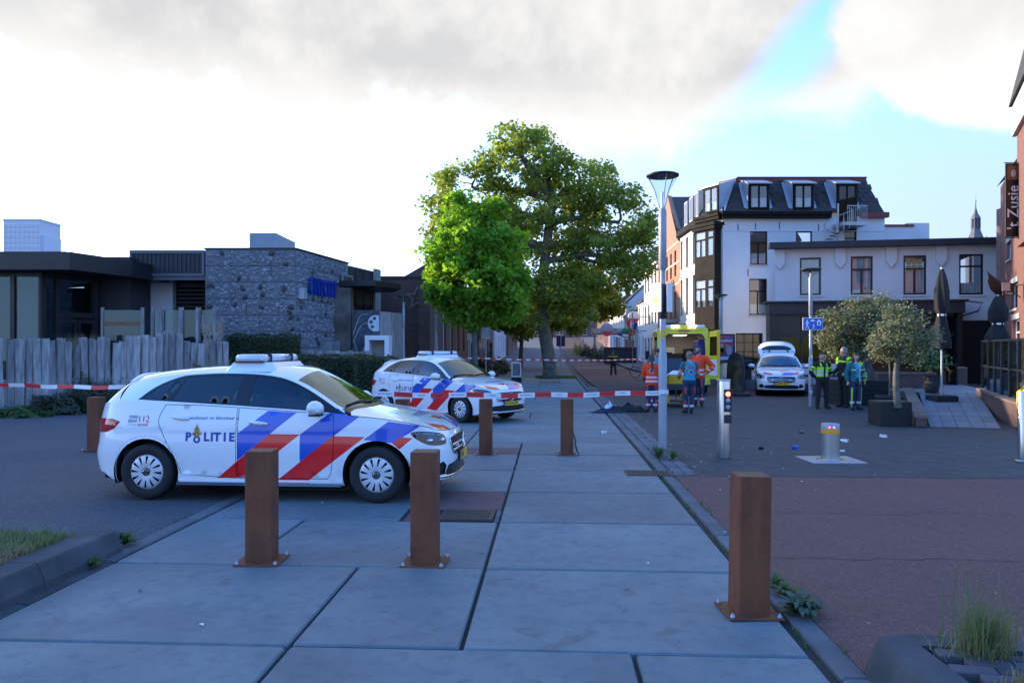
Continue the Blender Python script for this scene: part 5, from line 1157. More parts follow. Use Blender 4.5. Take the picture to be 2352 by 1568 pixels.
def top(x, y, off=0.0):
 ye, ze = edge_at(x); zc = max(interp(ZC, x), ze); t = min(1.0, abs(y) / max(ye, .02))
 p = 2.2 if x > .3 else 3.0
 return (x, y, zc - (zc - ze) * t ** p + off)
def side(x, z, off=0.0):                             # greenhouse side
 yb = float(np.interp(-x, -_bx[:_k], _by[:_k])); zb = float(np.interp(-x, -_bx[:_k], _bz[:_k])); yr, zr = edge_at(min(x, 1.02))
 t = (z - zb) / max(zr - zb, .004); t = max(-.1, min(1.1, t))
 return (x, yb + (yr - yb) * t + .02 * math.sin(math.pi * max(0, min(1, t))) * min(1, (zr - zb) / .3) + off, z)
def mirror_add(mb, src, mi=None):
 """append src and its mirror image"""
 for sgn in (1, -1):
  b = len(mb.v)
  mb.v.extend((p[0], p[1] * sgn, p[2]) for p in src.v)
  for f, m, s in zip(src.f, src.m, src.sm):
   mb.f.append(tuple(b + i for i in (f if sgn > 0 else f[::-1]))); mb.m.append(m); mb.sm.append(s)
def shrink(poly, d):
 """move a 2-D outline inwards by d (both orientations)"""
 A = sum(a[0]*b[1] - b[0]*a[1] for a, b in zip(poly, poly[1:] + poly[:1])); s = 1 if A > 0 else -1; o = []; n = len(poly)
 for i, p in enumerate(poly):
  a, b = poly[i-1], poly[(i+1) % n]
  n1 = Vector((-(p[1]-a[1]), p[0]-a[0])).normalized(); n2 = Vector((-(b[1]-p[1]), b[0]-p[0])).normalized()
  q = n1 + n2
  if q.length < 1e-5: q = n1
  q = q / max(.35, q.length_squared / 2) * s
  o.append((p[0] + q.x*d, p[1] + q.y*d))
 return o
def cp(px, py): return ((px - 983) / 481.0, .325 + (788 + (px - 327) * .0335 - py) / 500.0)   # side survey -> (x, z)
def car_materials():
 def livery(name, polys, ax, ay, yabs=False):
  m, nt = newmat(name); t = NT(nt); v = t.coord(); sp = t.n('SeparateXYZ'); t.l(v, sp.inputs[0])
  a, b = sp.outputs[ax], sp.outputs[ay]; col = t.mix(t.ramp(t.noise(1.5, 4, .5, v), .3, .7), (.80, .80, .80), (.76, .765, .775))
  for poly, c in polys:
   A = sum(p[0]*q[1] - q[0]*p[1] for p, q in zip(poly, poly[1:] + poly[:1]))
   if A < 0: poly = poly[::-1]
   msk = None
   for p, q in zip(poly, poly[1:] + poly[:1]):
    nx, ny = -(q[1]-p[1]), q[0]-p[0]; l = math.hypot(nx, ny); nx /= l; ny /= l
    d = t.math('ADD', t.math('ADD', t.math('MULTIPLY', a, nx), t.math('MULTIPLY', b, ny)), -(p[0]*nx + p[1]*ny))
    e = t.math('GREATER_THAN', d, 0.0); msk = e if msk is None else t.math('MULTIPLY', msk, e)
   col = t.mix(msk, col, c)
  dn = t.ramp(t.noise(5, 8, .7, v, dist=.4), .5, .8); lowd = t.ramp(sp.outputs[2], .62, .22)
  col = t.mix(t.math('MULTIPLY', t.math('MULTIPLY', dn, lowd), .35), col, (.22, .19, .16))
  p = t.principled(col, .28, 0); p.inputs['Coat Weight'].default_value = 1.0; p.inputs['Coat Roughness'].default_value = .03
  return m
 BL, RD = (.004, .080, .50), (.78, .006, .008)
 def P(*q): return [cp(*a) for a in q]
 side_polys = [(P((858, 578), (1025, 453), (1190, 467), (858, 732)), BL), (P((1040, 585), (1213, 592), (905, 832), (740, 832)), RD),
     (P((1213, 592), (1440, 428), (1520, 440), (1568, 482), (1213, 748)), BL), (P((1395, 605), (1578, 615), (1262, 856), (1085, 850)), RD),
     (P((1568, 632), (1705, 532), (1880, 562), (1735, 655)), BL), (P((1728, 655), (1772, 622), (1840, 630), (1768, 690)), RD)]
 livery('car_paint', side_polys, 0, 2)
 hood = [([(1.84, .62), (2.02, .62), (2.10, .40), (1.95, .42)], RD), ([(1.93, .44), (2.2, .40), (2.2, -.02), (1.88, .16)], BL),
   ([(1.83, .16), (1.90, .16), (1.97, .02), (1.83, -.10)], RD), ([(2.2, -.30), (2.05, -.30), (1.86, -.62), (2.02, -.62)], RD)]
 livery('hood_paint', hood, 0, 1)
 pm('plain_paint', (.80, .80, .80), .28, 0, var=.04, coat=1.0)
 glassmat('tint_glass', (.035, .038, .045), .75, .01, .06); glassmat('car_glass', (.40, .48, .50), .8, .01, .05, (.75, .9, 1.0)); glassmat('screen_glass', (.22, .28, .30), .95, .01, .16, (.66, .85, 1.0))
 glassmat('lamp_glass', (.45, .47, .5), .8, .01, .05); pm('lens_glass', (.62, .66, .72), .15, 0, var=.1, scale=20, coat=1.0)
 pm('trim', (.010, .011, .012), .3, 0, var=.2); pm('liner', (.006, .006, .006), .9)
 pm('hubcap', (.62, .635, .66), .35, .25, var=.08); pm('seat_cloth', (.018, .018, .022), .9)
 m, nt = newmat('tail_red'); t = NT(nt); t.principled((.45, .012, .014), .12, 0, None, Coat_Weight=1.0)
 pm('plate_yellow', (.78, .48, .015), .5, 0, var=.05); pm('plate_blue', (.01, .05, .45), .5)
 pm('retro', (.66, .68, .70), .5, var=.1, scale=40)
car_materials()
DLO = spline([cp(*p) for p in ((250, 375), (320, 309), (400, 265), (510, 235), (700, 218), (870, 214), (1000, 224), (1120, 257), (1230, 312), (1340, 382), (1486, 497))], 5) + [cp(1380, 478), cp(1210, 461), cp(850, 425), cp(430, 394)]
def clampdlo(p):
 x, z = p; zb = float(np.interp(-x, -_bx[:_k], _bz[:_k])); zr = edge_at(min(x, 1.02))[1]
 return (x, min(max(z, zb + .012), max(zr - .012, zb + .02)))
DLO = [clampdlo(p) for p in DLO]
def build_car():
 car = thing('police_car', 'white police car', 'police car', group='police cars with red and blue stripes')
 ARC = .392
 def circ(cx, n=30): return [(u_of_x(cx + ARC * math.cos(a)), .32 + ARC * math.sin(a)) for a in [math.pi * 2 * i / n for i in range(n)]]
 zb0 = lambda u: .235 if u < .75 else (.195 if u < UMAX - .75 else .30)
 def arch(cx):
  a0 = math.asin((.195 - .32) / ARC)
  return [(u_of_x(cx + ARC * math.cos(a)), .32 + ARC * math.sin(a)) for a in np.linspace(math.pi - a0, a0, 22)]
 us = lambda x: u_of_x(x)
 bottom = [(0, .235), (u_of_y(.45), .235), (us(2.0), .24)] + arch(1.365)[::-1] + arch(-1.365)[::-1] + [(us(-1.95), .30), (UMAX, .32)]
 topl = [(u, belt(u)) for u in np.linspace(UMAX, 0, 70)]
 outer = bottom + topl
 def dpoly(pts): return [(us(x), z) for x, z in pts]
 zt = lambda x: belt(us(x)) - .006
 fd = [(-.262, zt(-.262)), (.3, zt(.3)), (.62, zt(.62)), (.86, zt(.86)), (.88, .80), (.87, .52), (.84, .33), (.80, .268), (-.262, .262)]
 rdk = spline([cp(430, 400), cp(396, 480), cp(412, 545), cp(448, 620), cp(500, 720), cp(530, 808)], 4)
 rdk = [(x, min(z, zt(x))) for x, z in rdk]
 rd = [(-.275, .262)] + [(-.275, zt(-.275)), (-.7, zt(-.7))] + rdk
 fd_u, rd_u = dpoly(fd), dpoly(rd)
 fy = lambda pts: [(u_of_y(y), z) for y, z in pts]
 headl = [(us(1.765), .806), (us(1.90), .815), (us(2.02), .80), (u_of_y(.62), .765), (u_of_y(.585), .71), (u_of_y(.60), .655), (us(2.06), .645), (us(1.95), .66), (us(1.84), .715), (us(1.775), .765)]
 headl = spline(headl, 3, True)
 vent = fy([(.70, .30), (.62, .30), (.60, .40), (.66, .455), (.735, .43), (.78, .38), (.79, .34)])
 tail = [(us(-1.70), .905), (us(-1.82), .935), (us(-1.98), .935), (us(-2.08), .92), (us(-2.10), .80), (us(-2.0), .77), (us(-1.88), .78), (us(-1.77), .83)]
 outn = lambda c: (c[0] * .15, c[1], 0.05) if abs(c[0]) < 1.9 else (c[0], c[1] * .5, 0)
 f = lambda u, z: low(u, z)
 src = MB(); panel(src, outer, [fd_u, rd_u, headl, tail, vent], f, .07, 0, outn)
 xs = np.linspace(1.02, -1.75, 50)
 sp_out = [(x, float(np.interp(-x, -_bx[:_k], _bz[:_k]))) for x in xs] + [(x, edge_at(x)[1]) for x in xs[::-1]]
 panel(src, sp_out, [DLO], lambda x, z: side(x, z), .06, 0, lambda c: (0, 1, .2))
 body = MB(); mirror_add(body, src)
 body.build('body', 'car_paint', car)
 rear = MB()
 rr = []
 for k in range(7):
  q = k / 6; row = []
  for i in range(13):
   a = i / 12
   xt, yt, ztp = top(-1.76, .548 * (1 - a)); ub = us(-1.76) + (UMAX - us(-1.76)) * a; bx, by, bz = belt_pt(ub)
   row.append((xt + (bx - xt) * q - .03 * math.sin(math.pi * q), yt + (by - yt) * q, ztp + (bz - ztp) * q))
  rr.append(row)
 rear.rings(rr, False, 0, True, closed=False); tm = MB(); mirror_add(tm, rear)
 tm.build('tailgate', ['plain_paint'], car)
 g = MB(); g2 = []
 for k in range(7):
  q = .08 + .8 * k / 6; row = []
  for i in range(13):
   a = .34 + .66 * i / 12
   xt, yt, ztp = top(-1.76, .548 * (1 - a)); ub = us(-1.76) + (UMAX - us(-1.76)) * a; bx, by, bz = belt_pt(ub)
   row.append((xt + (bx - xt) * q - .03 * math.sin(math.pi * q) - .006, yt + (by - yt) * q, ztp + (bz - ztp) * q + .003))
  g2.append(row)
 g.rings(g2, False, 0, True, closed=False); tm = MB(); mirror_add(tm, g); tm.build('rear_window', 'tint_glass', car)
 mb = MB(); rs = []
 for y in np.linspace(-.55, .55, 15):
  x, _, z = top(-1.70, y); rs.append([(x + .05, y, z + .008), (x - .05, y, z + .012), (x - .125 + .05 * (y/.55)**2, y, z - .012), (x - .125 + .05*(y/.55)**2, y, z - .035), (x - .06, y, z - .05)])
 mb.rings(rs, True, 0, True); mb.build('spoiler', 'plain_paint', car)
 for sgn in (1, -1):
  for nm, pu, hx, hz in (('front_door', fd_u, (-.13, .10), .915), ('rear_door', rd_u, (-1.06, -.84), .965)):
   mb = MB(); panel(mb, shrink(pu, .007), [], f, .07, 0, outn); d = MB()
   d.v = [(p[0], p[1]*sgn, p[2]) for p in mb.v]; d.f = [q if sgn > 0 else q[::-1] for q in mb.f]; d.m = mb.m; d.sm = mb.sm
   door = d.build('door', 'car_paint', car)
   hb = MB(); rs = []
   for i in range(9):
    a = i / 8; x = hx[0] + (hx[1]-hx[0]) * a; q = low(us(x), hz - .02 * a, .012 + .022 * math.sin(math.pi * a)); w = .011 + .012 * math.sin(math.pi * a)
    rs.append([(q[0], (q[1] + dy) * sgn, q[2] + dz) for dy, dz in ((-.02, -w), (0, -w), (.006, 0), (0, w), (-.02, w))])
   hb.rings(rs, True, 0, True); hb.build('handle', 'plain_paint', door)
 src = MB(); panel(src, DLO, [], lambda x, z: side(x, z, -.006), .08, 0, lambda c: (0, 1, .2))
 tm = MB(); mirror_add(tm, src);
 def z_at(x, up):
  zs = [a[1] + (b[1]-a[1]) * (x-a[0])/(b[0]-a[0]) for a, b in zip(DLO, DLO[1:] + DLO[:1]) if (a[0]-x)*(b[0]-x) <= 0 and a[0] != b[0]]
  return (max(zs) if up else min(zs)) if zs else 1.1
 def pane(x0, x1, lean0, lean1, m=.022):
  pts = []
  for k in range(13):
   x = x0 + (x1-x0)*k/12; pts.append((x, z_at(x, False) + m * .8))
  for k in range(13):
   q = 1 - k/12; x = x0 + lean0 + (x1 + lean1 - x0 - lean0) * q; pts.append((x, z_at(x, True) - m))
  return pts
 p_q = [p for p in pane(-1.46, -1.165, .16, .155)]; p_r = pane(-1.09, -.32, .10, .02); p_f = pane(-.155, .56, .02, .0, .024)
 p_t = pane(.60, .93, 0, -.08)
 trim = MB(); srt = MB(); panel(srt, DLO, [shrink(p_q, -.0), p_r, p_f], lambda x, z: side(x, z, .0), .06, 0, lambda c: (0, 1, .2)); mirror_add(trim, srt); trim.build('window_trim', 'trim', car)
 for nm, pl, mt in (('quarter_window', p_q, 'tint_glass'), ('rear_door_window', p_r, 'tint_glass'), ('front_door_window', p_f, 'car_glass')):
  for sgn in (1, -1):
   s_ = MB(); panel(s_, pl, [], lambda x, z: side(x, z, -.004), .07, 0, lambda c: (0, 1, .2)); d = MB()
   d.v = [(p[0], p[1]*sgn, p[2]) for p in s_.v]; d.f = [q if sgn > 0 else q[::-1] for q in s_.f]; d.m = s_.m; d.sm = s_.sm
   d.build(nm, mt, car)
 up = lambda c: (0, 0, 1)
 def wb(y, d=0.0): return 1.135 - .17 * (abs(y)/.8) ** 2.2 + d      # windscreen foot
 hood = [(wb(y, .02), y) for y in np.linspace(-.80, .80, 21)]
 fr = [(p[0][0], p[0][1]) for p in BX[:_k] if p[0][0] > 1.06]
 hood = [(x, y) for x, y in hood if abs(y) < .79] + [(x - .002, y * .985) for x, y in fr[::-1]] + [(x - .002, -y * .985) for x, y in fr[1:]]
 mb = MB(); panel(mb, hood, [], lambda x, y: top(x, y, .004), .075, 0, up); hd = mb.build('bonnet', 'hood_paint', car)
 def wt(y): return .405 - .05 * (abs(y)/.65) ** 2
 ws = [(wb(y, -.012), y) for y in np.linspace(-.735, .735, 19)]
 sideL = [(x, edge_at(x)[0] - .055) for x in np.linspace(.86, .46, 9)]
 ws = ws + sideL + [(wt(y), y) for y in np.linspace(.63, -.63, 17)] + [(x, -y) for x, y in sideL[::-1]]
 roof = [(wb(y, .0), y) for y in np.linspace(-.80, .80, 21)] + [(x, edge_at(x)[0]) for x in np.linspace(.99, -1.76, 44)] + [(x, -edge_at(x)[0]) for x in np.linspace(-1.76, .99, 44)]
 mb = MB(); panel(mb, roof, [ws], lambda x, y: top(x, y), .07, 0, up); mb.build('roof', 'plain_paint', car)
 mb = MB(); panel(mb, ws, [], lambda x, y: top(x, y, .002), .08, 0, up); wsc = mb.build('windscreen', 'screen_glass', car)
 for s0 in (.60, -.05):
  mb = MB(); pts = []
  for k in range(7):
   q = k/6; y = s0 - .62 * q; x = wb(y) - .03 - .07 * (1 - abs(q-.5)); pts.append(top(x, y, .018))
  mb.tube(pts, .011, 5); mb.build('wiper', 'black_plastic', wsc)
 mb = MB()
 rs = []
 for y in np.linspace(-.78, .78, 21):
  x = wb(y); a = top(x + .05, y, .001); b = top(x - .035, y, .006); rs.append([a, b])
 mb.rings(rs, False, 0, True, closed=False); mb.build('scuttle', 'trim', car)
 def wheel():
  w = bpy.data.objects.new('wheel', None); C.objects.link(w); w.parent = car
  R0, RW = .322, .205
  mb = MB(); prof = [(.205, -.09), (.225, -.10), (.262, -.106), (.296, -.102), (.314, -.088), (R0, -.06), (R0, .06), (.314, .088), (.296, .102), (.262, .106), (.225, .10), (.205, .09)]
  mb.lathe(prof, 40, axis='y'); mb.build('tyre', 'rubber', w)
  mb = MB()
  prof = lambda r: .088 + .016 * math.sin(min(1, r/.21) * math.pi) - .03 * max(0, (r-.195)/.02) - .012 * (1 if r < .03 else 0)
  oc = [(.212*math.cos(a), .212*math.sin(a)) for a in np.linspace(0, 2*math.pi, 48, endpoint=False)]
  holes = []
  for k in range(12):
   a = 2*math.pi*k/12 + .13; sk = .06; pts = []
   for rr_, da in ((.098, -.055), (.178, -.082), (.186, 0), (.178, .092), (.098, .045)): pts.append((rr_*math.cos(a+da + sk*(rr_-.1)*6), rr_*math.sin(a+da + sk*(rr_-.1)*6)))
   holes.append(pts)
  panel(mb, oc, holes, lambda x, z: (x, prof(math.hypot(x, z)), z), .022, 0, lambda c: (0, 1, 0))
  rim = mb.build('rim', 'hubcap', w)
  mb = MB(); mb.lathe([(.0, .02), (.212, .02), (.212, .085)], 32, axis='y'); mb.build('brake_disc', 'liner', w)
  mb = MB(); mb.lathe([(.045, .096), (.045, .108), (.038, .111), (.001, .111)], 24, axis='y'); mb.build('hub_badge', 'trim', w)
  mb = MB()
  for k in range(3):
   a = math.pi/2 + 2*math.pi*k/3; mb.add([(.005*math.cos(a+1.57), .113, .005*math.sin(a+1.57)), (.028*math.cos(a), .113, .028*math.sin(a)), (.005*math.cos(a-1.57), .113, .005*math.sin(a-1.57))], [(0, 1, 2)])
  mb.lathe([(.030, .112), (.034, .113), (.034, .112)], 20, axis='y'); mb.build('hub_star', 'chrome', w)
  return w
 w0 = wheel(); spots = [(1.365, 1, .2), (-1.365, 1, .9), (1.365, -1, .5), (-1.365, -1, .1)]
 for i, (x, s_, spin) in enumerate(spots):
  w = w0 if i == 0 else copy_tree(w0, car)
  w.location = (x, s_ * .782, .322); w.rotation_euler = (0, spin, 0 if s_ > 0 else math.pi)
 mb = MB(); mb.box(-2.05, 2.05, -.60, .60, .20, .30); mb.box(-.93, .93, -.84, .84, .19, .30)
 for cx in (1.365, -1.365):
  for s_ in (1, -1):
   rs = [[(cx + .40*math.cos(a), y*s_, .32 + .40*math.sin(a)) for a in np.linspace(-.35, math.pi + .35, 18)] for y in (.60, .875)]
   mb.rings(rs, False, 0, True, closed=False)
   mb.add([rs[0][i] for i in range(18)] , [tuple(range(18))])
 mb.build('underbody', 'liner', car)
 mb = MB(); mb.box(-1.7, .98, -.78, .78, .42, .56); mb.box(.62, .95, -.76, .76, .55, .93); mb.box(-1.75, -1.6, -.6, .6, .5, 1.1)
 mb.build('cabin_floor', 'seat_cloth', car)
 for (x, y) in ((.0, .37), (.0, -.37), (-.85, .37), (-.85, -.37)):
  mb = MB(); mb.cbox(x - .22, x + .28, y - .24, y + .24, .50, .68, .05)
  rs = []
  for k in range(7):
   q = k/6; w = .24 - .06 * q**2; cxk = x - .24 - .16 * q; zk = .62 + .55 * q; th = .10 - .03*q
   rs.append([(cxk - th, y - w*.8, zk), (cxk, y - w, zk), (cxk + th, y - w*.8, zk), (cxk + th, y + w*.8, zk), (cxk, y + w, zk), (cxk - th, y + w*.8, zk)])
  mb.rings(rs, True, 0, True); mb.ball((x - .43, y, 1.27), (.05, .13, .09), 10, 6); mb.build('seat', 'seat_cloth', car)
 mb = MB(); mb.lathe([(.165, 0), (.185, .012), (.165, .024), (.150, .012), (.165, 0)], 20, axis='x', c=(.47, .37, .93)); mb.build('steering_wheel', 'black_plastic', car)
 def fpoly(mb, pts, off, mi=0, both=False, st=.05):
  """outline in (y, z) on the nose, spanning both sides"""
  def fn(y, z):
   p = low(u_of_y(abs(y)), z, off); return (p[0], math.copysign(p[1], y) if abs(y) > 1e-6 else 0.0, z)
  panel(mb, pts, [], fn, st, mi, lambda c: (1, 0, 0))
 mb = MB(); gpts = spline([(-.50, .665), (-.44, .715), (0, .725), (.44, .715), (.50, .665), (.47, .575), (.40, .515), (0, .49), (-.40, .515), (-.47, .575)], 3, True)
 fpoly(mb, gpts, .005); gr = mb.build('grille', 'trim', car)
 mb = MB(); bn = spline([(-.50, .665), (-.44, .715), (0, .725), (.44, .715), (.50, .665), (.47, .575), (.40, .515), (0, .49), (-.40, .515), (-.47, .575)], 3, True)
 rim_pts = []
 for y, z in bn + bn[:1]:
  p = low(u_of_y(abs(y)), z, .010); rim_pts.append((p[0], math.copysign(p[1], y), z))
 mb.tube(rim_pts, .008, 5, False);
 for zz in (.635, .575):
  for s_ in (1, -1):
   pts = []
   for k in range(7):
    y = .09 + .37 * k / 6; p = low(u_of_y(y), zz - .012*k/6, .016); pts.append((p[0], p[1]*s_, p[2]))
   mb.tube(pts, .016, 6)
 mb.build('grille_bars', 'chrome', gr)
 mb = MB(); x0 = low(0, .61, .018)[0]; mb.lathe([(.078, 0), (.088, .014), (.078, .020), (.072, .010)], 26, axis='x', c=(x0, 0, .61))
 for k in range(3):
  a = math.pi/2 + 2*math.pi*k/3; c_, s_ = math.cos, math.sin
  mb.add([(x0+.008, .018*c_(a+1.05), .61+.018*s_(a+1.05)), (x0+.012, .076*c_(a), .61+.076*s_(a)), (x0+.008, .018*c_(a-1.05), .61+.018*s_(a-1.05)), (x0+.022, 0, .61)], [(0, 3, 1), (1, 3, 2)])
 mb.build('emblem', 'chrome', gr)
 for s_ in (1, -1):
  mb = MB(); p = low(u_of_y(.30), .605, .02); mb.cbox(p[0]-.03, p[0]+.008, s_*.30-.045, s_*.30+.045, .592, .622, .004); mb.build('strobe_light', 'lens_glass', gr)
 mb = MB(); fpoly(mb, [(-.62, .30), (-.56, .405), (-.25, .425), (.25, .425), (.56, .405), (.62, .30), (.5, .275), (-.5, .275)], .004); mb.build('lower_intake', 'trim', car)
 mb = MB(); pts = []
 for k in range(25):
  y = -.80 + 1.6*k/24; p = low(u_of_y(min(.80, abs(y))), .262 + .03*(abs(y)/.8)**3, .012); pts.append((p[0], math.copysign(p[1], y), p[2]))
 mb.tube(pts, .016, 6, True); mb.build('bumper_strip', 'chrome', car)
 for s_ in (1, -1):
  src = MB(); panel(src, vent, [], lambda u, z: low(u, z, -.02), .05, 0, outn); d = MB()
  d.v = [(p[0], p[1]*s_, p[2]) for p in src.v]; d.f = [q if s_ > 0 else q[::-1] for q in src.f]; d.m = src.m; d.sm = src.sm
  d.build('side_vent', 'trim', car)
  src = MB(); panel(src, headl, [], lambda u, z: low(u, z, -.035), .05, 0, outn)
  def mir(src, nm, mt, par):
   d = MB(); d.v = [(p[0], p[1]*s_, p[2]) for p in src.v]; d.f = [q if s_ > 0 else q[::-1] for q in src.f]; d.m = src.m; d.sm = src.sm
   return d.build(nm, mt, par)
  hl = mir(src, 'headlight', 'trim', car)
  src = MB(); pts = [low(u, z, -.010) for u, z in spline([(us(1.80), .785), (us(1.92), .785), (us(2.04), .768), (u_of_y(.62), .748)], 4)]; src.tube(pts, .009, 6); mir(src, 'running_light', 'chrome', hl)
  src = MB();
  for (yy, zz) in ((us(1.97), .705), (u_of_y(.645), .70)):
   p = low(yy, zz, -.03); src.ball(p, (.05, .045, .033), 10, 6)
  mir(src, 'reflector', 'chrome', hl)
  src = MB(); panel(src, headl, [], lambda u, z: low(u, z, .002), .05, 0, outn); mir(src, 'cover', 'lamp_glass', hl)
  src = MB(); panel(src, tail, [], lambda u, z: low(u, z, .006), .04, 0, outn); mir(src, 'tail_light', 'tail_red', car)
  mb = MB(); rs = []
  for k in range(9):
   q = k/8; r_ = math.sin(math.pi * min(1, .08 + q*.9)) ** .55
   yk = s_ * (.90 + .25 * q); cx = .70 - .02*q
   rs.append([(cx + (.105 if math.cos(a) > 0 else .075) * r_ * math.cos(a), yk, 1.08 + .088 * r_ * math.sin(a) + .01*q) for a in np.linspace(0, 2*math.pi, 14, endpoint=False)])
  mb.rings(rs if s_ > 0 else [r_[::-1] for r_ in rs], True, 0, True); mr = mb.build('wing_mirror', 'plain_paint', car)
  mb = MB(); mb.tube([(.66, s_*.84, 1.02), (.69, s_*.93, 1.025)], .022, 6);
  pts = [(.70 + .078*math.cos(a), s_*(1.0 + .10*t_), 1.032) for a, t_ in ((.9, -.8), (.6, 0), (.9, .8))]; mb.cbox(.645, .775, min(s_*.93, s_*1.09), max(s_*.93, s_*1.09), 1.0, 1.03, .012); mb.build('mirror_foot', 'trim', mr)
  mb = MB(); mb.tube([(.778, s_*.94, 1.055), (.785, s_*1.02, 1.052), (.755, s_*1.105, 1.06)], .007, 5); mb.build('indicator', 'chrome', mr)
  mb = MB(); rs = []
  for x in np.linspace(-.985, .965, 12):
   p = low(us(x), .20, .01); rs.append([(x, s_*(p[1]-.06), .175), (x, s_*(p[1]+.030), .185), (x, s_*(p[1]+.034), .222), (x, s_*(p[1]-.02), .242)])
  mb.rings(rs if s_ < 0 else [q[::-1] for q in rs], True, 0, False); mb.build('sill', 'chrome', car)
  def ft(txt, size, x0, z0, mt, bold=0.0, nm='lettering', sq=1.0):
   mb = MB()
   if s_ > 0: fn = lambda a, b: low(us(x0 - a), z0 + b, .0035)
   else:
    def fn(a, b):
     p = low(us(x0 + a), z0 + b, .0035); return (p[0], -p[1], p[2])
   put_text(mb, txt, size, fn, bold, squeeze=sq, flip=False); return mb.build(nm, mt, car)
  dirn = -s_
  zP = .735; base = -.56
  for ch, px in zip('P LITIE', (575, 0, 680, 712, 742, 786, 826)):
   if ch == ' ': continue
   x = (px - 983)/481.0
   if s_ > 0: x = 2*(-.585) - x
   ft(ch, .135, x, zP, 'letter_blue', .006, 'lettering')
  xo = (625 - 983)/481.0
  if s_ > 0: xo = 2*(-.585) - xo
  def fl(pts, mt, nm, zoff=.0035):
   mb = MB()
   def fn(a, b):
    p = low(us(xo + a*dirn), zP + b, zoff); return (p[0], p[1]*s_, p[2])
   panel(mb, pts, [], fn, .03, 0, lambda c: (0, s_, 0)); mb.build(nm, mt, car)
  ringo = [(.042*math.cos(a), -.026 + .042*math.sin(a)) for a in np.linspace(0, 6.283, 20, endpoint=False)]
  ringi = [(.020*math.cos(a), -.026 + .020*math.sin(a)) for a in np.linspace(0, 6.283, 14, endpoint=False)]
  mb = MB()
  def fn(a, b):
   p = low(us(xo + a*dirn), zP + b, .0035); return (p[0], p[1]*s_, p[2])
  panel(mb, ringo, [ringi], fn, .03, 0, lambda c: (0, s_, 0)); mb.build('emblem_ring', 'letter_blue', car)
  fl([(-.06, .035), (0, -.008), (.062, .042), (.0, .085)], 'gold', 'emblem_book', .0055)
  fl(spline([(0, .04), (-.03, .08), (-.012, .115), (.004, .155), (.012, .12), (.03, .095), (.022, .06)], 3, True), 'gold', 'emblem_flame', .0065)
  xm = (708-983)/481.0; xm = xm if s_ < 0 else 2*(-.585) - xm
  ft('« waakzaam en dienstbaar »', .056, xm, .957, 'letter_blue', .0, 'lettering')
  xa = (236-983)/481.0;
  o1 = .0
  for txt, px, z, sz, mt, bd in (('0900', 237, .958, .056, 'letter_grey', .001), ('8844', 233, .912, .056, 'letter_grey', .001), ('112', 299, .935, .100, 'letter_red', .0), ('geen spoed', 233, .874, .024, 'letter_grey', 0), ('spoed', 296, .876, .052, 'letter_red', 0)):
   x = (px - 983)/481.0 + .02
   if s_ > 0: x = 2*(-1.50) - x
   ft(txt, sz, x, z, mt, bd)
  mb = MB()
  def dash(x, z, a, ln=.045, h=.014):
   c_, q_ = math.cos(a), math.sin(a); pts = []
   for du, dv in ((-ln/2, -h/2), (ln/2, -h/2), (ln/2, h/2), (-ln/2, h/2)):
    p = low(us(x + du*c_ - dv*q_), z + du*q_ + dv*c_, .003); pts.append((p[0], p[1]*s_, p[2]))
   mb.add(pts, [(0, 1, 2, 3) if s_ > 0 else (3, 2, 1, 0)])
  for k in range(8): dash(-.92 + .06*k, .30, 0)
  for k in range(3): dash(.66 + .055*k, .285, 0)
  for a in np.linspace(.12, 2.6, 18): dash(-1.365 + .425*math.cos(a), .32 + .425*math.sin(a), a + 1.57)
  for a in np.linspace(2.75, 3.2, 4): dash(1.365 + .425*math.cos(a), .32 + .425*math.sin(a), a + 1.57)
  mb.build('reflective_tape', 'retro', car)['kind'] = 'stuff'
 mb = MB(); put_text(mb, 'POLITIE', .15, lambda a, b: top(1.70 - b, -a * -1, .0075), .004, squeeze=1.15); mb.build('lettering', 'letter_blue', car)
 lb = bpy.data.objects.new('light_bar', None); C.objects.link(lb); lb.parent = car; lb.location = (-.13, 0, -.018)
 mb = MB(); rs = []
 for (z, a, b) in ((1.50, .33, .60), (1.575, .27, .55), (1.612, .24, .54)):
  rs.append([(-.14 + a*sx*(.88 if abs(sy) > .9 else 1), b*sy, z) for sx, sy in ((-1, -.85), (-.9, -1), (.9, -1), (1, -.85), (1, .85), (.9, 1), (-.9, 1), (-1, .85))])
 mb.rings(rs, True, 0, False); mb.build('plinth', 'plain_paint', lb)
 def capsule(y0, y1, r0=.15):
  mb = MB(); rs = []
  for z, e in ((1.618, .0), (1.635, .018), (1.675, .02), (1.70, .0), (1.708, -.03)):
   a = .165 + e; b0 = y0 - (e if y0 > -.5 else e); b1 = y1 + e
   rs.append([(-.14 - a, y0 + .05 - e, z), (-.14 - a + .05, y0 - e, z), (-.14 + a - .05, y0 - e, z), (-.14 + a, y0 + .05 - e, z), (-.14 + a, y1 - .05 + e, z), (-.14 + a - .05, y1 + e, z), (-.14 - a + .05, y1 + e, z), (-.14 - a, y1 - .05 + e, z)])
  mb.rings(rs, True, 0, True); return mb
 capsule(.36, .56).build('lens', 'lens_glass', lb); capsule(-.56, -.36).build('lens', 'lens_glass', lb); capsule(-.32, .32).build('lens', 'lens_glass', lb)
 mb = MB()
 for y in (.34, -.34): mb.cbox(-.33, .05, y - .022, y + .022, 1.615, 1.712, .012)
 mb.cbox(-.32, .04, -.58, .58, 1.610, 1.624, .01); mb.build('divider', 'black_plastic', lb)
 mb = MB()
 for k in range(6):
  y = -.5 + .2*k
  for x in (-.28, -.0): mb.cbox(x - .025, x + .025, y - .06, y + .06, 1.635, 1.675, .008)
 mb.build('led_modules', 'chrome', lb)
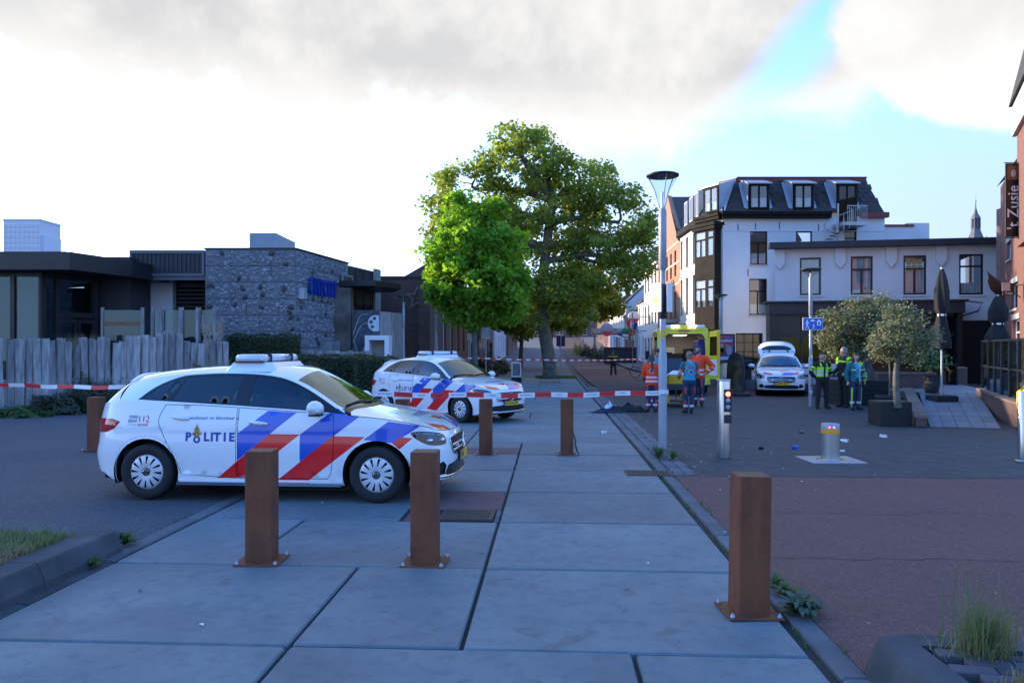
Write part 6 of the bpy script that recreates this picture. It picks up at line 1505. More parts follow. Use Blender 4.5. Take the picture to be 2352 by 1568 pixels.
 mb = MB(); p = top(-1.15, 0); mb.add([(-1.28, 0, p[2]), (-1.10, .02, p[2]+.002), (-1.10, -.02, p[2]+.002), (-1.27, 0, p[2]+.06)], [(0, 1, 3), (0, 3, 2), (1, 2, 3)]); mb.tube([(-1.22, 0, p[2]+.03), (-1.36, 0, p[2]+.20)], .004, 4); mb.build('antenna', 'black_plastic', car)
 return car
def number_plate(car, txt, align='CENTER'):
 p = bpy.data.objects.new('number_plate', None); C.objects.link(p); p.parent = car; x0 = low(0, .455, .016)[0]; p.location = (x0, 0, .462)
 mb = MB(); mb.cbox(-.012, .006, -.265, .265, -.058, .058, .004); mb.build('plate_surround', 'trim', p)
 mb = MB(); mb.box(.006, .009, -.26, .26, -.052, .052); mb.build('plate', 'plate_yellow', p)
 mb = MB(); mb.box(.009, .0105, .215 - .43 - .045 - 0, -.215, -.052, .052); mb.build('euro_band', 'plate_blue', p)
 mb = MB(); off = .02 if align == 'CENTER' else -.19
 put_text(mb, txt, .105, lambda a, b: (.0115, off + a, b + .0), .0025, align, .95); mb.build('lettering', 'letter_black', p)
 mb = MB(); put_text(mb, 'NL', .028, lambda a, b: (.0118, -.238 + a, -.03 + b)); mb.build('lettering', 'letter_white', p)
car1 = build_car()
car2 = copy_tree(car1); car3 = copy_tree(car1)
car1.location = (-2.835, 9.296, 0); car1.rotation_euler = (0, 0, R(-4.5))
car1['label'] = 'white police car with red and blue stripes, nearest the camera behind the bollards'
car2['label'] = 'white striped police car behind the first, yellow plate K-515-ZH'
car3['label'] = 'white police car with raised tailgate beside the ambulance, plate Z-911-LZ'
number_plate(car1, 'S-45', 'LEFT'); number_plate(car2, 'K-515-ZH'); number_plate(car3, 'Z-911-LZ')
def place_car(o, front, ang):
 """front: ground point under the front axle's middle"""
 o.rotation_euler = (0, 0, ang); o.location = (front[0] - 1.365*math.cos(ang), front[1] - 1.365*math.sin(ang), 0)
place_car(car2, (-.68, 18.0), R(-40))
place_car(car3, (X_(1792, 27.6), 27.6), math.atan2(-.94, -.30))
for ch in list(car3.children):
 if ch.name.startswith(('tailgate', 'rear_window', 'spoiler')): bpy.data.objects.remove(ch)
def open_tailgate(car):
 t = bpy.data.objects.new('tailgate', None); C.objects.link(t); t.parent = car; t.location = (-1.74, 0, 1.42); t.rotation_euler = (0, R(36), 0)
 ring = lambda x, w, z: [(x, w*s, z - .10*abs(s)**3) for s in np.linspace(-1, 1, 17)]
 def shell(z0, holes):
  mb = MB(); o = []
  prof = [(0, .56), (-.2, .66), (-.45, .74), (-.75, .72), (-.95, .62), (-1.03, .45)]
  outl = [(x, -w) for x, w in prof] + [(x, w) for x, w in prof[::-1]]
  outl = spline(outl, 3, True)
  win = spline([(-.10, -.44), (-.35, -.56), (-.55, -.54), (-.58, 0), (-.55, .54), (-.35, .56), (-.10, .44), (-.07, 0)], 3, True)
  fn = lambda x, y: (x, y, z0 + .16*math.sin(math.pi*min(1, -x/1.2 + .05)) - .22*(abs(y)/.75)**3)
  return outl, win, fn
 outl, win, fn = shell(0, None)
 mb = MB(); panel(mb, outl, [win], fn, .07, 0, lambda c: (0, 0, 1)); panel(mb, outl, [win], lambda x, y: tuple(a + b for a, b in zip(fn(x, y), (0, 0, -.06))), .07, 0, lambda c: (0, 0, -1))
 for lp in (outl, win):
  d = densify(lp, .06); rs = [[fn(*p) for p in d], [tuple(a + b for a, b in zip(fn(*p), (0, 0, -.06))) for p in d]]; mb.rings(rs, False, 0, True)
 mb.build('panel', 'plain_paint', t)
 mb = MB(); panel(mb, win, [], lambda x, y: tuple(a + b for a, b in zip(fn(x, y), (0, 0, -.02))), .1, 0, lambda c: (0, 0, 1)); mb.build('rear_window', 'tint_glass', t)
 for s_ in (1, -1):
  mb = MB(); mb.tube([(-.1, s_*.6, -.32), (-.55, s_*.66, -.03)], .012, 6); mb.build('strut', 'dark_metal', t)
open_tailgate(car3)
# ------------------------------------------------------------------ ambulances
def amb_mats():
 pm('amb_yellow', (.72, .66, .012), .32, 0, var=.05, coat=.8); pm('amb_interior', (.50, .42, .34), .6, var=.08); pm('amb_dark', (.02, .022, .026), .7)
 pm('amb_orange', (.85, .16, .02), .5); pm('amb_white', (.75, .76, .78), .5); pm('amb_blue', (.02, .05, .35), .4); glassmat('amb_glass', (.05, .055, .06), .8, .02, .06)
 pm('stretcher_yellow', (.62, .36, .01), .45, var=.1); pm('sheet', (.74, .75, .80), .9, var=.06, scale=9, bump=.4, bscale=14, bdist=.02); pm('mattress', (.03, .035, .045), .6)
amb_mats()
def van_ring(x, w, h, z0=.42, rt=.16, lean=.05):
 """cross-section of the van body at x: half-width w, height h"""
 pts = [(w-.04, z0), (w, z0+.10), (w, 1.15), (w-lean*.4, 1.7), (w-lean, h-rt-.1)]
 for a in np.linspace(.15, 1.45, 5): pts.append((w-lean-rt + rt*math.cos(a), h-rt + rt*math.sin(a)))
 pts.append((0, h+.03)); ring = [(x, y, z) for y, z in pts] + [(x, -y, z) for y, z in pts[-2::-1]]
 return ring
def ambulance(label, loc, rz):
 """x forward, rear doors at x = 0"""
 t = thing('ambulance', label, 'ambulance', loc, rz, 'yellow ambulances'); Hh = 2.56
 mb = MB(); st_ = [(.0, .965, Hh-.06), (.06, .985, Hh), (.8, .995, Hh), (2.6, 1.0, Hh), (4.1, 1.0, Hh-.02), (4.5, .99, Hh-.10), (4.9, .97, 2.25)]
 mb.rings([van_ring(x, w, h) for x, w, h in st_], False, 0, True, closed=False); mb.build('body', 'amb_yellow', t)
 mb = MB(); cab = [(4.9, .97, 2.25), (5.25, .95, 1.95), (5.75, .93, 1.42), (6.05, .92, 1.28), (6.5, .88, 1.12), (6.72, .80, .90)]
 rs = []
 for x, w, h in cab: rs.append([(x, y, z) for y, z in ((w-.03, .42), (w, .55), (w, min(.95, h-.1)), (w-.06*(1.3 if h > 1.4 else .6), h-.16), (w-.22, h-.03), (0, h+.02))] + [(x, -y, z) for y, z in ((w-.22, h-.03), (w-.06*(1.3 if h > 1.4 else .6), h-.16), (w, min(.95, h-.1)), (w, .55), (w-.03, .42))])
 mb.rings(rs, False, 0, True, closed=False); mb.add(rs[-1], [tuple(range(len(rs[-1])))]); mb.build('cab', 'amb_yellow', t)
 mb = MB(); mb.add([(4.98, .72, 2.22), (4.98, -.72, 2.22), (5.76, -.80, 1.45), (5.76, .80, 1.45)], [(0, 1, 2, 3)]); mb.v = [(x+.03, y, z+.03) for x, y, z in mb.v]; mb.build('windscreen', 'amb_glass', t)
 for s in (1, -1):
  mb = MB(); mb.add([(4.3, s*1.004, 1.25), (5.55, s*.965, 1.25), (5.1, s*.935, 1.92), (4.35, s*.975, 2.0)], [(0, 1, 2, 3) if s < 0 else (3, 2, 1, 0)]); mb.build('cab_window', 'amb_glass', t)
  mb = MB(); mb.cbox(5.35, 5.45, min(s*1.02, s*1.22), max(s*1.02, s*1.22), 1.25, 1.65, .03); mb.build('wing_mirror', 'amb_dark', t)
  mb = MB(); mb.ball((6.62, s*.68, .92), (.12, .14, .12), 10, 7); mb.build('headlight', 'lamp_glass', t)
  for x0, x1, z0, z1, m in ((.3, 4.2, 1.02, 1.14, 'amb_orange'), (.3, 4.2, .85, 1.0, 'amb_blue')):
   mb = MB(); y = s*1.004; mb.add([(x0, y, z0), (x1, y, z0), (x1, y, z1), (x0, y, z1)], [(0, 1, 2, 3) if s < 0 else (3, 2, 1, 0)]); mb.build('side_stripe', m, t)
  mb = MB(); mb.box(.35, .60, min(s*.955, s*.972), max(s*.955, s*.972), 2.02, 2.16); mb.build('side_marker', 'amb_dark', t)
  mb = MB(); mb.ball((.9, s*.97, 2.15), .05, 8, 6); mb.build('side_lamp', 'chrome', t)
  for x in (.98, 5.85):
   w = bpy.data.objects.new('wheel', None); C.objects.link(w); w.parent = t; w.location = (x, s*.86, .34); w.rotation_euler = (0, 0, 0 if s > 0 else math.pi)
   mb = MB(); mb.lathe([(.20, -.11), (.30, -.11), (.335, -.08), (.34, .0), (.335, .08), (.30, .11), (.20, .11)], 28, axis='y'); mb.build('tyre', 'rubber', w)
   mb = MB(); mb.lathe([(.205, .08), (.18, .07), (.10, .05), (.02, .07)], 20, axis='y'); mb.build('rim', 'hubcap', w)
  mb = MB(); mb.box(.55, 1.4, min(s*.965, s*1.0), max(s*.965, s*1.0), .40, .72);
 mb = MB(); mb.box(.05, 6.4, -.9, .9, .30, .45); mb.build('underbody', 'amb_dark', t)
 mb = MB(); ring = [(p[1], p[2]) for p in van_ring(0, .965, Hh-.06)]; hole = [(.78, .66), (.80, 1.2), (.76, 2.15), (.68, 2.30), (-.68, 2.30), (-.76, 2.15), (-.80, 1.2), (-.78, .66)]
 panel(mb, ring, [hole], lambda y, z: (-.002, y, z), .12, 0, lambda c: (-1, 0, 0), False); mb.build('rear_frame', 'amb_yellow', t)
 mb = MB(); hp = hole; rs = [[(x, y*(1.0 if x < .1 else 1.12), z) for y, z in hp] for x in (0, .12, 3.2)]
 mb.rings([r[::-1] for r in rs], False, 0, False); mb.add([(3.2, y*1.12, z) for y, z in hp], [tuple(range(len(hp)))]); mb.build('cabin_lining', 'amb_interior', t)
 mb = MB(); mb.box(.0, 3.2, -.78, .78, .640, .664); mb.build('cabin_floor', 'amb_dark', t)
 mb = MB();
 seal = [( -.012, y, z) for y, z in hole]; mb.tube(seal + seal[:1], .022, 6, False); mb.build('door_seal', 'amb_dark', t)
 for (x0, x1, y0, y1, z0, z1, m, nm) in ((2.2, 3.1, -.80, -.25, .67, 1.75, 'amb_dark', 'attendant_seat'), (.5, 2.2, -.84, -.60, .67, 2.1, 'amb_blue', 'equipment_rack'), (.5, 2.4, .66, .85, .67, 1.3, 'amb_white', 'side_cabinet'), (2.75, 3.15, -.25, .45, .67, 1.55, 'amb_dark', 'bulkhead_seat'), (2.9, 3.18, .1, .5, 1.55, 1.8, 'amb_white', 'first_aid_box'), (1.5, 3.0, .3, .75, 1.1, 1.6, 'amb_dark', 'monitor')):
  mb = MB(); mb.cbox(x0, x1, y0, y1, z0, z1, .03); mb.build(nm, m, t)
 for k in range(2): mb = MB(); mb.box(.8 + 1.0*k, 1.5 + 1.0*k, -.2, .2, 2.27, 2.295); mb.build('ceiling_light', 'white_lamp_soft', t)
 for k in range(4): mb = MB(); mb.tube([(.45, -.60 - .0, 2.05 - .45*k), (2.0, -.595, 2.05 - .45*k)], .015, 5); mb.build('rack_rail', 'amb_white', t)
 lb = bpy.data.objects.new('rear_light_bar', None); C.objects.link(lb); lb.parent = t
 mb = MB(); mb.cbox(-.05, .25, -.80, .80, Hh-.08, Hh+.09, .03); mb.build('housing', 'amb_yellow', lb)
 for y in (-.60, -.34, .34, .60): mb = MB(); mb.cbox(-.075, -.045, y-.16, y+.16, Hh+.0, Hh+.10, .01); mb.build('lens', 'lens_glass', lb)
 for y in (-.32, .32): mb = MB(); mb.cbox(-.10, -.074, y-.13, y+.13, Hh+.01, Hh+.085, .008); mb.build('lit_lamp', 'white_lamp', lb)
 mb = MB(); mb.cbox(-.08, -.0, -.20, .20, Hh-.14, Hh-.10, .01); mb.build('brake_light', 'tail_red', t)
 mb = MB(); mb.cbox(-.14, .10, -.98, .98, .40, .62, .03); mb.build('rear_bumper', 'amb_yellow', t); mb = MB(); mb.cbox(-.30, -.02, -.80, .80, .38, .46, .02); mb.build('step', 'amb_dark', t)
 for k in range(8): mb = MB(); mb.box(-.31, -.301, -.80 + .2*k, -.61 + .2*k, .39, .45); mb.build('step_stripe', 'amb_orange' if k % 2 else 'amb_white', t)
 for s in (1, -1): mb = MB(); mb.box(-.145, -.141, s*.62-.14, s*.62+.14, .53, .58); mb.build('tail_reflector', 'tail_red', t)
 for s, ang in ((1, 264), (-1, 108)):
  d = bpy.data.objects.new('rear_door', None); C.objects.link(d); d.parent = t; d.location = (-.01, s*.94, 0); d.rotation_euler = (0, 0, R(ang) * -s)
  prof = [(0, .62), (0, 1.3), (.04, 2.0), (.08, 2.28), (.16, 2.40), (.86, 2.44), (.86, .62)]
  outl = [(-s*y, z) for y, z in prof]; mb = MB()
  mb.add([(-.03, y, z) for y, z in outl] + [(.03, y, z) for y, z in outl], [tuple(range(7)), tuple(range(13, 6, -1))] + [(i, 7+i, 7+(i+1) % 7, (i+1) % 7) for i in range(7)]); mb.build('panel', 'amb_yellow', d)
  mb = MB(); y0, y1 = sorted((-s*.16, -s*.76)); mb.box(.031, .05, y0, y1, .75, 1.35); mb.build('door_lining', 'amb_white', d)
  mb = MB(); y0, y1 = sorted((-s*.16, -s*.74)); mb.box(-.034, .034, y0, y1, 1.5, 2.2); mb.build('door_window', 'amb_glass', d)
  mb = MB(); y0, y1 = sorted((-s*.80, -s*.859)); mb.box(-.038, .038, y0, y1, 1.2, 2.36); mb.build('reflective_strip', 'amb_orange', d)
 return t
emit('white_lamp_soft', (.95, .92, .85), 1.2)
_rear = gp(1570, 906); ambulance('yellow ambulance with rear doors wide open and lamps lit', (_rear[0], _rear[1], 0), R(90 - 8))
def second_ambulance():
 Y = 14.6; x = X_(2330, Y) + 1.15; ang = math.atan2(-.05, -1.0); ambulance('second yellow ambulance, only its nose visible at the right edge', (x - 6.72*math.cos(ang), Y - 6.72*math.sin(ang) + .75, 0), ang)
second_ambulance()
def stretcher():
 p = gp(1556, 935); t = thing('ambulance_stretcher', 'yellow wheeled ambulance stretcher with white sheet behind the ambulance', 'stretcher', (p[0], p[1], 0), R(-8)); W_ = .29
 for s in (1, -1):
  mb = MB(); mb.tube([(s*W_, 0, .82), (s*W_, 1.9, .82)], .022, 8); mb.build('side_rail', 'stretcher_yellow', t)
  for (y0, y1) in ((.15, 1.35), (1.35, .15)):
   mb = MB(); mb.tube([(s*(W_-.02), y0, .80), (s*(W_-.05), y1, .20)], .026, 8); mb.build('scissor_leg', 'stretcher_yellow', t)
  mb = MB(); mb.tube([(s*(W_-.03), .1, .18), (s*(W_-.03), 1.6, .18)], .024, 8); mb.build('base_rail', 'mattress', t)
  for y in (.08, 1.6):
   w = MB(); w.lathe([(.03, -.02), (.07, -.022), (.075, 0), (.07, .022), (.03, .02)], 14, (s*(W_-.03), y, .076), 'x'); w.build('castor', 'rubber', t)
   w = MB(); w.cbox(s*(W_-.03)-.035, s*(W_-.03)+.035, y-.05, y+.05, .08, .30, .01); w.build('castor_fork', 'stretcher_yellow', t)
 mb = MB(); mb.cbox(-.30, .30, -.04, .02, .70, .98, .05); mb.build('foot_board', 'stretcher_yellow', t); mb = MB(); mb.cbox(-.26, .26, -.05, .3, .52, .70, .03); mb.build('control_unit', 'mattress', t)
 mb = MB(); mb.tube([(0, .3, .75), (0, .6, .2)], .02, 6); mb.build('lift_strut', 'chrome', t); mb = MB(); mb.box(-.26, .26, .1, 1.6, .15, .20); mb.build('base_pan', 'mattress', t)
 mb = MB(); mb.cbox(-.29, .29, .03, 1.3, .84, .93, .03); mb.build('mattress', 'mattress', t)
 b = MB(); rs = []
 for k in range(6): q = k/5; y = 1.2 + .32*q; z = .90 + .55*q; rs.append([(-.28, y-.05, z), (.28, y-.05, z), (.28, y+.05, z-.03), (-.28, y+.05, z-.03)])
 b.rings(rs, True, 0, False); b.build('back_section', 'mattress', t)
 mb = MB(); g = []
 for i in range(12):
  row = []
  for j in range(12):
   x, y = -.30 + .60*i/11, .05 + .75*j/11; q = math.sin(math.pi*i/11)*math.sin(math.pi*j/11); row.append((x, y, .945 + .13*q*(1 + .8*mnoise.noise(Vector((x*7, y*6, 2)))) + .03*mnoise.noise(Vector((x*14, y*12, 5))) - (.10 if i in (0, 11) else 0)))
  g.append(row)
 mb.rings(g, False, 0, True, closed=False); mb.build('sheet', 'sheet', t)
stretcher()
# ------------------------------------------------------------------ people
def ppl_mats():
 pm('skin', (.46, .27, .20), .6, var=.1, scale=12); pm('skin_pale', (.52, .32, .25), .6, var=.1, scale=12)
 pm('hair_dark', (.022, .016, .012), .6, var=.3, scale=30); pm('hair_brown', (.075, .035, .02), .6, var=.35, scale=30, stretch=(6, 6, 1)); pm('hair_blond', (.26, .20, .13), .6, var=.35, scale=30); pm('hair_grey', (.22, .22, .22), .7, var=.35, scale=40)
 for n, c in (('cl_orange', (1.0, .065, .012)), ('cl_navy', (.018, .035, .085)), ('cl_teal', (.03, .30, .40)), ('cl_teal_dark', (.012, .13, .145)), ('cl_black', (.010, .011, .013)), ('cl_neon', (.42, .82, .02)), ('cl_reflect', (.60, .62, .66)), ('cl_white', (.75, .75, .76)), ('boot', (.012, .012, .013))):
  pm(n, c, .8, var=.16, scale=9, bump=.35, bscale=16, bdist=.01)
ppl_mats()
def limb(P, pts, rad, zone, n=10, flat=None, t0=0.0, t1=1.0, k=4):
 """adds a tapered tube to the body list; remembers zone and position along it"""
 pts = [Vector(p) for p in pts]
 d = spline([tuple(p) for p in pts], k); rr = spline([(r, 0) for r in rad], k)
 mb = P['mb']; b = len(mb.v); mb.tube(d, [max(.004, q[0]) for q in rr], n, True, flat=flat or 1.0)
 m = len(d)
 for i in range(m):
  for _ in range(n): P['tag'].append((zone, t0 + (t1-t0)*i/(m-1)))
 while len(P['tag']) < len(mb.v): P['tag'].append((zone, t0 if len(P['tag']) < b + m*n + n else t1))
def torso(P, rings_, zone, n=18):
 mb = P['mb']; rs = []
 for (z, rx, ry, oy) in rings_:
  rs.append([(rx*math.copysign(abs(math.cos(a))**.85, math.cos(a)), oy + ry*math.copysign(abs(math.sin(a))**.85, math.sin(a)), z) for a in np.linspace(0, 2*math.pi, n, endpoint=False)])
 mb.rings(rs, True, 0, True)
 for r_ in rings_: P['tag'] += [(zone, r_[0])]*n
 while len(P['tag']) < len(mb.v): P['tag'].append((zone, rings_[0][0]))
def hand(P, w, d, up, side_, curl=.5):
 """palm and five fingers from wrist w along d; up = back of the hand; side_ = towards the thumb"""
 w, d, up, sd = Vector(w), Vector(d).normalized(), Vector(up).normalized(), Vector(side_).normalized()
 limb(P, [w, w + d*.045, w + d*.085], [.026, .036, .034], 'hand', 8, .55, k=2)
 for i, (o, ln) in enumerate(((.026, .068), (.009, .078), (-.009, .072), (-.026, .055))):
  b = w + d*.08 + sd*o; m = b + d*ln*.5 - up*ln*.25*curl; e = m + d*ln*.35*(1-curl*.6) - up*ln*.5*curl; limb(P, [b - d*.02, b, m, e], [.0105, .0105, .0098, .0085], 'hand', 6, k=2)
 b = w + d*.03 + sd*.03; limb(P, [b - sd*.012, b + sd*.018 + d*.022, b + sd*.026 + d*.055], [.013, .012, .010], 'hand', 6, k=2)
def person(label, pos, face, height, pose, colour, hair, extras=(), skin='skin', loose=.012, fem=False, group=None, head_turn=0.0, head_nod=0.0, voxel=.0105):
 """local frame: faces -Y, X to the viewer's right when seen from the front"""
 P = {'mb': MB(), 'tag': []}; L = loose; sh = .178 if fem else .20
 hipw = .175 if fem else .168
 torso(P, [(.80, .155+L*.5, .115+L*.5, 0), (.90, hipw+L, .13+L, 0), (1.0, .150+L, .115+L, 0), (1.10, .140+L, .108+L, 0), (1.22, .158+L, .122+L, -.008), (1.32, .172+L, .118+L, 0), (1.40, .150+L, .092+L, .01), (1.445, .095+L, .072, .012), (1.48, .062, .06, .005)], 'torso')
 hm = Matrix.Translation((0, -.005, 1.49)) @ Matrix.Rotation(head_turn, 4, 'Z') @ Matrix.Rotation(head_nod, 4, 'X')
 mb = P['mb']; b = len(mb.v)
 torso(P, [(-.05, .056, .058, .012), (.02, .054, .056, .008), (.05, .050, .066, -.012), (.075, .060, .082, -.014), (.12, .071, .092, -.006), (.165, .076, .097, 0), (.205, .072, .092, .004), (.24, .052, .066, .006), (.258, .02, .03, .006)], 'head', 16)
 limb(P, [(0, -.094, .150), (0, -.108, .122), (0, -.118, .112), (0, -.098, .104)], [.009, .012, .014, .010], 'head', 6, k=2)
 for s in (1, -1): limb(P, [(s*.070, .006, .105), (s*.080, .012, .13), (s*.076, .018, .155)], [.010, .014, .010], 'head', 6, k=2)
 limb(P, [(-.028, -.090, .078), (0, -.098, .078), (.028, -.090, .078)], [.006, .010, .006], 'lips', 6, k=2)
 for i in range(b, len(mb.v)): mb.v[i] = tuple(hm @ Vector(mb.v[i]))
 for s, key in ((1, 'R'), (-1, 'L')):
  el, wr = Vector(pose['el' + key]), Vector(pose['wr' + key]); S0 = Vector((s*sh, .005, 1.385))
  limb(P, [(s*.10, .0, 1.39), S0, S0.lerp(el, .5), el, el.lerp(wr, .5), wr], [.062+L, .062+L, .052+L, .044+L, .040+L, .032+L*.7], 'arm' + key)
  d = (wr - el).normalized(); hd = Vector(pose.get('hd' + key, tuple(d))); sdv = Vector(pose.get('th' + key, (-s*.6, -.8, 0)))
  sdv = (sdv - hd*sdv.dot(hd.normalized())).normalized(); hand(P, wr + hd.normalized()*.0, hd, hd.cross(sdv)*(1 if s > 0 else -1), sdv, pose.get('curl', .5))
  kn, an = Vector(pose['kn' + key]), Vector(pose['an' + key]); Hp = Vector((s*.088, 0, .90))
  limb(P, [Hp, Hp.lerp(kn, .5), kn, kn.lerp(an, .4), an], [.092+L*.6, .082+L*.6, .062+L*.6, .062+L*.6, .050+L*.6], 'leg' + key)
  td = Vector((math.sin(pose.get('toe' + key, s*.25)), -math.cos(pose.get('toe' + key, s*.25)), 0)); ax, ay = an.x, an.y
  limb(P, [(ax, ay, an.z + .05), (ax, ay, .085)], [.052, .056], 'shoe', 8, k=2); q = Vector((ax, ay, 0));
  limb(P, [tuple(q - td*.075 + Vector((0, 0, .045))), tuple(q + Vector((0, 0, .055))), tuple(q + td*.09 + Vector((0, 0, .045))), tuple(q + td*.175 + Vector((0, 0, .034)))], [.040, .050, .047, .032], 'shoe', 10, k=3)
 me0 = P['mb'].mesh('body', 'skin'); tmp = bpy.data.objects.new('body', me0); C.objects.link(tmp)
 md = tmp.modifiers.new('r', 'REMESH'); md.mode = 'VOXEL'; md.voxel_size = voxel; md.use_smooth_shade = True
 sm = tmp.modifiers.new('s', 'SMOOTH'); sm.factor = .5; sm.iterations = 2
 dg = bpy.context.evaluated_depsgraph_get(); me = bpy.data.meshes.new_from_object(tmp.evaluated_get(dg)); bpy.data.objects.remove(tmp)
 kd = kdtree.KDTree(len(P['mb'].v))
 for i, v in enumerate(P['mb'].v): kd.insert(v, i)
 kd.balance(); me.materials.clear(); slots = {}; n = len(me.polygons); idx = [0]*n
 for p in me.polygons:
  c = p.center; _, i, _ = kd.find(c); z, tt = P['tag'][i]
  m = {'hand': skin, 'head': skin, 'lips': 'lips', 'shoe': 'boot'}.get(z) or colour(z, tt, c) or skin
  if z == 'head': m = colour('head', tt, c) or skin
  if m not in slots: slots[m] = len(slots); me.materials.append(M[m])
  idx[p.index] = slots[m]
 me.polygons.foreach_set('material_index', idx); me.polygons.foreach_set('use_smooth', [True]*n); me.update()
 sc = height / 1.75; t = thing('person', label, 'person', (pos[0], pos[1], 0), face, group, sc); me.name = 'body'
 obj_from('body', me, t)
 for s in (1, -1):
  mb = MB(); mb.ball((s*.030, -.088, .128), (.014, .008, .009), 8, 6); mb.v = [tuple(hm @ Vector(q)) for q in mb.v]; mb.build('eye', 'letter_black', t)
 hb = MB(); kind, hmat = hair
 def cap(zmin, thick, back=0.0):
  rs = []
  for k in range(9):
   q = k/8; z = zmin + (.268 - zmin)*q
   w = np.interp(z, [.0, .05, .075, .12, .165, .205, .24, .262, .27], [.055, .056, .060, .071, .076, .072, .054, .03, .004]) + thick*(1 if z < .262 else .4); d = np.interp(z, [.0, .05, .075, .12, .165, .205, .24, .262, .27], [.06, .066, .082, .092, .097, .092, .068, .035, .004]) + thick
   ring = []
   for a in np.linspace(0, 2*math.pi, 22, endpoint=False):
    x, y = w*math.cos(a), d*math.sin(a) + .004
    if z < .19 and y < -.035 - .02*math.cos(a)**2: y = -.035 + (y+.035)*.15; x *= .93      # leave the face free
    ring.append((x, y, z))
   rs.append(ring)
  hb.rings(rs, False, 0, True)
 if kind == 'short': cap(.085, .008)
 elif kind == 'long':
  cap(.02, .016);
  for s in (1, -1): hb.tube([(s*.062, .0, .16), (s*.085, .012, .06), (s*.10, -.01, -.06), (s*.09, -.04, -.17)], [.03, .036, .036, .016], 8)
  hb.tube([(0, .07, .14), (0, .10, .02), (0, .11, -.12), (0, .11, -.22)], [.05, .06, .055, .02], 8)
 elif kind == 'pony': cap(.05, .010); hb.tube([(0, .09, .17), (.01, .15, .15), (.02, .16, .04), (.01, .145, -.09), (0, .15, -.21), (0, .16, -.30)], [.022, .034, .040, .038, .030, .010], 9)
 elif kind == 'bun': cap(.05, .012); hb.ball((0, .10, .19), (.05, .045, .045), 10, 7); [hb.tube([(.05*math.cos(a), .08, .1 + .05*k), (.12*math.cos(a), .11, .06 + .06*k)], [.008, .002], 4) for k, a in enumerate((.3, 2.6, 1.2, 2.9))]
 hb.v = [tuple(hm @ Vector(q)) for q in hb.v]; hb.build('hair', hmat, t)
 for e in extras: e(t, hm)
 return t
pm('lips', (.40, .17, .14), .5)
STAND = dict(elR=(.27, .02, 1.12), wrR=(.28, -.05, .88), elL=(-.27, .02, 1.12), wrL=(-.28, -.05, .88), knR=(.10, -.015, .48), anR=(.105, .01, .09), knL=(-.10, -.015, .48), anL=(-.105, .01, .09))
def pose(**k): d = dict(STAND); d.update(k); return d
def ex_beard(mat):
 def f(t, hm):
  mb = MB(); rs = []
  for z, w, y in ((.03, .035, -.075), (.045, .05, -.086), (.07, .064, -.086), (.10, .072, -.06)): rs.append([(w*math.cos(a), y*.55 + (-.052)*math.sin(a)*1.0, z) for a in np.linspace(-.15, math.pi + .15, 11)])
  mb.rings(rs, False, 0, True, closed=False); mb.v = [tuple(hm @ Vector(q)) for q in mb.v]; mb.build('beard', mat, t)
 return f
def ex_glasses(t, hm):
 mb = MB()
 for s in (1, -1): mb.tube([(s*.034 + .022*math.cos(a), -.103, .128 + .017*math.sin(a)) for a in np.linspace(0, 6.283, 13)], .003, 4, False); mb.tube([(s*.055, -.10, .13), (s*.078, .0, .135)], .003, 4)
 mb.v = [tuple(hm @ Vector(q)) for q in mb.v]; mb.build('glasses', 'dark_metal', t)
def ex_belt(t, hm):
 mb = MB(); mb.lathe([(.182, .93), (.190, .94), (.190, .98), (.182, .99)], 24); mb.v = [(x, y*.78, z) for x, y, z in mb.v]; bo = mb.build('utility_belt', 'cl_black', t)
 for a, s in ((.5, .05), (1.0, .04), (2.2, .05), (3.5, .045), (4.3, .05), (5.6, .05)): mb = MB(); x, y = .195*math.cos(a), .152*math.sin(a); mb.cbox(x-s*.7, x+s*.7, y-.03, y+.03, .88, 1.0, .012); mb.build('belt_pouch', 'cl_black', bo)
def ex_back_emblem(z, x=0.0, txt=None, col='letter_blue', ring='cl_white', txtcol='letter_red'):
 """star of crossed bars on the back, lettering above"""
 def f(t, hm):
  body = [c for c in t.children if c.name.startswith('body')][0]
  def on(px, pz, off):
   ok, h, nrm, _ = body.ray_cast(Vector((px, .6, pz)), Vector((0, -1, 0))); return (px, (h.y if ok else .15) + off, pz)
  mb = MB(); oc = [(x + .072*math.cos(a), z + .072*math.sin(a)) for a in np.linspace(0, 6.283, 20, endpoint=False)]; panel(mb, oc, [], lambda a, b: on(a, b, .006), .03, 0, lambda c: (0, 1, 0)); mb.build('emblem_disc', ring, t)
  for k in range(3):
   a = math.pi/2 + k*math.pi/3; ca, sa = math.cos(a), math.sin(a); q = [(x + ca*u - sa*v, z + sa*u + ca*v) for u, v in ((-.066, -.017), (.066, -.017), (.066, .017), (-.066, .017))]
   mb = MB(); panel(mb, q, [], lambda a_, b_: on(a_, b_, .010 + .001*k), .03, 0, lambda c: (0, 1, 0)); mb.build('emblem_bar', col, t)
  if txt: mb = MB(); put_text(mb, txt, .062, lambda a, b: on(-a, z + .14 + b, .007), .001); mb.build('lettering', txtcol, t)
 return f
def navy_leg(z, t, c, band=True):
 if band and .185 < c.z < .25: return 'cl_reflect'
 if (.06 < c.z < .36 or .56 < c.z < .74) and abs(abs(c.x) - .135) < .016: return 'cl_orange'
 return 'cl_navy'
def col_orange(z, t, c):
 if z == 'head': return None
 if z.startswith('leg'): return navy_leg(z, t, c) if c.z < .84 else 'cl_orange'
 if z == 'torso':
  if t < .80: return 'cl_navy'
  if t > 1.445: return None if c.z > 1.465 else 'cl_orange'
  return 'cl_reflect' if (.90 < c.z < .955 or 1.02 < c.z < 1.075) else 'cl_orange'
 return 'cl_reflect' if (.62 < t < .68 or .80 < t < .86) else 'cl_orange'
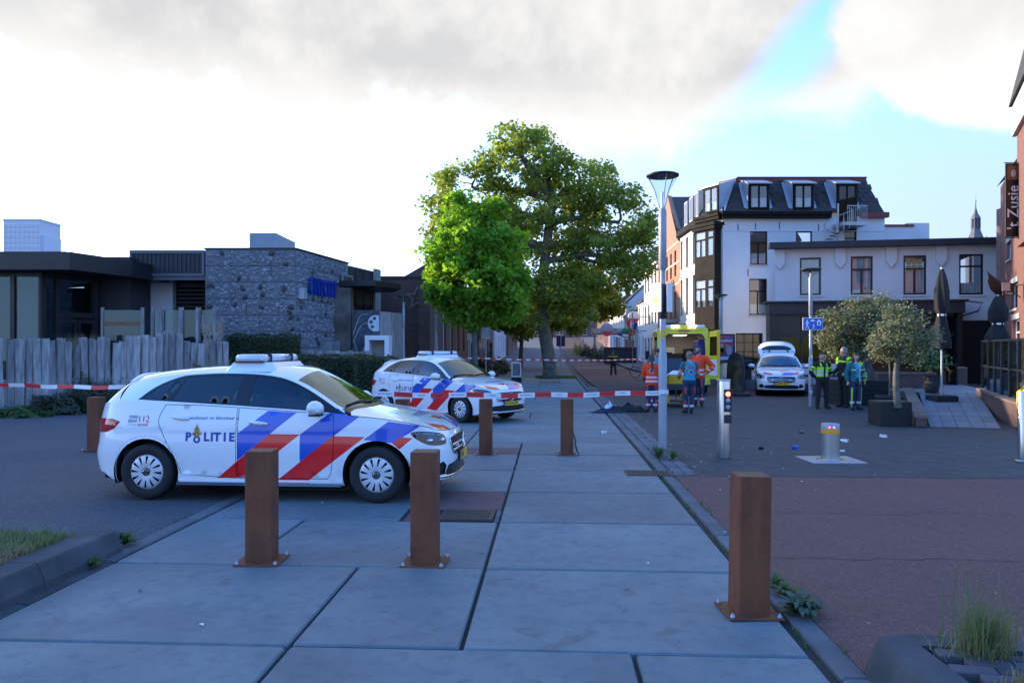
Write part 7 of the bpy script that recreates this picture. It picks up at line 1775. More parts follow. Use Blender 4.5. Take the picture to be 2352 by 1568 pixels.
def col_tealshirt(z, t, c):
 if z == 'head': return None
 if z.startswith('leg'): return navy_leg(z, t, c)
 if z == 'torso':
  if t < .98 and c.z < .97: return 'cl_navy'
  return 'skin' if c.z > 1.455 else ('cl_reflect' if (abs(abs(c.x) - .12) < .012 and c.z > 1.26) else 'cl_teal')
 return 'cl_teal_dark' if t < .42 else ('cl_orange' if t < .46 else 'skin')
def col_police(z, t, c):
 if z == 'head': return None
 if z == 'torso' and c.z > 1.47: return None
 if z.startswith('arm') and (.34 < t < .42 or .45 < t < .52): return 'cl_neon'
 return 'cl_black'
def col_police_back(z, t, c):
 if z == 'head': return None
 if 1.285 < c.z < 1.32 or 1.345 < c.z < 1.37: return 'cl_neon' if (z == 'torso' or z.startswith('arm')) else 'cl_black'
 return 'cl_black'
def col_officer(z, t, c):
 if z == 'head': return None
 if (z.startswith('arm') and (.14 < t < .22 or .26 < t < .36)) or (z == 'torso' and 1.31 < c.z < 1.37 and c.y < 0): return 'cl_neon'
 return 'cl_black'
def col_medwoman(z, t, c):
 if z == 'head': return None
 if z.startswith('leg'):
  if .20 < c.z < .27: return 'cl_reflect'
  return 'cl_neon' if abs(abs(c.x) - .15) < .014 and c.z < .7 else 'cl_navy'
 if z == 'torso':
  if c.z > 1.455: return None
  if t < .80 or c.z < .80: return 'cl_navy'
  if c.y < -.02 and -.07 < c.x < .045: return 'cl_teal' if c.z > 1.0 else 'cl_navy'
  if c.z < .86: return 'cl_neon' if c.x > 0 else 'cl_teal_dark'
  if c.y < 0 and (abs(c.x - .065) < .014 or 1.22 < c.z < 1.26): return 'cl_reflect'
  return 'cl_teal_dark'
 if z == 'armR': return 'cl_reflect' if .55 < t < .62 else ('cl_neon' if (t < .18 or .38 < t < .44 or .50 < t < .55 or .72 < t < .76 or t > .93 or (.18 < t < .95 and c.x > .30)) else 'cl_teal_dark')
 return 'cl_teal_dark'
def ex_vest(t, hm):
 mb = MB(); rs = []
 for (z, rx, ry, oy) in ((1.0, .185, .148, 0), (1.10, .180, .145, 0), (1.22, .190, .152, -.008), (1.32, .192, .146, -.002), (1.41, .158, .118, .008), (1.445, .118, .095, .01)):
  rs.append([(rx*math.copysign(abs(math.cos(a))**.85, math.cos(a)), oy + ry*math.copysign(abs(math.sin(a))**.85, math.sin(a)), z) for a in np.linspace(0, 2*math.pi, 26, endpoint=False)])
 n = 26; d = [spl for spl in zip(*rs)]; fine = []
 cols = [spline(list(c), 5) for c in d]; fine = [[c[i] for c in cols] for i in range(len(cols[0]))]
 mb.rings(fine, False, 0, True)
 for i, f in enumerate(mb.f):
  c = sum((Vector(mb.v[k]) for k in f), Vector())/len(f)
  if 1.045 < c.z < 1.09 or 1.15 < c.z < 1.195: mb.m[i] = 1
  if abs(c.x) < .012 and c.y < 0: mb.m[i] = 2
  if c.z > 1.25 and abs(c.x) < .035 + (c.z-1.25)*.35 and c.y < 0: mb.m[i] = 2
  if c.z > 1.30 and abs(abs(c.x)-.15) < .03 and c.y < 0: mb.m[i] = 2
 mb.build('safety_vest', ['cl_neon', 'cl_reflect', 'cl_black'], t)
def people():
 G1, G2 = 'ambulance crew', 'police officers'
 p = gp(1497, 945); person('woman paramedic in orange jacket with long brown ponytail, back to camera', p, math.pi - .25, 1.60, pose(elR=(.26, -.06, 1.14), wrR=(.20, -.26, 1.02), elL=(-.26, -.06, 1.14), wrL=(-.18, -.26, 1.02)), col_orange, ('pony', 'hair_brown'), [ex_back_emblem(1.24, 0, None)], fem=True, group=G1, loose=.03, head_nod=.2, head_turn=.2)
 p = gp(1508, 941); person('man paramedic in teal shirt bending his head, behind the ponytailed woman', (p[0]+.12, p[1]+.7), .35, 1.78, pose(elR=(.25, -.04, 1.14), wrR=(.12, -.28, 1.05), elL=(-.25, -.04, 1.14), wrL=(-.12, -.28, 1.05)), col_tealshirt, ('short', 'hair_dark'), [], group=G1, head_nod=.55, skin='skin')
 p = gp(1583, 949); person('woman paramedic in teal shirt with blond bun, back to camera', p, math.pi + .15, 1.68, pose(elR=(.27, -.02, 1.12), wrR=(.22, -.22, 1.0), elL=(-.27, .0, 1.12), wrL=(-.20, -.22, .98), anL=(-.06, .02, .09), knL=(-.09, .0, .48), anR=(.08, -.05, .09)), col_tealshirt, ('bun', 'hair_blond'), [ex_back_emblem(1.17, 0, 'AMBULANCE')], fem=True, group=G1, loose=.016, skin='skin_pale')
 p = gp(1604, 932); person('bearded man paramedic with glasses in orange jacket, hand on hip', p, -.55, 1.84, pose(elR=(.40, .10, 1.14), wrR=(.24, -.02, .98), elL=(-.27, .02, 1.12), wrL=(-.26, -.10, .88), hdR=(-.3, -.2, -1), curl=.8), col_orange, ('short', 'hair_dark'), [ex_beard('hair_dark'), ex_glasses], group=G1, loose=.03, head_turn=-.25)
 p = gp(1888, 938); person('policeman in neon yellow vest beside the home-zone sign pole', p, .12, 1.64, pose(elR=(.33, .06, 1.14), wrR=(.16, .20, .98), elL=(-.33, .06, 1.14), wrL=(-.16, .20, .98), hdR=(-.8, .2, -.3), hdL=(.8, .2, -.3), knR=(.13, -.01, .48), anR=(.155, .01, .09), knL=(-.13, -.01, .48), anL=(-.155, .01, .09)), col_police, ('short', 'hair_brown'), [ex_vest, ex_belt], group=G2, loose=.02, head_turn=-.6, skin='skin_pale')
 p = gp(1944, 936); person('grey-bearded police officer in black uniform, turned left', (p[0], p[1]+.15), -1.25, 1.80, pose(elR=(.27, .05, 1.13), wrR=(.24, -.16, 1.0), elL=(-.27, .04, 1.13), wrL=(-.22, -.22, .95)), col_officer, ('short', 'hair_grey'), [ex_beard('hair_grey'), ex_glasses, ex_belt], group=G2, loose=.018)
 p = gp(1965, 941); person('woman medic with long brown hair in open teal and neon jacket', p, .05, 1.62, pose(elR=(.27, .02, 1.12), wrR=(.27, -.03, .90), elL=(-.28, .02, 1.12), wrL=(-.27, -.02, .90)), col_medwoman, ('long', 'hair_brown'), [], fem=True, group=G1, loose=.028, skin='skin_pale')
 p = gp(1408, 862); person('distant policeman in black with neon shoulder band, back to camera', p, math.pi, 1.64, pose(elR=(.28, -.02, 1.14), wrR=(.16, -.24, 1.12), elL=(-.28, -.02, 1.14), wrL=(-.16, -.24, 1.12), knL=(-.15, 0, .48), anL=(-.19, .02, .09), anR=(.13, 0, .09)), col_police_back, ('short', 'hair_brown'), [ex_belt], group=G2, loose=.025, voxel=.014)
people()
# ------------------------------------------------------------------ vegetation
def veg_mats():
 leafmat('leaf_plane', (.155, .215, .040), (.300, .340, .065), .5); leafmat('leaf_maple', (.130, .270, .030), (.250, .390, .050), .55)
 leafmat('leaf_olive', (.230, .235, .120), (.125, .145, .060), .2); leafmat('leaf_hedge', (.022, .045, .012), (.055, .075, .020), .15)
 leafmat('leaf_weed', (.045, .10, .020), (.09, .14, .035), .3); leafmat('blade', (.10, .16, .045), (.20, .20, .085), .35); leafmat('dry_blade', (.34, .27, .15), (.22, .17, .09), .3)
 leafmat('plume', (.50, .44, .36), (.36, .31, .25), .3); leafmat('shrub_dark', (.03, .055, .018), (.06, .05, .025), .2); leafmat('leaf_yellow', (.34, .27, .02), (.22, .22, .03), .4)
 pm('bark_plane', (.17, .155, .12), .9, col2=(.085, .08, .06), scale=3.5, bump=.5, bscale=14, bdist=.02, grime=.2); pm('bark_thin', (.14, .135, .11), .9, col2=(.075, .07, .055), scale=6, bump=.4, bscale=25)
 pm('bark_olive', (.13, .115, .095), .95, col2=(.055, .048, .04), scale=5, bump=.8, bscale=9, bdist=.04, stretch=(2, 2, .6))
veg_mats()
def leaves(name, mat, pts, size, parent=None, loc=(0, 0, 0), seed=1, aspect=.75, flat=.35, tint=None, outdir=None, fold=True):
 """pts: (n,3) numpy positions; one small folded leaf at each"""
 rg = np.random.default_rng(seed); n = len(pts)
 nrm = rg.normal(size=(n, 3)); nrm[:, 2] = np.abs(nrm[:, 2]) * .9 + flat
 if outdir is not None: nrm = nrm * .75 + outdir * 1.0
 nrm /= np.linalg.norm(nrm, axis=1)[:, None]
 a = np.cross(nrm, rg.normal(size=(n, 3))); a /= np.linalg.norm(a, axis=1)[:, None] + 1e-9; b = np.cross(nrm, a)
 s = size * rg.uniform(.65, 1.3, n)[:, None]
 p0 = pts - a * s * .5; p2 = pts + a * s * .5; p1 = pts + b * s * .5 * aspect + nrm * s * .10; p3 = pts - b * s * .5 * aspect + nrm * s * .10
 V = np.stack([p0, p1, p2, p3], 1).reshape(-1, 3)
 me = bpy.data.meshes.new(name); me.vertices.add(4*n); me.vertices.foreach_set('co', V.astype(np.float32).ravel())
 idx = np.arange(4*n).reshape(n, 4); tri = np.stack([idx[:, [0, 1, 2]], idx[:, [0, 2, 3]]], 1).reshape(-1)
 me.loops.add(6*n); me.loops.foreach_set('vertex_index', tri.astype(np.int32)); me.polygons.add(2*n)
 me.polygons.foreach_set('loop_start', (np.arange(2*n)*3).astype(np.int32)); me.polygons.foreach_set('loop_total', np.full(2*n, 3, np.int32))
 me.update(calc_edges=True); me.materials.append(M[mat])
 at = me.attributes.new('tint', 'FLOAT', 'POINT'); tv = rg.uniform(0, 1, n) if tint is None else np.clip(tint + rg.uniform(-.3, .3, n), 0, 1)
 at.data.foreach_set('value', np.repeat(tv, 4).astype(np.float32))
 o = obj_from(name, me, parent, loc); return o
def lobe_points(rg, lobes, ncl, nleaf, rc):
 """clusters spread through ellipsoids, denser near their skin; returns cluster centres and leaf positions"""
 vol = np.array([l[3]*l[4]*l[5] for l in lobes]) ** .8; vol = vol / vol.sum(); cs = []; L = []; T = []
 for l, f in zip(lobes, vol):
  for _ in range(max(2, int(ncl*f))):
   d = rg.normal(size=3); d /= np.linalg.norm(d); r = rg.uniform(.25, 1.0) ** .45
   c = np.array(l[:3]) + d * r * np.array(l[3:6]); cs.append(c); k = int(nleaf * rg.uniform(.6, 1.4))
   q = rg.normal(size=(k, 3)); q /= np.linalg.norm(q, axis=1)[:, None]; q *= (rg.uniform(0, 1, k) ** .5)[:, None]
   L.append(c + q * rc * rg.uniform(.7, 1.35) * np.array([1, 1, .75])); T.append(np.full(k, rg.uniform(.1, .9)))
 return np.array(cs), np.vstack(L), np.concatenate(T)
def tree(name, label, base, lobes_px, Y, trunk, trunk_r, leafm, barkm, ncl, nleaf, rc, leaf, seed, depth=.8, group=None, forks=None, cat='tree'):
 """lobes_px: (px, py, rx, ry) in the survey frame at depth Y; trunk: points (dx, dy, z) from the base"""
 rg = np.random.default_rng(seed); r = random.Random(seed); t = thing(name, label, cat, (base[0], base[1], base[2]), 0, group); k = Y / F; lobes = []
 for l in lobes_px:
  x, z = X_(l[0], Y) - base[0], Z_(l[1], Y) - base[2]; rx, rz = l[2]*k, l[3]*k; ry = max(rx, rz) * depth; oy = l[4] if len(l) > 4 else r.uniform(-.5, .5) * rx
  lobes.append((x, oy, z, rx, ry, rz))
 cs, L, T = lobe_points(rg, lobes, ncl, nleaf, rc)
 mb = MB(); tp = spline(trunk, 5); n = len(tp); mb.tube(tp, [trunk_r * (1.25 - .25*min(1, i/3)) * (1 - .45*i/n) for i in range(n)], 12)
 topp = Vector(tp[-1])
 tk = mb.build('trunk', barkm, t)
 mb = MB(); limbs = []
 for l in lobes:
  c = Vector(l[:3]); s = min(tp[int(n*.62):], key=lambda q: (Vector(q) - c).length + max(0, q[2] - c.z) * 1.0); s = Vector(s)
  m = s.lerp(c, .5) + Vector((r.uniform(-.3, .3), r.uniform(-.3, .3), .12*(c - s).length)) * .6; e = c + Vector((0, 0, l[5]*.35))
  pts = spline([tuple(s), tuple(m), tuple(c), tuple(e)], 4); rr = trunk_r * .48
  mb.tube(pts, [rr * (1 - .82*i/len(pts)) for i in range(len(pts))], 7); limbs += [(Vector(p), rr*(1 - .82*i/len(pts))) for i, p in enumerate(pts)]
 kd = kdtree.KDTree(len(limbs))
 for i, (p, _) in enumerate(limbs): kd.insert(p, i)
 kd.balance()
 for c in cs[::2]:
  p, i, d = kd.find(Vector(c)); q = Vector(c); mid = p.lerp(q, .5) + Vector((0, 0, .1*d)); mb.tube([tuple(p), tuple(mid), tuple(q)], [min(limbs[i][1]*.6, .05 + .01*d), .022, .008], 4, False)
 mb.build('branches', barkm, tk)
 leaves('crown', leafm, L, leaf, t, seed=seed, tint=T); return t
def trees():
 b = gp(1265, 868)
 tree('plane_tree', 'big spreading plane tree with leaning mottled trunk in a grass pit', (b[0], b[1], 0),
   [(1200, 375, 105, 70), (1090, 430, 95, 65), (1330, 420, 110, 72), (1420, 510, 88, 100), (1035, 545, 62, 105), (1250, 500, 150, 95), (1140, 560, 110, 90), (1370, 600, 120, 80), (1290, 670, 90, 62), (1445, 600, 62, 62), (1180, 670, 90, 55), (1340, 690, 75, 45), (1015, 470, 40, 40), (1475, 560, 35, 50), (1230, 320, 55, 28), (1150, 320, 40, 25), (1250, 720, 45, 38)],
   b[1], [(0, 0, -.1), (-.12, 0, 1.2), (-.45, 0, 3.2), (-.62, .1, 4.8), (-.45, .1, 6.2), (-.2, 0, 8.2), (.1, 0, 10.5)], .43, 'leaf_plane', 'bark_plane', 660, 72, .70, .23, 21)
 b = gp(1090, 893)
 tree('maple_tree', 'small bright green maple with dense crown before the plane tree', (b[0], b[1], 0),
   [(1085, 520, 66, 62), (1050, 580, 75, 62), (1145, 585, 66, 66), (1015, 660, 46, 42), (1100, 650, 105, 62), (1180, 665, 44, 50), (1085, 715, 66, 38), (1000, 650, 36, 30), (1130, 500, 45, 45), (1060, 480, 40, 32), (1040, 700, 40, 40), (1160, 720, 40, 28)],
   b[1], [(0, 0, -.1), (.02, 0, 1.5), (-.02, 0, 3.0), (.02, 0, 4.5), (0, 0, 6.5)], .135, 'leaf_maple', 'bark_thin', 330, 62, .46, .23, 22, group=None)
 for i, (px, Y, lob, lab) in enumerate(((1330, 60, [(1310, 690, 80, 45), (1380, 700, 50, 35), (1260, 700, 60, 40), (1340, 650, 60, 40), (1300, 740, 40, 25)], 'shaded street tree behind the plane trunk, towards the right'),
          (1190, 64, [(1185, 710, 60, 45), (1225, 690, 50, 45), (1150, 720, 40, 35), (1200, 750, 45, 25)], 'shaded street tree between the maple and the plane trunk'),
          (1290, 92, [(1290, 720, 60, 30), (1320, 735, 40, 22), (1250, 730, 36, 22), (1300, 700, 40, 22)], 'farthest street tree over the middle of the far street'))):
  x = X_((1262, 1195, 1250)[i], Y)
  tree('street_tree', lab, (x, Y, gz(Y)), lob, Y, [(0, 0, -.2), (.1, 0, 2), (.15, 0, 4.2), (.3, 0, 5.5)], .2, 'leaf_plane', 'bark_thin', 170, 70, .8, .34, 31 + i, group='trees along the far street')
 b = gp(1265, 868); grass('tree_pit_grass', 'short grass round the foot of the plane tree', 'grass', [(b[0]-.9 + 2.4*rnd.random(), b[1]-1.0 + 2.6*rnd.random(), 0) for _ in range(2600)], .16, .03, 'leaf_weed')
 Yb = 23.3; b = (X_(1990, Yb), Yb, .75)
 tree('olive_tree', 'large old olive tree with thick gnarled trunk in a black planter', b, [(1945, 745, 62, 40), (1900, 760, 32, 48), (2000, 740, 55, 45), (2040, 720, 42, 42), (1930, 800, 50, 38), (1985, 790, 50, 36), (1960, 705, 36, 22), (2030, 775, 40, 40), (2020, 696, 20, 16)],
   Yb, [(0, 0, -.25), (.05, 0, .1), (-.05, .02, .5), (.02, 0, .95)], .27, 'leaf_olive', 'bark_olive', 230, 62, .30, .08, 41, group=None)
 Yb = 16.6; b = (X_(2062, Yb), Yb, .52)
 tree('olive_tree', 'young olive tree with pale slim trunk in a square black tub', b, [(2075, 735, 48, 34), (2105, 770, 34, 40), (2040, 775, 40, 40), (2080, 800, 45, 36), (2025, 815, 28, 28), (2110, 815, 25, 25), (2060, 715, 22, 20), (2010, 790, 24, 30)],
   Yb, [(0, 0, -.1), (-.04, 0, .4), (-.02, 0, .85), (.08, 0, 1.25), (.15, 0, 1.5)], .075, 'leaf_olive', 'bark_thin', 120, 34, .23, .065, 42, group=None)
def grass(name, label, cat, pts, hgt, spread, mat, kind='stuff', parent=None, loc=(0, 0, 0), wid=.006, lean=.5, seed=1):
 r = random.Random(seed); vs = []; n = 0; V = []; Fs = []; T = []
 for (x, y, z) in pts:
  a = r.uniform(0, 6.283); h = hgt*r.uniform(.4, 1.2); l = lean*h*r.uniform(.1, 1.0); ca, sa = math.cos(a), math.sin(a); w = wid*r.uniform(.7, 1.4)
  b = len(V); px, py = -sa*w, ca*w
  V += [(x-px, y-py, z), (x+px, y+py, z), (x + ca*l*.35 - px*.8, y + sa*l*.35 - py*.8, z + h*.6), (x + ca*l*.35 + px*.8, y + sa*l*.35 + py*.8, z + h*.6), (x + ca*l, y + sa*l, z + h*r.uniform(.85, 1))]
  Fs += [(b, b+1, b+3, b+2), (b+2, b+3, b+4)]; T += [r.random()]*5
 me = bpy.data.meshes.new(name); me.from_pydata(V, [], Fs); me.materials.append(M[mat]); at = me.attributes.new('tint', 'FLOAT', 'POINT'); at.data.foreach_set('value', T); me.update()
 o = obj_from(name, me, parent, loc)
 if parent is None: tag(o, label, cat, None, kind)
 return o
trees()
def hedge(label, x0, x1, y0, y1, h, n, seed, leaf=.055, mat='leaf_hedge', group='clipped hedges'):
 t = thing('hedge', label, 'hedge', ((x0+x1)/2, (y0+y1)/2, 0), 0, group); cx, cy = (x0+x1)/2, (y0+y1)/2; rg = np.random.default_rng(seed)
 mb = MB(); mb.cbox(x0-cx+.06, x1-cx-.06, y0-cy+.06, y1-cy-.06, 0, h-.06, .05); mb.build('core', 'shrub_core', t)
 P = []; O = []
 sx, sy = (x1-x0)/2, (y1-y0)/2; ar = [4*sx*sy, 2*sx*h, 2*sy*h, 2*sy*h]; ar = np.array(ar)/sum(ar)
 for f, k in zip(('t', 'f', 'l', 'r'), ar):
  m = int(n*k); u = rg.uniform(-1, 1, m); v = rg.uniform(0, 1, m); d = rg.normal(0, .025, m) + .03*np.sin(u*9 + v*5)
  if f == 't': P.append(np.stack([u*sx, (v*2-1)*sy, h + d], 1)); O.append(np.tile([0, 0, 1.], (m, 1)))
  elif f == 'f': P.append(np.stack([u*sx, -sy - d, v*h], 1)); O.append(np.tile([0, -1., 0.3], (m, 1)))
  else: s_ = -1 if f == 'l' else 1; P.append(np.stack([np.full(m, s_*sx) + s_*d, u*sy, v*h], 1)); O.append(np.tile([s_*1., 0, .3], (m, 1)))
 leaves('foliage', mat, np.vstack(P), leaf, t, seed=seed, outdir=np.vstack(O)); return t
pm('shrub_core', (.012, .018, .008), .95)
def shrub(label, c, r, n, mat, seed, leaf=.06, name='shrub', cat='shrub', group=None, core=True):
 rg = np.random.default_rng(seed); q = rg.normal(size=(n, 3)); q /= np.linalg.norm(q, axis=1)[:, None]; q *= (rg.uniform(.2, 1, n)**.4)[:, None]; q[:, 2] = np.abs(q[:, 2])
 q += .16*np.sin(q[:, [1, 2, 0]]*6 + seed); t = thing(name, label, cat, c, 0, group); leaves('foliage', mat, q*np.array(r), leaf, t, seed=seed)
 mb = MB(); rr = random.Random(seed)
 for k in range(7):
  a = rr.uniform(0, 6.28); mb.tube([(0, 0, -.05), (math.cos(a)*r[0]*.3, math.sin(a)*r[1]*.3, r[2]*.4), (math.cos(a)*r[0]*.6, math.sin(a)*r[1]*.6, r[2]*.8)], [.02, .014, .006], 4)
 mb.build('stems', 'bark_thin', t); return t
def left_garden():
 A, B = (X_(-60, 19.0), 19.0), (X_(212, 20.6), 20.6); B2 = (X_(520, 22.4), 22.4)
 t = thing('plank_fence', 'weathered grey fence of rough uneven upright planks, left', 'fence', (A[0], A[1], 0)); r = random.Random(8)
 path = densify([A, B, B2], .195, False)
 for (x, y) in path:
  h = 2.0 + .10*math.sin(x*1.7) + r.uniform(-.14, .16); w = r.uniform(.105, .14); mb = MB(); rs = []; n = 7; ph = r.uniform(0, 6)
  lx, ly = r.uniform(-.05, .05), r.uniform(-.02, .05); jit = [r.uniform(.75, 1.1) for _ in range(n)]
  for k in range(5):
   q = k/4; rs.append([(lx*q + jit[i]*w*math.cos(6.283*i/n + ph)*(1 - .06*q) + .012*math.sin(3*q + ph), ly*q + jit[i]*w*.62*math.sin(6.283*i/n + ph), -.1 + (h+.1)*q + (r.uniform(-.03, .03) if k == 4 else 0)) for i in range(n)])
  mb.rings(rs, True, 0, False); mb.build('plank', 'wood_grey', t, (x + r.uniform(-.02, .02) - A[0], y + r.uniform(-.03, .03) - A[1], 0))
 hedge('tall clipped hedge block beside the pebble wall', X_(517, 23.6), X_(672, 23.6), 23.6, 24.6, Z_(769, 23.6), 9000, 5)
 hedge('low clipped hedge behind the nearer car\'s light bar', X_(672, 22.0), X_(850, 22.0), 22.0, 23.2, Z_(818, 22.0), 9000, 6)
 hedge('clipped hedge right behind the second car\'s tail', X_(815, 20.8), X_(905, 20.8), 20.8, 21.9, Z_(822, 20.8), 6000, 7)
 f = thing('low_board_fence', 'low grey board fence below the film reel mural', 'fence', (X_(680, 25), 25, 0)); x = X_(680, 25); k = 0
 while x < X_(845, 25):
  mb = MB(); mb.box(0, .14, 0, .03, 0, Z_(806, 25) + r.uniform(-.03, .03)); mb.build('board', 'wood_grey', f, (x-X_(680, 25), 0, 0)); x += .15
 for i, (px, py, rr_, mat, lab) in enumerate(((205, 945, (.85, .5, 1.05), 'shrub_dark', 'dark scraggly shrub at the fence behind the rusty bollard'), (250, 940, (.9, .5, 1.15), 'leaf_hedge', 'green bramble against the fence left of the nearer car'), (130, 950, (.8, .4, .55), 'shrub_dark', 'low tangled weeds halfway along the plank fence'), (40, 957, (.8, .35, .28), 'leaf_weed', 'low weeds at the left end of the plank fence'))):
  x, y = gp(px, py); shrub(lab, (x, y, 0), rr_, 2600, mat, 60 + i, .07, group='shrubs along the plank fence')
 def pampas(label, c, h, np_, seed, dry=900):
  t = thing('pampas_grass', label, 'ornamental grass', c, 0, None); rr = random.Random(seed)
  grass('blades', '', '', [(rr.gauss(0, .10), rr.gauss(0, .10), 0) for _ in range(dry)], h*.62, .1, 'dry_blade', parent=t, lean=.9, seed=seed)
  for k in range(np_):
   a = rr.uniform(0, 6.28); l = rr.uniform(.15, .45); hh = h*rr.uniform(.85, 1.12); e = (math.cos(a)*l, math.sin(a)*l*.5, hh)
   mb = MB(); mb.tube([(0, 0, 0), (e[0]*.4, e[1]*.4, hh*.5), (e[0]*.85, e[1]*.85, hh*.8)], [.008, .006, .005], 4); mb.build('stalk', 'bark_thin', t)
   q = np.random.default_rng(seed*50+k); m = 260; s_ = q.uniform(0, 1, m); w = .045*np.sin(np.pi*np.clip(s_*.92+.06, 0, 1))
   P = np.stack([e[0]*(.85+.25*s_) + q.normal(0, 1, m)*w*.7, e[1]*(.85+.25*s_) + q.normal(0, 1, m)*w*.7, hh*(.78+.30*s_)], 1); leaves('plume', 'plume', P, .06, t, seed=k, aspect=.25)
 Yp = 20.0; pampas('tall pale pampas grass with feathery plumes behind the nearer car', (X_(492, Yp), Yp, .2), Z_(752, Yp)-.3, 6, 3)
 for i, (px, py, Y, lab) in enumerate(((185, 790, 21.2, 'dry ornamental grass tuft on the terrace by the glass doors'), (330, 785, 22.5, 'dry grass tuft beside the glass wind screens'), (690, 838, 20.5, 'pale dry grass tuft just right of the light bar'))):
  rr = random.Random(i); t = thing('dry_grass', lab, 'ornamental grass', (X_(px, Y), Y, 1.3 if i < 2 else .5), 0, 'dry grass tufts');
  grass('blades', '', '', [(rr.gauss(0, .12), rr.gauss(0, .10), -.1) for _ in range(700)], (.95, .9, .95)[i], .1, 'dry_blade', parent=t, lean=1.0, seed=i)
 tt = thing('terrace_deck', 'raised terrace deck behind the plank fence', 'terrace', (X_(250, 22), 22, 0)); mb = MB(); mb.box(-8, 4.3, .6, 3.6, 0, .75); mb.build('deck', 'wood_grey', tt)
 for i, (a, b, Y, lab) in enumerate(((233, 330, 22.3, 'clear glass wind screen nearest the pavilion doors'), (349, 372, 22.6, 'narrow glass wind screen panel at the terrace corner'), (372, 416, 22.7, 'glass wind screen panel mirroring brickwork'), (416, 456, 22.8, 'glass wind screen panel in front of the dark louvres'), (456, 496, 22.9, 'last glass wind screen panel beside the pebble wall'))):
  g = thing('wind_screen', lab, 'glass screen', (X_(a, Y), Y, .75), 0, 'glass wind screens on the terrace'); w = X_(b, Y)-X_(a, Y); zt = Z_(712, Y)-.75
  for x in (0, w-.07): mb = MB(); mb.box(x, x+.07, -.04, .04, 0, zt+.08); mb.build('post', 'wood_grey', g)
  mb = MB(); mb.box(.07, w-.07, -.008, .008, .15, zt); mb.build('pane', 'pavilion_glass', g)
  if i == 0: mb = MB(); mb.box(.07, w-.07, -.03, .03, zt*.78, zt*.84); mb.build('handrail', 'wood_brown', g)
 for i, px in enumerate((225, 262, 300)):
  Y = 22.5; s = thing('terrace_chair', ('brown wicker terrace chair nearest the glass doors', 'brown wicker terrace chair in the middle of the terrace', 'brown wicker terrace chair beside the dry grass')[i], 'chair', (X_(px, Y), Y, .75), .3*i, 'terrace chairs')
  mb = MB(); mb.cbox(-.26, .26, -.26, .26, .40, .47, .02); mb.build('seat', 'wicker', s); mb = MB(); mb.cbox(-.26, .26, .2, .27, .48, .98, .02); mb.build('backrest', 'wicker', s)
  for sx in (-1, 1):
   for sy in (-1, 1): mb = MB(); mb.box(sx*.23-.02, sx*.23+.02, sy*.23-.02, sy*.23+.02, 0, .40); mb.build('leg', 'wicker', s)
pm('wicker', (.16, .115, .07), .85, bump=.5, bscale=80); pm('wood_brown', (.20, .10, .05), .7)
left_garden()
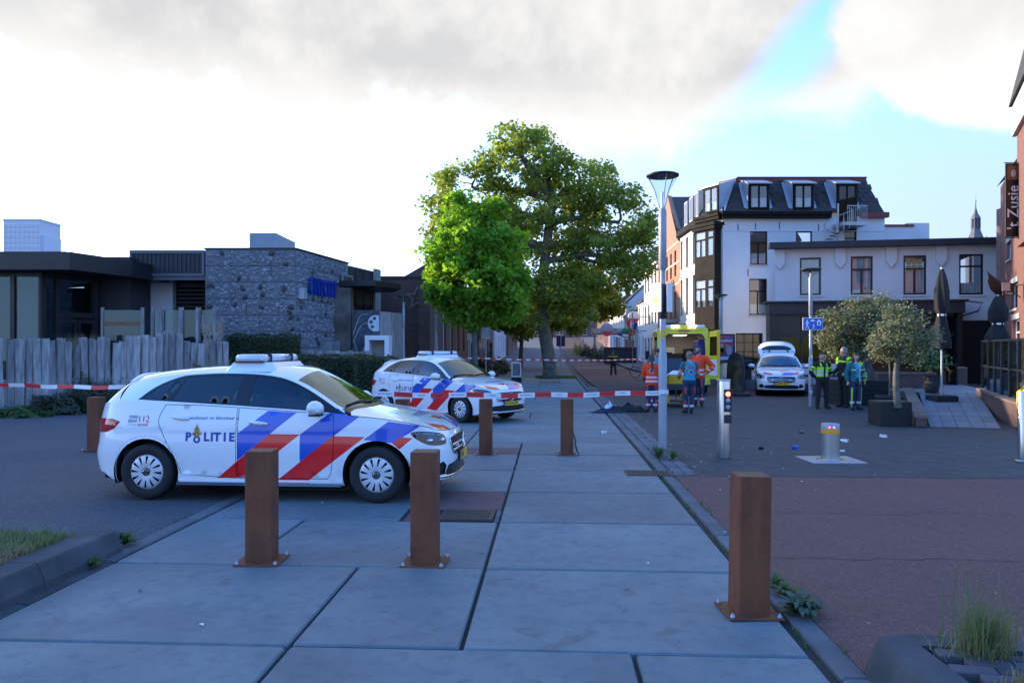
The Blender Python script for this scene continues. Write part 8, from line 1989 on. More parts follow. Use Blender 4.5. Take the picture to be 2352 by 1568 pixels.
def ground_greens():
 r = random.Random(12)
 def ipt(v0, v1, u0, u1): x, y = st(r.uniform(v0, v1), r.uniform(u0, u1)); return (x, y, .16)
 grass('island_grass', 'straw-coloured dry grass on the raised island at the left', 'grass', [ipt(-6.0, -4.0, 4.1, 5.5) for _ in range(9000)], .10, .05, 'dry_blade', wid=.004, lean=1.3)
 grass('island_green_grass', 'green grass along the back of the raised island at the left', 'grass', [ipt(-6.6, -4.0, 5.35, 5.98) for _ in range(5000)], .11, .05, 'blade', wid=.004, lean=.9)
 t = thing('grass_tuft', 'tall wispy grass tuft growing on the paved island, bottom right', 'grass tuft', (2.42, 3.74, .2))
 grass('blades', '', '', [(r.gauss(0, .07), r.gauss(0, .05), 0) for _ in range(170)], .30, .1, 'blade', parent=t, lean=.8, wid=.0035, seed=3)
 grass('tall_blades', '', '', [(r.gauss(-.06, .06), r.gauss(0, .05), 0) for _ in range(30)], .55, .1, 'blade', parent=t, lean=.45, wid=.0025, seed=4)
 grass('dry_blades', '', '', [(r.gauss(0, .10), r.gauss(-.02, .05), 0) for _ in range(150)], .16, .1, 'dry_blade', parent=t, lean=1.6, wid=.002, seed=5)
 for i, (x, y, s, lab) in enumerate(((2.78, 3.66, .15, 'short green grass tuft at the right of the paved island'), (2.62, 3.30, .12, 'small green tuft between the island bricks'), (2.95, 3.55, .16, 'grass tuft at the very right of the paved island'), (2.36, 3.34, .10, 'dry little tuft on the island kerb'))):
  t = thing('grass_tuft', lab, 'grass tuft', (x, y, .2), 0, 'small grass tufts on the paved island'); grass('blades', '', '', [(r.gauss(0, .05), r.gauss(0, .03), 0) for _ in range(120)], s, .1, 'blade' if i != 3 else 'dry_blade', parent=t, lean=1.0, wid=.0035, seed=i)
 def weed(label, p, rad, n, seed, lf=.05, mat='leaf_weed', h=.06):
  t = thing('weed', label, 'weed', (p[0], p[1], .0), 0, 'weeds along the kerb'); rg = random.Random(seed); V = []; Fs = []; T = []
  for k in range(n):
   a = rg.uniform(0, 6.283); l = rad*rg.uniform(.4, 1.1); up = h*rg.uniform(.3, 1.4); w = lf*rg.uniform(.25, .45); ca, sa = math.cos(a), math.sin(a); b = len(V)
   for q, f in ((.05, .3), (.4, 1), (.75, .8), (1, .05)): V += [(ca*l*q - sa*w*f, sa*l*q + ca*w*f, up*math.sin(q*2.4)), (ca*l*q + sa*w*f, sa*l*q - ca*w*f, up*math.sin(q*2.4) - .004)]
   Fs += [(b+2*i, b+2*i+1, b+2*i+3, b+2*i+2) for i in range(3)]; T += [rg.random()]*8
  me = bpy.data.meshes.new('leaves'); me.from_pydata(V, [], Fs); me.materials.append(M[mat]); at = me.attributes.new('tint', 'FLOAT', 'POINT'); at.data.foreach_set('value', T); me.update(); obj_from('leaves', me, t)
 weed('bushy grey-green thistle weed at the kerb near the nearest bollard', gp(1835, 1406), .19, 60, 1, .07, 'leaf_hedge2', .09)
 weed('bright green dandelion weed at the kerb beside the nearest bollard', gp(1802, 1364), .13, 34, 2, .055)
 weed('tiny green weed in the kerb gap behind the nearest bollard', gp(1776, 1345), .11, 30, 3, .03)
 weed('green weed at the foot of the tall lamp post', (gp(1512, 1052)[0], gp(1512, 1052)[1]), .18, 50, 4, .035, h=.14)
 weed('thin weed right of the tall lamp post foot', (gp(1545, 1054)[0], gp(1545, 1054)[1]), .16, 36, 5, .03, h=.1)
 weed('grassy weed where the island kerb meets the slabs', gp(287, 1250), .13, 60, 6, .03, h=.09)
 weed('small weed in the gutter beside the island kerb', gp(212, 1300), .10, 40, 7, .03)
 pts = []
 for _ in range(1500):
  if r.random() < .45: v, u = 1.527 + r.gauss(0, .008), r.uniform(3, 26)
  elif r.random() < .5: v, u = 1.715 + r.gauss(0, .015), r.uniform(3, 24)
  elif r.random() < .5: v, u = r.uniform(-3.5, 1.5), SL_ROW0 + SL_STEP*r.randint(1, 12) + r.gauss(0, .004)
  else: v, u = -3.80 + r.gauss(0, .02), r.uniform(6, 12)
  if mnoise.noise(Vector((v*.8, u*1.3, 4))) > .08: x, y = st(v, u); pts.append((x, y, -.02))
 grass('joint_moss', 'sparse moss and grass in the joints of the slab pavement', 'moss', pts, .045, .02, 'leaf_weed', wid=.006, lean=1.2)
leafmat('leaf_hedge2', (.06, .10, .05), (.11, .15, .09), .25)
ground_greens()
# ------------------------------------------------------------------ street furniture
def furn_mats():
 pm('sign_face_blue', (.015, .10, .50), .45, var=.04); pm('warn_yellow', (.80, .50, .02), .5); pm('tape_red', (.75, .02, .025), .5); pm('tape_white', (.78, .78, .78), .5)
 pm('brushed', (.46, .46, .45), .38, .9, var=.2, scale=10, stretch=(1, 1, .1)); pm('amber_band', (.85, .38, .01), .4); pm('planter_black', (.014, .015, .017), .8, var=.3, bump=.3)
 pm('cloth_black', (.010, .010, .012), .9, var=.3, scale=8, bump=.4); pm('cloth_navy', (.008, .014, .045), .85, var=.3, scale=8, bump=.4); pm('paving_light', (.17, .18, .20), .8, var=.12, rand=.12, bump=.2)
 pm('wall_cap', (.17, .12, .10), .85, var=.2, bump=.3); pm('flag_red', (.62, .02, .03), .7); pm('flag_white', (.72, .72, .72), .7); pm('flag_blue', (.015, .05, .33), .7); pm('beer_green', (.02, .14, .07), .5)
 m, nt = newmat('show_poster'); t = NT(nt); v = t.coord(); sp = t.n('SeparateXYZ'); t.l(v, sp.inputs[0])
 c = t.mix(t.ramp(sp.outputs[2], -.35, .25), (.02, .04, .16), (.45, .03, .035)); c = t.mix(t.ramp(t.noise(7, 2, .5, v), .50, .56), c, (.05, .09, .30)); t.principled(c, .3)
 glassmat('lamp_bowl', (.88, .92, .94), .8, .04, .03)
furn_mats()
def street_lamp(label, x, y, top_, r0=.05, bowl=.23, group='street lamps', simple=False, z0=0.0, cone=False):
 """post with a flared clear bowl under a flat disc"""
 t = thing('street_lamp', label, 'street lamp', (x, y, z0), 0, group); h = top_ - z0; hb = bowl*2.15 if not cone else bowl*.75
 mb = MB()
 if simple: mb.tube([(0, 0, 0), (0, 0, h-hb)], [r0, r0*.8], 8)
 else: mb.lathe([(r0*1.35, 0), (r0*1.35, h*.36), (r0, h*.37), (r0*.85, h*.66)], 16); mb.lathe([(r0*.95, h*.66), (r0*1.25, h*.665), (r0*1.25, h-hb-.05), (r0*.9, h-hb)], 16)
 mb.build('post', 'lamp_grey', t)
 mb = MB(); mb.lathe([(bowl*.16, h-hb), (bowl*.22, h-hb*.8), (bowl*.5, h-hb*.45), (bowl*.88, h-hb*.12), (bowl*.96, h-.02)] if not cone else [(bowl*.2, h-hb), (bowl*.6, h-hb*.5), (bowl*.95, h-.02)], 20); mb.build('bowl', 'lamp_bowl', t)
 mb = MB(); mb.lathe([(.001, h+.02), (bowl*.9, h+.015), (bowl*1.04, h), (bowl*1.04, h-.025), (bowl*.9, h-.03), (.001, h-.03)], 22); mb.build('cap', 'dark_metal', t)
 if not simple:
  for k in range(3): a = .6 + 2.09*k; mb = MB(); mb.tube([(bowl*.18*math.cos(a), bowl*.18*math.sin(a), h-hb), (bowl*.52*math.cos(a), bowl*.52*math.sin(a), h-hb*.45), (bowl*.95*math.cos(a), bowl*.95*math.sin(a), h-.02)], .009, 5); mb.build('bowl_rib', 'lamp_grey', t)
  mb = MB(); mb.lathe([(.03, h-hb), (.03, h-hb*.55), (.005, h-hb*.5)], 10); mb.build('lamp_holder', 'white_paint', t)
 return t
def lamps():
 x, y = gp(1522, 1046); t = street_lamp('tall grey lamp post with clear flared bowl in the foreground', x, y, Z_(402, y), .052, .255)
 mb = MB(); put_text(mb, 'F', .22, lambda a, b: (a, -.0735, 1.98 + b), .012); mb.build('painted_mark', 'warn_yellow', t)
 s = thing('warning_sign', 'pair of white warning boards with yellow triangle on the tall lamp post', 'sign', (x, y, Z_(690, y)))
 for k, (a, nm) in enumerate(((-1.12, 0), (1.12, 0))):
  hl = .38; dx = -.052 if k == 0 else .055; d = (math.cos(a)*.13, math.sin(a)*.13); sg = -1 if k == 0 else 1
  o = MB(); o.box(-.125, .125, -.012, .012, -hl/2-.02, hl/2+.07); ob = o.build('board', 'white_paint', s, (dx + sg*.055, -.02, .02), sg*R(62))
  if k == 0:
   m2 = MB(); m2.plate([(-.09, -.06), (.09, -.06), (0, .10)], -.018, -.013); m2.build('triangle', 'warn_yellow', ob)
   for i, tx in enumerate(('LET OP', 'Geen', 'fietsen')): m3 = MB(); put_text(m3, tx, .055, lambda a_, b_: (a_, -.0135, (.16, -.12, -.17)[i] + b_)); m3.build('lettering', 'letter_black', ob)
 mb = MB(); mb.lathe([(.058, -.30), (.064, -.29), (.064, .26), (.058, .27)], 14); mb.build('sleeve', 'dark_metal', s)
 x, y = gp(1862, 934); t = street_lamp('lamp post with shallow conical lamp behind the blue home-zone sign', x, y, Z_(618, y), .046, .30, cone=True)
 s = thing('home_zone_sign', 'blue home-zone sign with white figures, car and house', 'sign', (x + .03, y - .08, Z_(744, y))); w, h = .305, .185
 mb = MB(); mb.cbox(-w, w, -.012, .012, -h, h, .02); mb.build('border', 'letter_white', s); mb = MB(); mb.cbox(-w+.018, w-.018, -.016, -.012, -h+.018, h-.018, .012); mb.build('face', 'sign_face_blue', s)
 def pic(nm, polys):
  mb = MB(); [mb.plate(p, -.021, -.017) for p in polys]; mb.build(nm, 'letter_white', s)
 def fig(cx, cz, k): return [[(cx + k*a, cz + k*b) for a, b in p] for p in ([(-.02, .10), (.02, .10), (.025, .13), (0, .155), (-.025, .13)], [(-.035, .09), (.035, .09), (.02, -.01), (-.02, -.01)], [(-.035, .085), (-.025, .07), (-.06, .0), (-.07, .01)], [(.035, .085), (.07, .02), (.06, .01), (.02, .06)], [(-.02, -.01), (.005, -.01), (-.04, -.14), (-.065, -.14)], [(-.005, -.01), (.02, -.01), (.065, -.14), (.04, -.14)])]
 pic('adult_figure', fig(-.175, -.02, .95)); pic('child_figure', fig(.02, -.075, .55) + [[(-.05, -.145), (-.035, -.145), (-.035, -.13), (-.05, -.13)]])
 pic('car_figure', [[(-.075, .075), (.055, .075), (.055, .105), (.035, .108), (.02, .135), (-.04, .135), (-.055, .108), (-.075, .105)]]); pic('house_figure', [[(.10, .06), (.26, .06), (.18, .135)], [(.12, -.04), (.15, -.04), (.15, .06), (.12, .06)], [(.21, -.04), (.24, -.04), (.24, .06), (.21, .06)], [(.15, -.04), (.21, -.04), (.21, -.02), (.15, -.02)]])
 for z, m, nm in ((1.55, 'warn_yellow', 'sticker'), (1.48, 'white_paint', 'sticker'), (.62, 'tape_red', 'sticker'), (.42, 'white_paint', 'sticker')): mb = MB(); mb.box(-.03, .03, -.064, -.060, z, z+.07); mb.build(nm, m, t)
 x, y = gp(1655, 905); street_lamp('lamp post with shallow conical lamp rising behind the show poster', x, y, Z_(677, y), .05, .26, cone=True)
 p = thing('poster_board', 'framed circus show poster board fixed to a lamp post', 'poster', (x + .12, y - .1, Z_(800, y))); w, h = .40, .56
 for a in ((-w, w, h-.06, h), (-w, w, -h, -h+.06), (-w, -w+.06, -h+.06, h-.06), (w-.06, w, -h+.06, h-.06)): mb = MB(); mb.box(a[0], a[1], -.04, .02, a[2], a[3]); mb.build('frame_bar', 'dark_clad', p)
 mb = MB(); mb.box(-w+.06, w-.06, -.02, .015, -h+.06, h-.06); pb = mb.build('poster', 'show_poster', p)
 mb = MB(); put_text(mb, 'Circusshow', .125, lambda a, b: (a, -.023, b + .30), .002); mb.build('lettering', 'letter_white', pb); mb = MB(); mb.box(-.26, .26, -.024, -.021, -.43, -.31); mb.build('date_strip', 'letter_white', pb)
 mb = MB(); put_text(mb, 'ZA 3 mei', .085, lambda a, b: (a, -.026, b - .35), .002); put_text(mb, 'www.schouwburgtheater.nl', .032, lambda a, b: (a, -.026, b - .405)); mb.build('lettering', 'letter_blue', pb)
 for (cx, cz, rx, rz_, m) in ((-.10, .10, .055, .075, 'skin_pale'), (-.10, .0, .09, .15, 'hair_brown'), (-.10, -.14, .12, .13, 'red_trim'), (.17, -.08, .11, .19, 'letter_grey'), (.08, .09, .05, .06, 'gold')): mb = MB(); mb.lathe([(.001, -.0), (1, 0)], 16, axis='y'); mb.v = [(cx + a*rx, -.0215 - (.0012 if m == 'skin_pale' else 0), cz + c*rz_) for a, b, c in mb.v]; mb.build('printed_figure', m, pb)
 for i, (px, py, Y, lab) in enumerate(((927, 680, 30.5, 'lamp post with clear bowl in front of the brick hall star'), (1003, 692, 33.0, 'lamp post with clear bowl just left of the maple'))): street_lamp(lab, X_(px, Y), Y, Z_(py, Y), .05, .22)
 for i, (px, Y, top_, lab) in enumerate(((1453, 62, 712, 'far lamp post beside the Dutch flag'), (1392, 84, 733, 'far lamp post by the pub awning'), (1367, 92, 735, 'far lamp post between the pub signs'), (1340, 105, 738, 'far lamp post at the sunlit cream house'), (1322, 120, 742, 'farthest lamp post on the right of the street'))): street_lamp(lab, X_(px, Y), Y, Z_(top_, Y), .06, .34, 'far street lamps', True, gz(Y), True)
lamps()
def posts():
 x, y = gp(1662, 1050); t = thing('signal_post', 'stainless steel signal post with a lit red light', 'signal post', (x, y, 0)); h = Z_(871, y)
 mb = MB(); mb.lathe([(.108, 0), (.108, h-.02), (.106, h-.01)], 28); mb.build('tube', 'steel', t); mb = MB(); mb.lathe([(.001, h+.002), (.112, h), (.112, h-.02), (.108, h-.025)], 24); mb.build('lid', 'brushed', t)
 z1 = Z_(893, y); z0 = Z_(970, y)
 mb = MB(); mb.cbox(.035-.062, .035+.062, -.128, -.06, z1-.36, z1+.0, .01); hd = mb.build('signal_head', 'black_plastic', t)
 for k, m in enumerate(('red_lamp', 'zinc', 'zinc')): mb = MB(); mb.lathe([(.001, -.137), (.030, -.135), (.038, -.128)], 18, (.035, 0, z1-.075-.105*k), 'y'); mb.build('lamp', m, hd)
 mb = MB(); mb.cbox(.035-.06, .035+.06, -.124, -.06, z0, z0+.135, .01); rd = mb.build('card_reader', 'black_plastic', t); mb = MB(); mb.lathe([(.001, -.128), (.04, -.125)], 14, (.035, 0, z0+.07), 'y'); mb.build('reader_disc', 'dark_clad', rd)
 x, y = gp(1907, 1055); t = thing('retractable_bollard', 'round steel retractable bollard with amber band and square floor plate', 'bollard', (x, y, 0)); h = Z_(972, y)
 mb = MB(); mb.lathe([(.137, 0), (.137, h-.15)], 30); mb.build('cylinder', 'brushed', t); mb = MB(); mb.lathe([(.139, h-.15), (.139, h-.085)], 30); mb.build('band', 'amber_band', t); mb = MB(); mb.lathe([(.137, h-.085), (.137, h-.01), (.13, h), (.001, h+.004)], 30); mb.build('head', 'zinc', t)
 for k in (-.5, .0): mb = MB(); mb.ball((.137*math.sin(k), -.137*math.cos(k), h-.05), .010, 6, 5); mb.build('warning_light', 'red_lamp', t)
 mb = MB(); mb.cbox(-.42, .42, -.36, .36, -.02, .006, .004); mb.build('floor_plate', 'galv', t); mb = MB(); mb.lathe([(.14, .007), (.19, .012), (.21, .007)], 28); mb.build('collar', 'steel', t)
 x, y = gp(2348, 1058); t = thing('steel_post', 'plain polished steel post at the right edge of the picture', 'post', (x, y, 0)); mb = MB(); mb.lathe([(.06, 0), (.06, Z_(900, y)), (.055, Z_(900, y)+.01), (.001, Z_(900, y)+.012)], 20); mb.build('tube', 'steel', t); mb = MB(); mb.lathe([(.10, 0), (.10, .01), (.06, .015)], 20); mb.build('foot', 'brushed', t)
posts()
def tape(label, a, b, width, sag, unit, text=True, twist=0.0, n=None, seed=1):
 t = thing('barrier_tape', label, 'barrier tape', a, 0, 'red and white barrier tapes'); A, B = Vector(a), Vector(b); L_ = (B-A).length; n = int(L_/unit); r = random.Random(seed)
 def P(s): q = A.lerp(B, s); q = q + Vector((0, 0, -4*sag*s*(1-s) + .008*math.sin(s*23 + seed))); return q - A
 T_ = (B-A).normalized(); up = Vector((0, 0, 1)); nrm = T_.cross(up).normalized()
 def W_(s, w): a_ = twist*math.sin(s*9 + seed); return P(s) + (up*math.cos(a_) + nrm*math.sin(a_))*w
 for k in range(n):
  mb = MB(); vs = []
  for i in range(5): s = (k + i/4)/n; vs += [tuple(W_(s, -width/2)), tuple(W_(s, width/2))]
  mb.add(vs, [(2*i, 2*i+2, 2*i+3, 2*i+1) for i in range(4)], 0, True); o = mb.build('tape_segment', 'tape_red' if k % 2 else 'tape_white', t)
  if text:
   m2 = MB(); s0 = (k+.5)/n; tx = 'POLITIE' if (k//2) % 2 else 'NIET BETREDEN'
   put_text(m2, tx, width*.42, lambda x, y: tuple(W_(s0 + x/L_, y) + nrm*.002 * (1 if nrm.y < 0 else -1)), 0, squeeze=.9); m2.build('lettering', 'letter_black', o)
def tapes():
 x, y = gp(1522, 1046); z = Z_(901, y-.07)
 a = (-1.62, 10.35, 1.02);
 Y1 = 10.6; tape('main red and white police tape stretched from the cars to the tall lamp post', (X_(862, Y1), Y1, Z_(905, Y1)), (x-.05, y-.08, z), .075, .03, .26)
 tape('loose end of police tape knotted round the tall lamp post', (x-.09, y-.09, z), (x+.08, y-.082, z+.02), .07, 0, .09, False, .5)
 Y1 = 13.5; tape('stretch of police tape left of the nearer police car', (X_(-120, Y1), Y1, Z_(876, Y1)), (X_(290, 12.2), 12.2, Z_(889, 12.2)), .07, .03, .36, False, .35, seed=4)
 tape('distant police tape across the far street from the maple', (X_(1088, 34), 33.8, Z_(822, 34)), (X_(1480, 48), 48, Z_(824, 48)), .075, .10, .42, False, seed=7)
 tape('thin police tape hanging near the low hedge', (X_(1088, 34), 33.8, Z_(822, 34)), (X_(1030, 33), 33, Z_(819, 33)), .06, .02, .3, False, seed=9)
tapes()
def right_terrace():
 x, y = gp(2061, 978); t = thing('square_tub', 'square black planter tub holding the young olive', 'planter', (x, y+.34, 0), -.05); mb = MB(); mb.cbox(-.35, .35, -.34, .34, 0, .54, .015, bottom=True); mb.build('box', 'planter_black', t); mb = MB(); mb.box(-.31, .31, -.30, .30, .541, .55); mb.build('soil', 'soil', t)
 x, y = gp(2045, 945); y += .4; t = thing('round_pot', 'round black pot with a slim sapling behind the square tub', 'planter', (X_(2042, 18.4), 18.4, 0)); mb = MB(); mb.lathe([(.22, 0), (.30, .5), (.33, .5), (.33, .58), (.28, .58), (.27, .5)], 20); mb.build('pot', 'planter_black', t); mb = MB(); mb.tube([(0, 0, .4), (.02, 0, 1.2), (-.03, 0, 2.0)], .018, 6); mb.build('sapling_stem', 'bark_thin', t)
 leaves('foliage', 'leaf_olive', np.random.default_rng(3).normal(0, .16, (500, 3)) + np.array([-.02, 0, 1.95]), .06, t, seed=3)
 t = thing('long_planter', 'long black wooden planter box under the old olive', 'planter', (X_(1968, 23.3), 23.3, 0)); w = X_(2022, 22.7)-X_(1912, 22.7)
 for k in range(5): mb = MB(); mb.box(-w/2, w/2, -.55, .55, .004 + .15*k, .145 + .15*k); mb.build('plank', 'planter_black', t)
 mb = MB(); mb.box(-w/2+.05, w/2-.05, -.5, .5, .755, .765); mb.build('soil', 'soil', t)
 r0, r1, r2, r3 = gp(2135, 980), gp(2300, 985), (X_(2245, 22.5), 22.5), (X_(2110, 22.5), 22.5); zt = .42
 t = thing('paved_ramp', 'ramp of pale slabs leading up to the cafe terrace', 'ramp', (r0[0], r0[1], 0)); nx, ny = 5, 8
 def rp(a, b): x = (r0[0]*(1-a) + r1[0]*a)*(1-b) + (r3[0]*(1-a) + r2[0]*a)*b; y = (r0[1]*(1-a) + r1[1]*a)*(1-b) + (r3[1]*(1-a) + r2[1]*a)*b; return (x - r0[0], y - r0[1], zt*b)
 for i in range(nx):
  for j in range(ny):
   e = .02; q = [rp((i+e)/nx, (j+e)/ny), rp((i+1-e)/nx, (j+e)/ny), rp((i+1-e)/nx, (j+1-e)/ny), rp((i+e)/nx, (j+1-e)/ny)]; mb = MB(); mb.add([(x, y, z+.012) for x, y, z in q] + [(x, y, z-.05) for x, y, z in q], [(0, 1, 2, 3), (0, 4, 5, 1), (1, 5, 6, 2), (2, 6, 7, 3), (3, 7, 4, 0)]); mb.build('slab', 'paving_light', t)
 mb = MB(); mb.add([rp(0, 0), rp(1, 0), rp(1, 1), rp(0, 1)], [(0, 1, 2, 3)]); mb.build('bed', 'joint', t)
 te = thing('cafe_terrace', 'raised paved terrace before the cafe', 'terrace', (r3[0], r3[1], 0)); mb = MB(); mb.prism([(0, .02), (r2[0]-r3[0]+.6, .02), (r2[0]-r3[0]+5, 11.5), (-3.5, 12.5), (-.8, 4)], 0, zt); mb.build('deck', 'paving_light', te)
 def low_wall(label, pts, th, h0, h1, nm='low_brick_wall'):
  t = thing(nm, label, 'wall', (pts[0][0], pts[0][1], 0), 0, 'low brick walls round the terrace'); n = len(pts)-1
  for i in range(n):
   a, b = pts[i], pts[i+1]; L_ = math.hypot(b[0]-a[0], b[1]-a[1]); rz = math.atan2(b[1]-a[1], b[0]-a[0]); za, zb = h0 + (h1-h0)*i/n, h0 + (h1-h0)*(i+1)/n
   mb = MB(); mb.add([(0, 0, 0), (L_, 0, 0), (L_, th, 0), (0, th, 0), (0, 0, za), (L_, 0, zb), (L_, th, zb), (0, th, za)], [(0, 1, 5, 4), (1, 2, 6, 5), (2, 3, 7, 6), (3, 0, 4, 7), (4, 5, 6, 7)]); place(t, mb.build('brickwork', 'brown_brick_y' if False else 'brown_brick'), a, 0, rz)
   m = max(1, int(L_/.5))
   for k in range(m): x0, x1 = L_*k/m + .004, L_*(k+1)/m - .004; mb = MB(); za2, zb2 = za + (zb-za)*k/m, za + (zb-za)*(k+1)/m; mb.add([(x0, -.03, za2+.003), (x1, -.03, zb2+.003), (x1, th+.03, zb2+.003), (x0, th+.03, za2+.003), (x0, -.03, za2+.06), (x1, -.03, zb2+.06), (x1, th+.03, zb2+.06), (x0, th+.03, za2+.06)], [(0, 1, 5, 4), (1, 2, 6, 5), (2, 3, 7, 6), (3, 0, 4, 7), (4, 5, 6, 7)]); place(t, mb.build('coping_stone', 'wall_cap'), a, 0, rz)
 low_wall('low brick wall with brown coping along the left of the ramp', [(r3[0]-.3, r3[1]+.3), (r0[0]-.28, r0[1]+.05)], .22, .48, .2)
 low_wall('low brick wall carrying the glass fence right of the ramp', [(X_(2243, 21.5), 21.5), (X_(2300, 17.6), 17.6), (X_(2365, 15.3), 15.3)], .28, .55, .50)
 low_wall('low red brick wall behind the old olive and flower pots', [(X_(2018, 24.5), 24.5), (X_(2150, 24.3), 24.3)], .3, .9, .9); low_wall('brick planter wall before the yard gate', [(X_(2120, 27.5), 27.5), (X_(2222, 27.3), 27.3)], .3, 1.0, 1.0)
 g = thing('glass_fence', 'dark framed glass fence on the low wall at the right edge', 'fence', (X_(2250, 21.3), 21.3, .55)); pts = densify([(X_(2250, 21.3), 21.4), (X_(2305, 17.7), 17.7), (X_(2372, 15.3), 15.3)], 1.05, False)
 for a, b in zip(pts, pts[1:]):
  L_ = math.hypot(b[0]-a[0], b[1]-a[1]); rz = math.atan2(b[1]-a[1], b[0]-a[0])
  for nm, m, f in (('post', 'dark_frame', (0, .07, .09, .16, 0, 1.45)), ('top_rail', 'dark_frame', (.07, L_, .10, .15, 1.39, 1.44)), ('middle_rail', 'dark_frame', (.07, L_, .10, .15, .68, .73)), ('pane', 'pavilion_glass', (.07, L_, .12, .13, .02, .68)), ('pane', 'pavilion_glass', (.07, L_, .12, .13, .73, 1.39))): mb = MB(); mb.box(*f); place(g, mb.build(nm, m), a, .55, rz)
 for i, (px, Y, y0, y1, wd, lab) in enumerate(((2163, 20.5, 618, 800, .36, 'tall folded black parasol beside the young olive'), (2292, 24.0, 680, 790, .55, 'thick folded black parasol behind the glass fence'))):
  t = thing('folded_parasol', lab, 'parasol', (X_(px, Y), Y, .0), 0, 'folded black parasols'); zt2, zb = Z_(y0, Y), Z_(y1, Y); zm = zb + (zt2-zb)*.42; rs = []
  for k in range(15):
   q = k/14; z = zb + (zt2-zb)*q; w = wd*float(np.interp(q, [0, .15, .36, .42, .5, .7, .9, 1], [.62, .60, .36, .26, .46, .50, .30, .12]))
   rs.append([(w*(1 + .16*math.sin(5*a + k*.3 + i))*math.cos(a), w*(1 + .16*math.sin(5*a + k*.3))*math.sin(a), z) for a in np.linspace(0, 6.283, 30, endpoint=False)])
  mb = MB(); mb.rings(rs, True, 0, True); mb.build('canopy', 'cloth_black', t); mb = MB(); mb.tube([(0, 0, 0), (0, 0, zt2+.05)], .03, 8); mb.build('pole', 'galv', t); mb = MB(); mb.lathe([(wd*.30, zm-.03), (wd*.31, zm), (wd*.30, zm+.03)], 16); mb.build('strap', 'white_paint', t); mb = MB(); mb.cbox(-.3, .3, -.3, .3, .0, .45, .02); mb.build('base', 'planter_black', t)
 for i, (px, Y, z, s, m, lab) in enumerate(((2140, 22.2, .42, .42, 'leaf_weed', 'leafy green shrub in a dark pot beside the parasol pole'), (2100, 25.5, .45, .35, 'leaf_hedge', 'small shrub in the brick planter by the cafe'))):
  t = thing('potted_shrub', lab, 'plant', (X_(px, Y), Y, z), 0, 'potted terrace shrubs'); mb = MB(); mb.lathe([(.18, 0), (.27, .5), (.24, .5), (.23, .45)], 16); mb.build('pot', 'planter_black', t); leaves('foliage', m, np.random.default_rng(i).normal(0, s*.5, (900, 3))*np.array([1, 1, .7]) + np.array([0, 0, .95]), .10, t, seed=i)
 for i, (px, Y, w, lab) in enumerate(((2085, 25.8, 1.1, 'dark cafe bench table nearest the brick wall'), (2160, 27.0, 1.0, 'dark cafe table below the folded parasol'))):
  t = thing('cafe_table', lab, 'table', (X_(px, Y), Y, .42), 0, 'cafe terrace tables'); mb = MB(); mb.cbox(-w/2, w/2, -.35, .35, .72, .76, .01); mb.build('table_top', 'black_brown', t)
  for s in (-1, 1): mb = MB(); mb.box(s*w*.42-.03, s*w*.42+.03, -.3, .3, 0, .72); mb.build('leg', 'black_brown', t)
right_terrace()
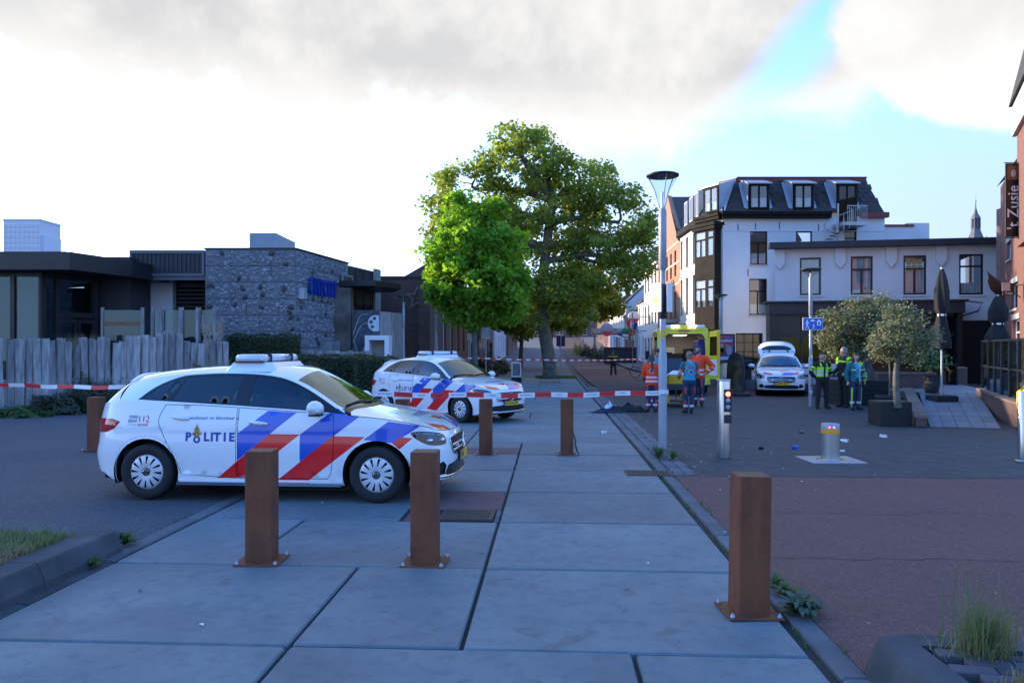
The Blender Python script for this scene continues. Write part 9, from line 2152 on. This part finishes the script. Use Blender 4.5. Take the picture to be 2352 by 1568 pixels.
def small_things():
 def heap(label, c, sx, sy, h, mat, seed, name='clothing_heap'):
  t = thing(name, label, 'clothes', (c[0], c[1], 0), 0, 'clothes left on the ground'); g = []; r = random.Random(seed)
  for i in range(17):
   row = []
   for j in range(17):
    a, b = i/8-1, j/8-1; rr = math.hypot(a, b); e = max(0, 1 - rr**2.2)**.6; nz = mnoise.noise(Vector((a*2.2+seed, b*2.2, 1))) + .6*mnoise.noise(Vector((a*5+seed, b*5, 3))); k = 1 + .25*mnoise.noise(Vector((math.atan2(b, a)*1.3, seed, 2)))
    row.append((a*sx*k, b*sy*k, max(.004, h*e*(.55 + .9*nz))))
   g.append(row)
  mb = MB(); mb.rings(g, False, 0, True, closed=False); mb.build('cloth', mat, t)
 p = gp(1440, 944); heap('heap of black clothing lying on the dark paving', p, .55, .35, .26, 'cloth_black', 1); p = gp(1393, 947); heap('flat dark blue jacket lying on the kerb pavers', p, .45, .26, .13, 'cloth_navy', 2); p = gp(1463, 944); heap('small dark shoe-like bundle right of the black clothes', p, .12, .1, .14, 'cloth_black', 3)
 p = gp(1398, 937); heap('white crumpled cap on top of the clothes', (p[0], p[1]), .13, .1, .17, 'sheet', 5)
 r = random.Random(9); pl = [(1748, 1030, 'cloth_black', .07, 'dark crumpled wrapper left of the retractable bollard'), (1826, 1029, 'sign_face_blue', .09, 'blue and white food carton on the dark paving'), (1841, 994, 'beer_green', .08, 'small green and white pack on the paving'), (2029, 1003, 'white_paint', .09, 'white crumpled paper before the square tub'), (1940, 1014, 'white_paint', .09, 'flat white paper scrap right of the retractable bollard'), (1387, 994, 'white_paint', .08, 'white paper scrap on the slab pavement'), (2333, 978, 'white_paint', .10, 'white crumpled napkin at the ramp foot'), (1935, 1036, 'white_paint', .05, 'tiny white scrap beside the bollard plate')]
 for px, py, m, s, lab in pl:
  x, y = gp(px, py); t = thing('litter', lab, 'litter', (x, y, -.005), r.uniform(0, 3), 'scraps of litter'); mb = MB(); rs = [[(s*(.5 + .5*r.random())*math.cos(a), s*(.4 + .4*r.random())*math.sin(a), z*s) for a in np.linspace(0, 6.283, 7, endpoint=False)] for z in (.0, .3, .55)]; mb.rings(rs, True, 0, False); mb.build('scrap', m, t)
 mb = MB(); rg = random.Random(4)
 for _ in range(900):
  v, u = rg.uniform(-3, 12), rg.uniform(4, 26)
  if rg.random() < .45: v = 1.9 + abs(rg.gauss(0, .8)); u = rg.uniform(8, 20)
  x, y = st(v, u); a = rg.uniform(0, 3.14); s = rg.uniform(.008, .028); mb.add([(x + s*math.cos(a), y + s*math.sin(a), .006), (x - s*.5*math.sin(a), y + s*.5*math.cos(a), .01), (x - s*math.cos(a), y - s*math.sin(a), .006), (x + s*.5*math.sin(a), y - s*.5*math.cos(a), .012)], [(0, 1, 2, 3)], rg.choice((0, 0, 0, 1, 2, 2)))
 tag(mb.build('ground_debris', ['debris_straw', 'flag_white', 'debris_brown']), 'fine scattered leaf bits and confetti on the paving', 'debris', None, 'stuff')
 x, y = gp(1712, 893); t = thing('litter_bin', 'dark slim litter bin beside the third police car', 'bin', (x, y, 0)); mb = MB(); mb.cbox(-.22, .22, -.2, .2, .05, 1.15, .03); mb.build('body', 'dark_clad', t); mb = MB(); mb.cbox(-.24, .24, -.22, .22, 1.16, 1.25, .03); mb.build('lid', 'dark_clad', t); mb = MB(); mb.box(-.15, .15, -.203, -.2, .85, 1.02); mb.build('slot', 'liner', t)
 x, y = gp(1690, 908); t = thing('pavement_stand', 'curved dark swing sign on a flat base right of the signal post', 'sign stand', (x, y, 0), -.9); mb = MB(); mb.cbox(-.5, .5, -.25, .25, 0, .08, .02); mb.build('base', 'planter_black', t); mb = MB(); mb.plate(spline([(-.35, .12), (-.38, .8), (-.3, 1.4), (0, 1.62), (.3, 1.4), (.38, .8), (.35, .12)], 4), -.03, .03); mb.build('board', 'dark_clad', t); mb = MB(); mb.plate([(-.28, .2), (.28, .2), (.28, 1.3), (-.28, 1.3)], -.036, -.031); mb.build('poster', 'film_poster', t)
 for i, (px, lab) in enumerate(((1668, 'pale concrete block at the corner building foot, nearer the poster'), (1690, 'pale concrete block behind the swing sign'))): Y = 44.5; t = thing('concrete_block', lab, 'block', (X_(px, Y), Y, 0), 0, 'concrete blocks by the corner building'); mb = MB(); mb.cbox(-.25, .25, -.25, .25, 0, 1.1, .03); mb.build('block', 'stone_light', t)
 x, y = (X_(1186, 38), 38.0); t = thing('a_board', 'small white framed pavement poster stand below the far tape', 'sign stand', (x, y, 0)); mb = MB(); [mb.box(*f) for f in ((-.25, .25, -.03, .03, .98, 1.05), (-.25, .25, -.03, .03, .28, .34), (-.25, -.20, -.03, .03, .34, .98), (.20, .25, -.03, .03, .34, .98))]; mb.build('frame', 'white_paint', t); mb = MB(); mb.box(-.2, .2, -.02, .02, .34, .98); mb.build('poster', 'display_card', t); mb = MB(); mb.cbox(-.27, .27, -.2, .2, 0, .27, .03); mb.build('foot', 'planter_black', t)
 x, y = (X_(1116, 36), 36.0); t = thing('back_of_sign', 'grey back of a square road sign on a thin pole', 'sign', (x, y, 0)); mb = MB(); mb.tube([(0, 0, 0), (0, 0, 2.75)], .03, 8); mb.build('pole', 'galv', t); mb = MB(); mb.cbox(-.25, .25, -.015, .015, 2.2, 2.8, .03); mb.build('plate', 'galv', t)
 x, y = (X_(1288, 50), 50.0); t = thing('direction_sign', 'dark blue small sign beside the plane trunk', 'sign', (x, y, 0)); mb = MB(); mb.tube([(0, 0, 0), (0, 0, 2.6)], .03, 8); mb.build('pole', 'galv', t); mb = MB(); mb.cbox(-.3, .3, -.02, .02, 1.9, 2.6, .03); mb.build('plate', 'cl_navy', t)
 Y = 66; f = thing('dutch_flag', 'red white and blue flag on a slanted pole over the far pub', 'flag', (X_(1447, Y), Y, Z_(745, Y))); mb = MB(); mb.tube([(.9, 0, -1.2), (-.35, 0, .75)], .025, 6); mb.build('pole', 'white_paint', f)
 for k, m in enumerate(('flag_red', 'flag_white', 'flag_blue')):
  mb = MB(); g = [[(-.30 + .33*(k + j/4)*.93 + .04*math.sin(i*1.5), .05*math.sin(i + j), .62 - .16*i - .10*(k + j/4)*1.6) for j in range(5)] for i in range(6)]; mb.rings(g, False, 0, True, closed=False); mb.build('stripe', m, f)
 for i, (px, py, Y, rr, c1, c2, lab) in enumerate(((1456, 728, 68, .55, 'letter_white', 'letter_red', 'round white and red beer sign high beside the cream house'), (1394, 757, 84, .75, 'letter_grey', 'letter_red', 'round grey and red pub sign farther down the street'), (1425, 762, 74, .42, 'letter_grey', 'letter_blue', 'small round pale beer sign left of the flag'), (1437, 764, 73, .5, 'beer_green', 'letter_white', 'round green beer sign just under the flag'), (1450, 760, 72, .45, 'beer_green', 'letter_red', 'round dark green beer sign right of the flag'))):
  t = thing('pub_sign', lab, 'sign', (X_(px, Y), Y, Z_(py, Y)), 0, 'round beer signs of the far pubs'); mb = MB(); mb.lathe([(.001, -.08), (rr*.93, -.08), (rr, -.05), (rr, .05), (.001, .08)], 22, axis='y'); mb.build('disc', c1, t); mb = MB(); mb.plate([(rr*.85*math.cos(a), rr*.85*math.sin(a)) for a in np.linspace(-2.8, -.34, 12)], -.095, -.082); mb.build('lower_field', c2, t); mb = MB(); mb.tube([(0, 0, 0), (1.6, .2, 0)], .03, 5); mb.build('bracket', 'dark_metal', t)
 for i, (px, Y, s, m, lab) in enumerate(((1327, 100, 1.2, 'leaf_yellow', 'yellow flowering shrub on the far pavement'), (1360, 88, 1.3, 'shrub_dark', 'dark terrace shrub before the far pub'), (1378, 80, 1.2, 'leaf_hedge', 'dark green terrace shrub beside the far lamp post'), (1345, 95, 1.1, 'shrub_dark', 'dark shrub behind the yellow one'), (1125, 47, 1.1, 'shrub_dark', 'dark conifer shrub left under the maple'), (1150, 50, .9, 'leaf_hedge', 'rounded bush behind the far tape'), (1108, 45, 1.0, 'shrub_dark', 'dark conifer beside the brick hall'))): shrub(lab, (X_(px, Y), Y, gz(Y)), (s*.7, s*.7, s*1.35), 700, m, 80 + i, .17, group='shrubs of the far street')
 Y = 58; t = thing('terrace_screen', 'dark terrace screen before the far pub', 'screen', (X_(1430, 74), 74, gz(74))); mb = MB(); mb.box(-1.9, 1.4, -.1, .1, 0, 1.6); mb.build('panel', 'dark_clad', t); mb = MB(); mb.box(-1.95, 1.45, -.12, .12, 1.6, 1.68); mb.build('rail', 'red_trim', t)
 t = thing('pub_awning', 'brown slatted awning of the far pub', 'awning', (X_(1400, 86), 86, gz(86))); mb = MB(); mb.add([(-2, -1, 3.0), (2.4, -1, 3.0), (2.4, 2, 3.7), (-2, 2, 3.7), (-2, -1, 2.85), (2.4, -1, 2.85), (2.4, 2, 3.55), (-2, 2, 3.55)], [(0, 1, 2, 3), (4, 5, 1, 0), (5, 6, 2, 1), (7, 4, 0, 3), (7, 6, 5, 4)]); mb.build('canopy', 'wood_brown', t)
 for s in (-1.9, 2.3): mb = MB(); mb.tube([(s, -.9, 0), (s, -.9, 2.9)], .05, 6); mb.build('post', 'wood_brown', t)
 x, y = (X_(1478, 44), 44.0); t = thing('bicycle', 'parked bicycle beside the ambulance front, mostly hidden', 'bicycle', (x, y, 0), -.3)
 for c in (-.5, .5): mb = MB(); mb.lathe([(.31, -.015), (.335, 0), (.31, .015), (.30, 0), (.31, -.015)], 26, (c, 0, .335), 'y'); w = mb.build('wheel', 'rubber', t); mb = MB(); [mb.tube([(c, 0, .335), (c + .31*math.cos(a), 0, .335 + .31*math.sin(a))], .003, 3) for a in np.linspace(0, 6.283, 12, endpoint=False)]; mb.build('spokes', 'chrome', w)
 mb = MB(); mb.tube([(-.5, 0, .335), (-.1, 0, .3), (-.2, 0, .85), (-.5, 0, .335)], .016, 6); mb.tube([(-.1, 0, .3), (.38, 0, .78), (-.18, 0, .78)], .018, 6); mb.tube([(.5, 0, .335), (.36, 0, .95)], .016, 6); mb.build('frame', 'cl_navy', t); mb = MB(); mb.cbox(-.33, -.08, -.07, .07, .90, .95, .02); mb.build('saddle', 'black_plastic', t); mb = MB(); mb.tube([(.28, -.28, 1.02), (.36, 0, 1.0), (.28, .28, 1.02)], .013, 6); mb.build('handlebar', 'black_plastic', t)
 t = thing('street_planter', 'brown wooden street planter beside the bicycle', 'planter', (X_(1497, 40), 40, 0)); mb = MB(); mb.cbox(-.4, .4, -.4, .4, 0, .75, .03); mb.build('box', 'black_brown', t)
pm('debris_straw', (.30, .25, .13), .9); pm('debris_brown', (.12, .085, .05), .9)
small_things()
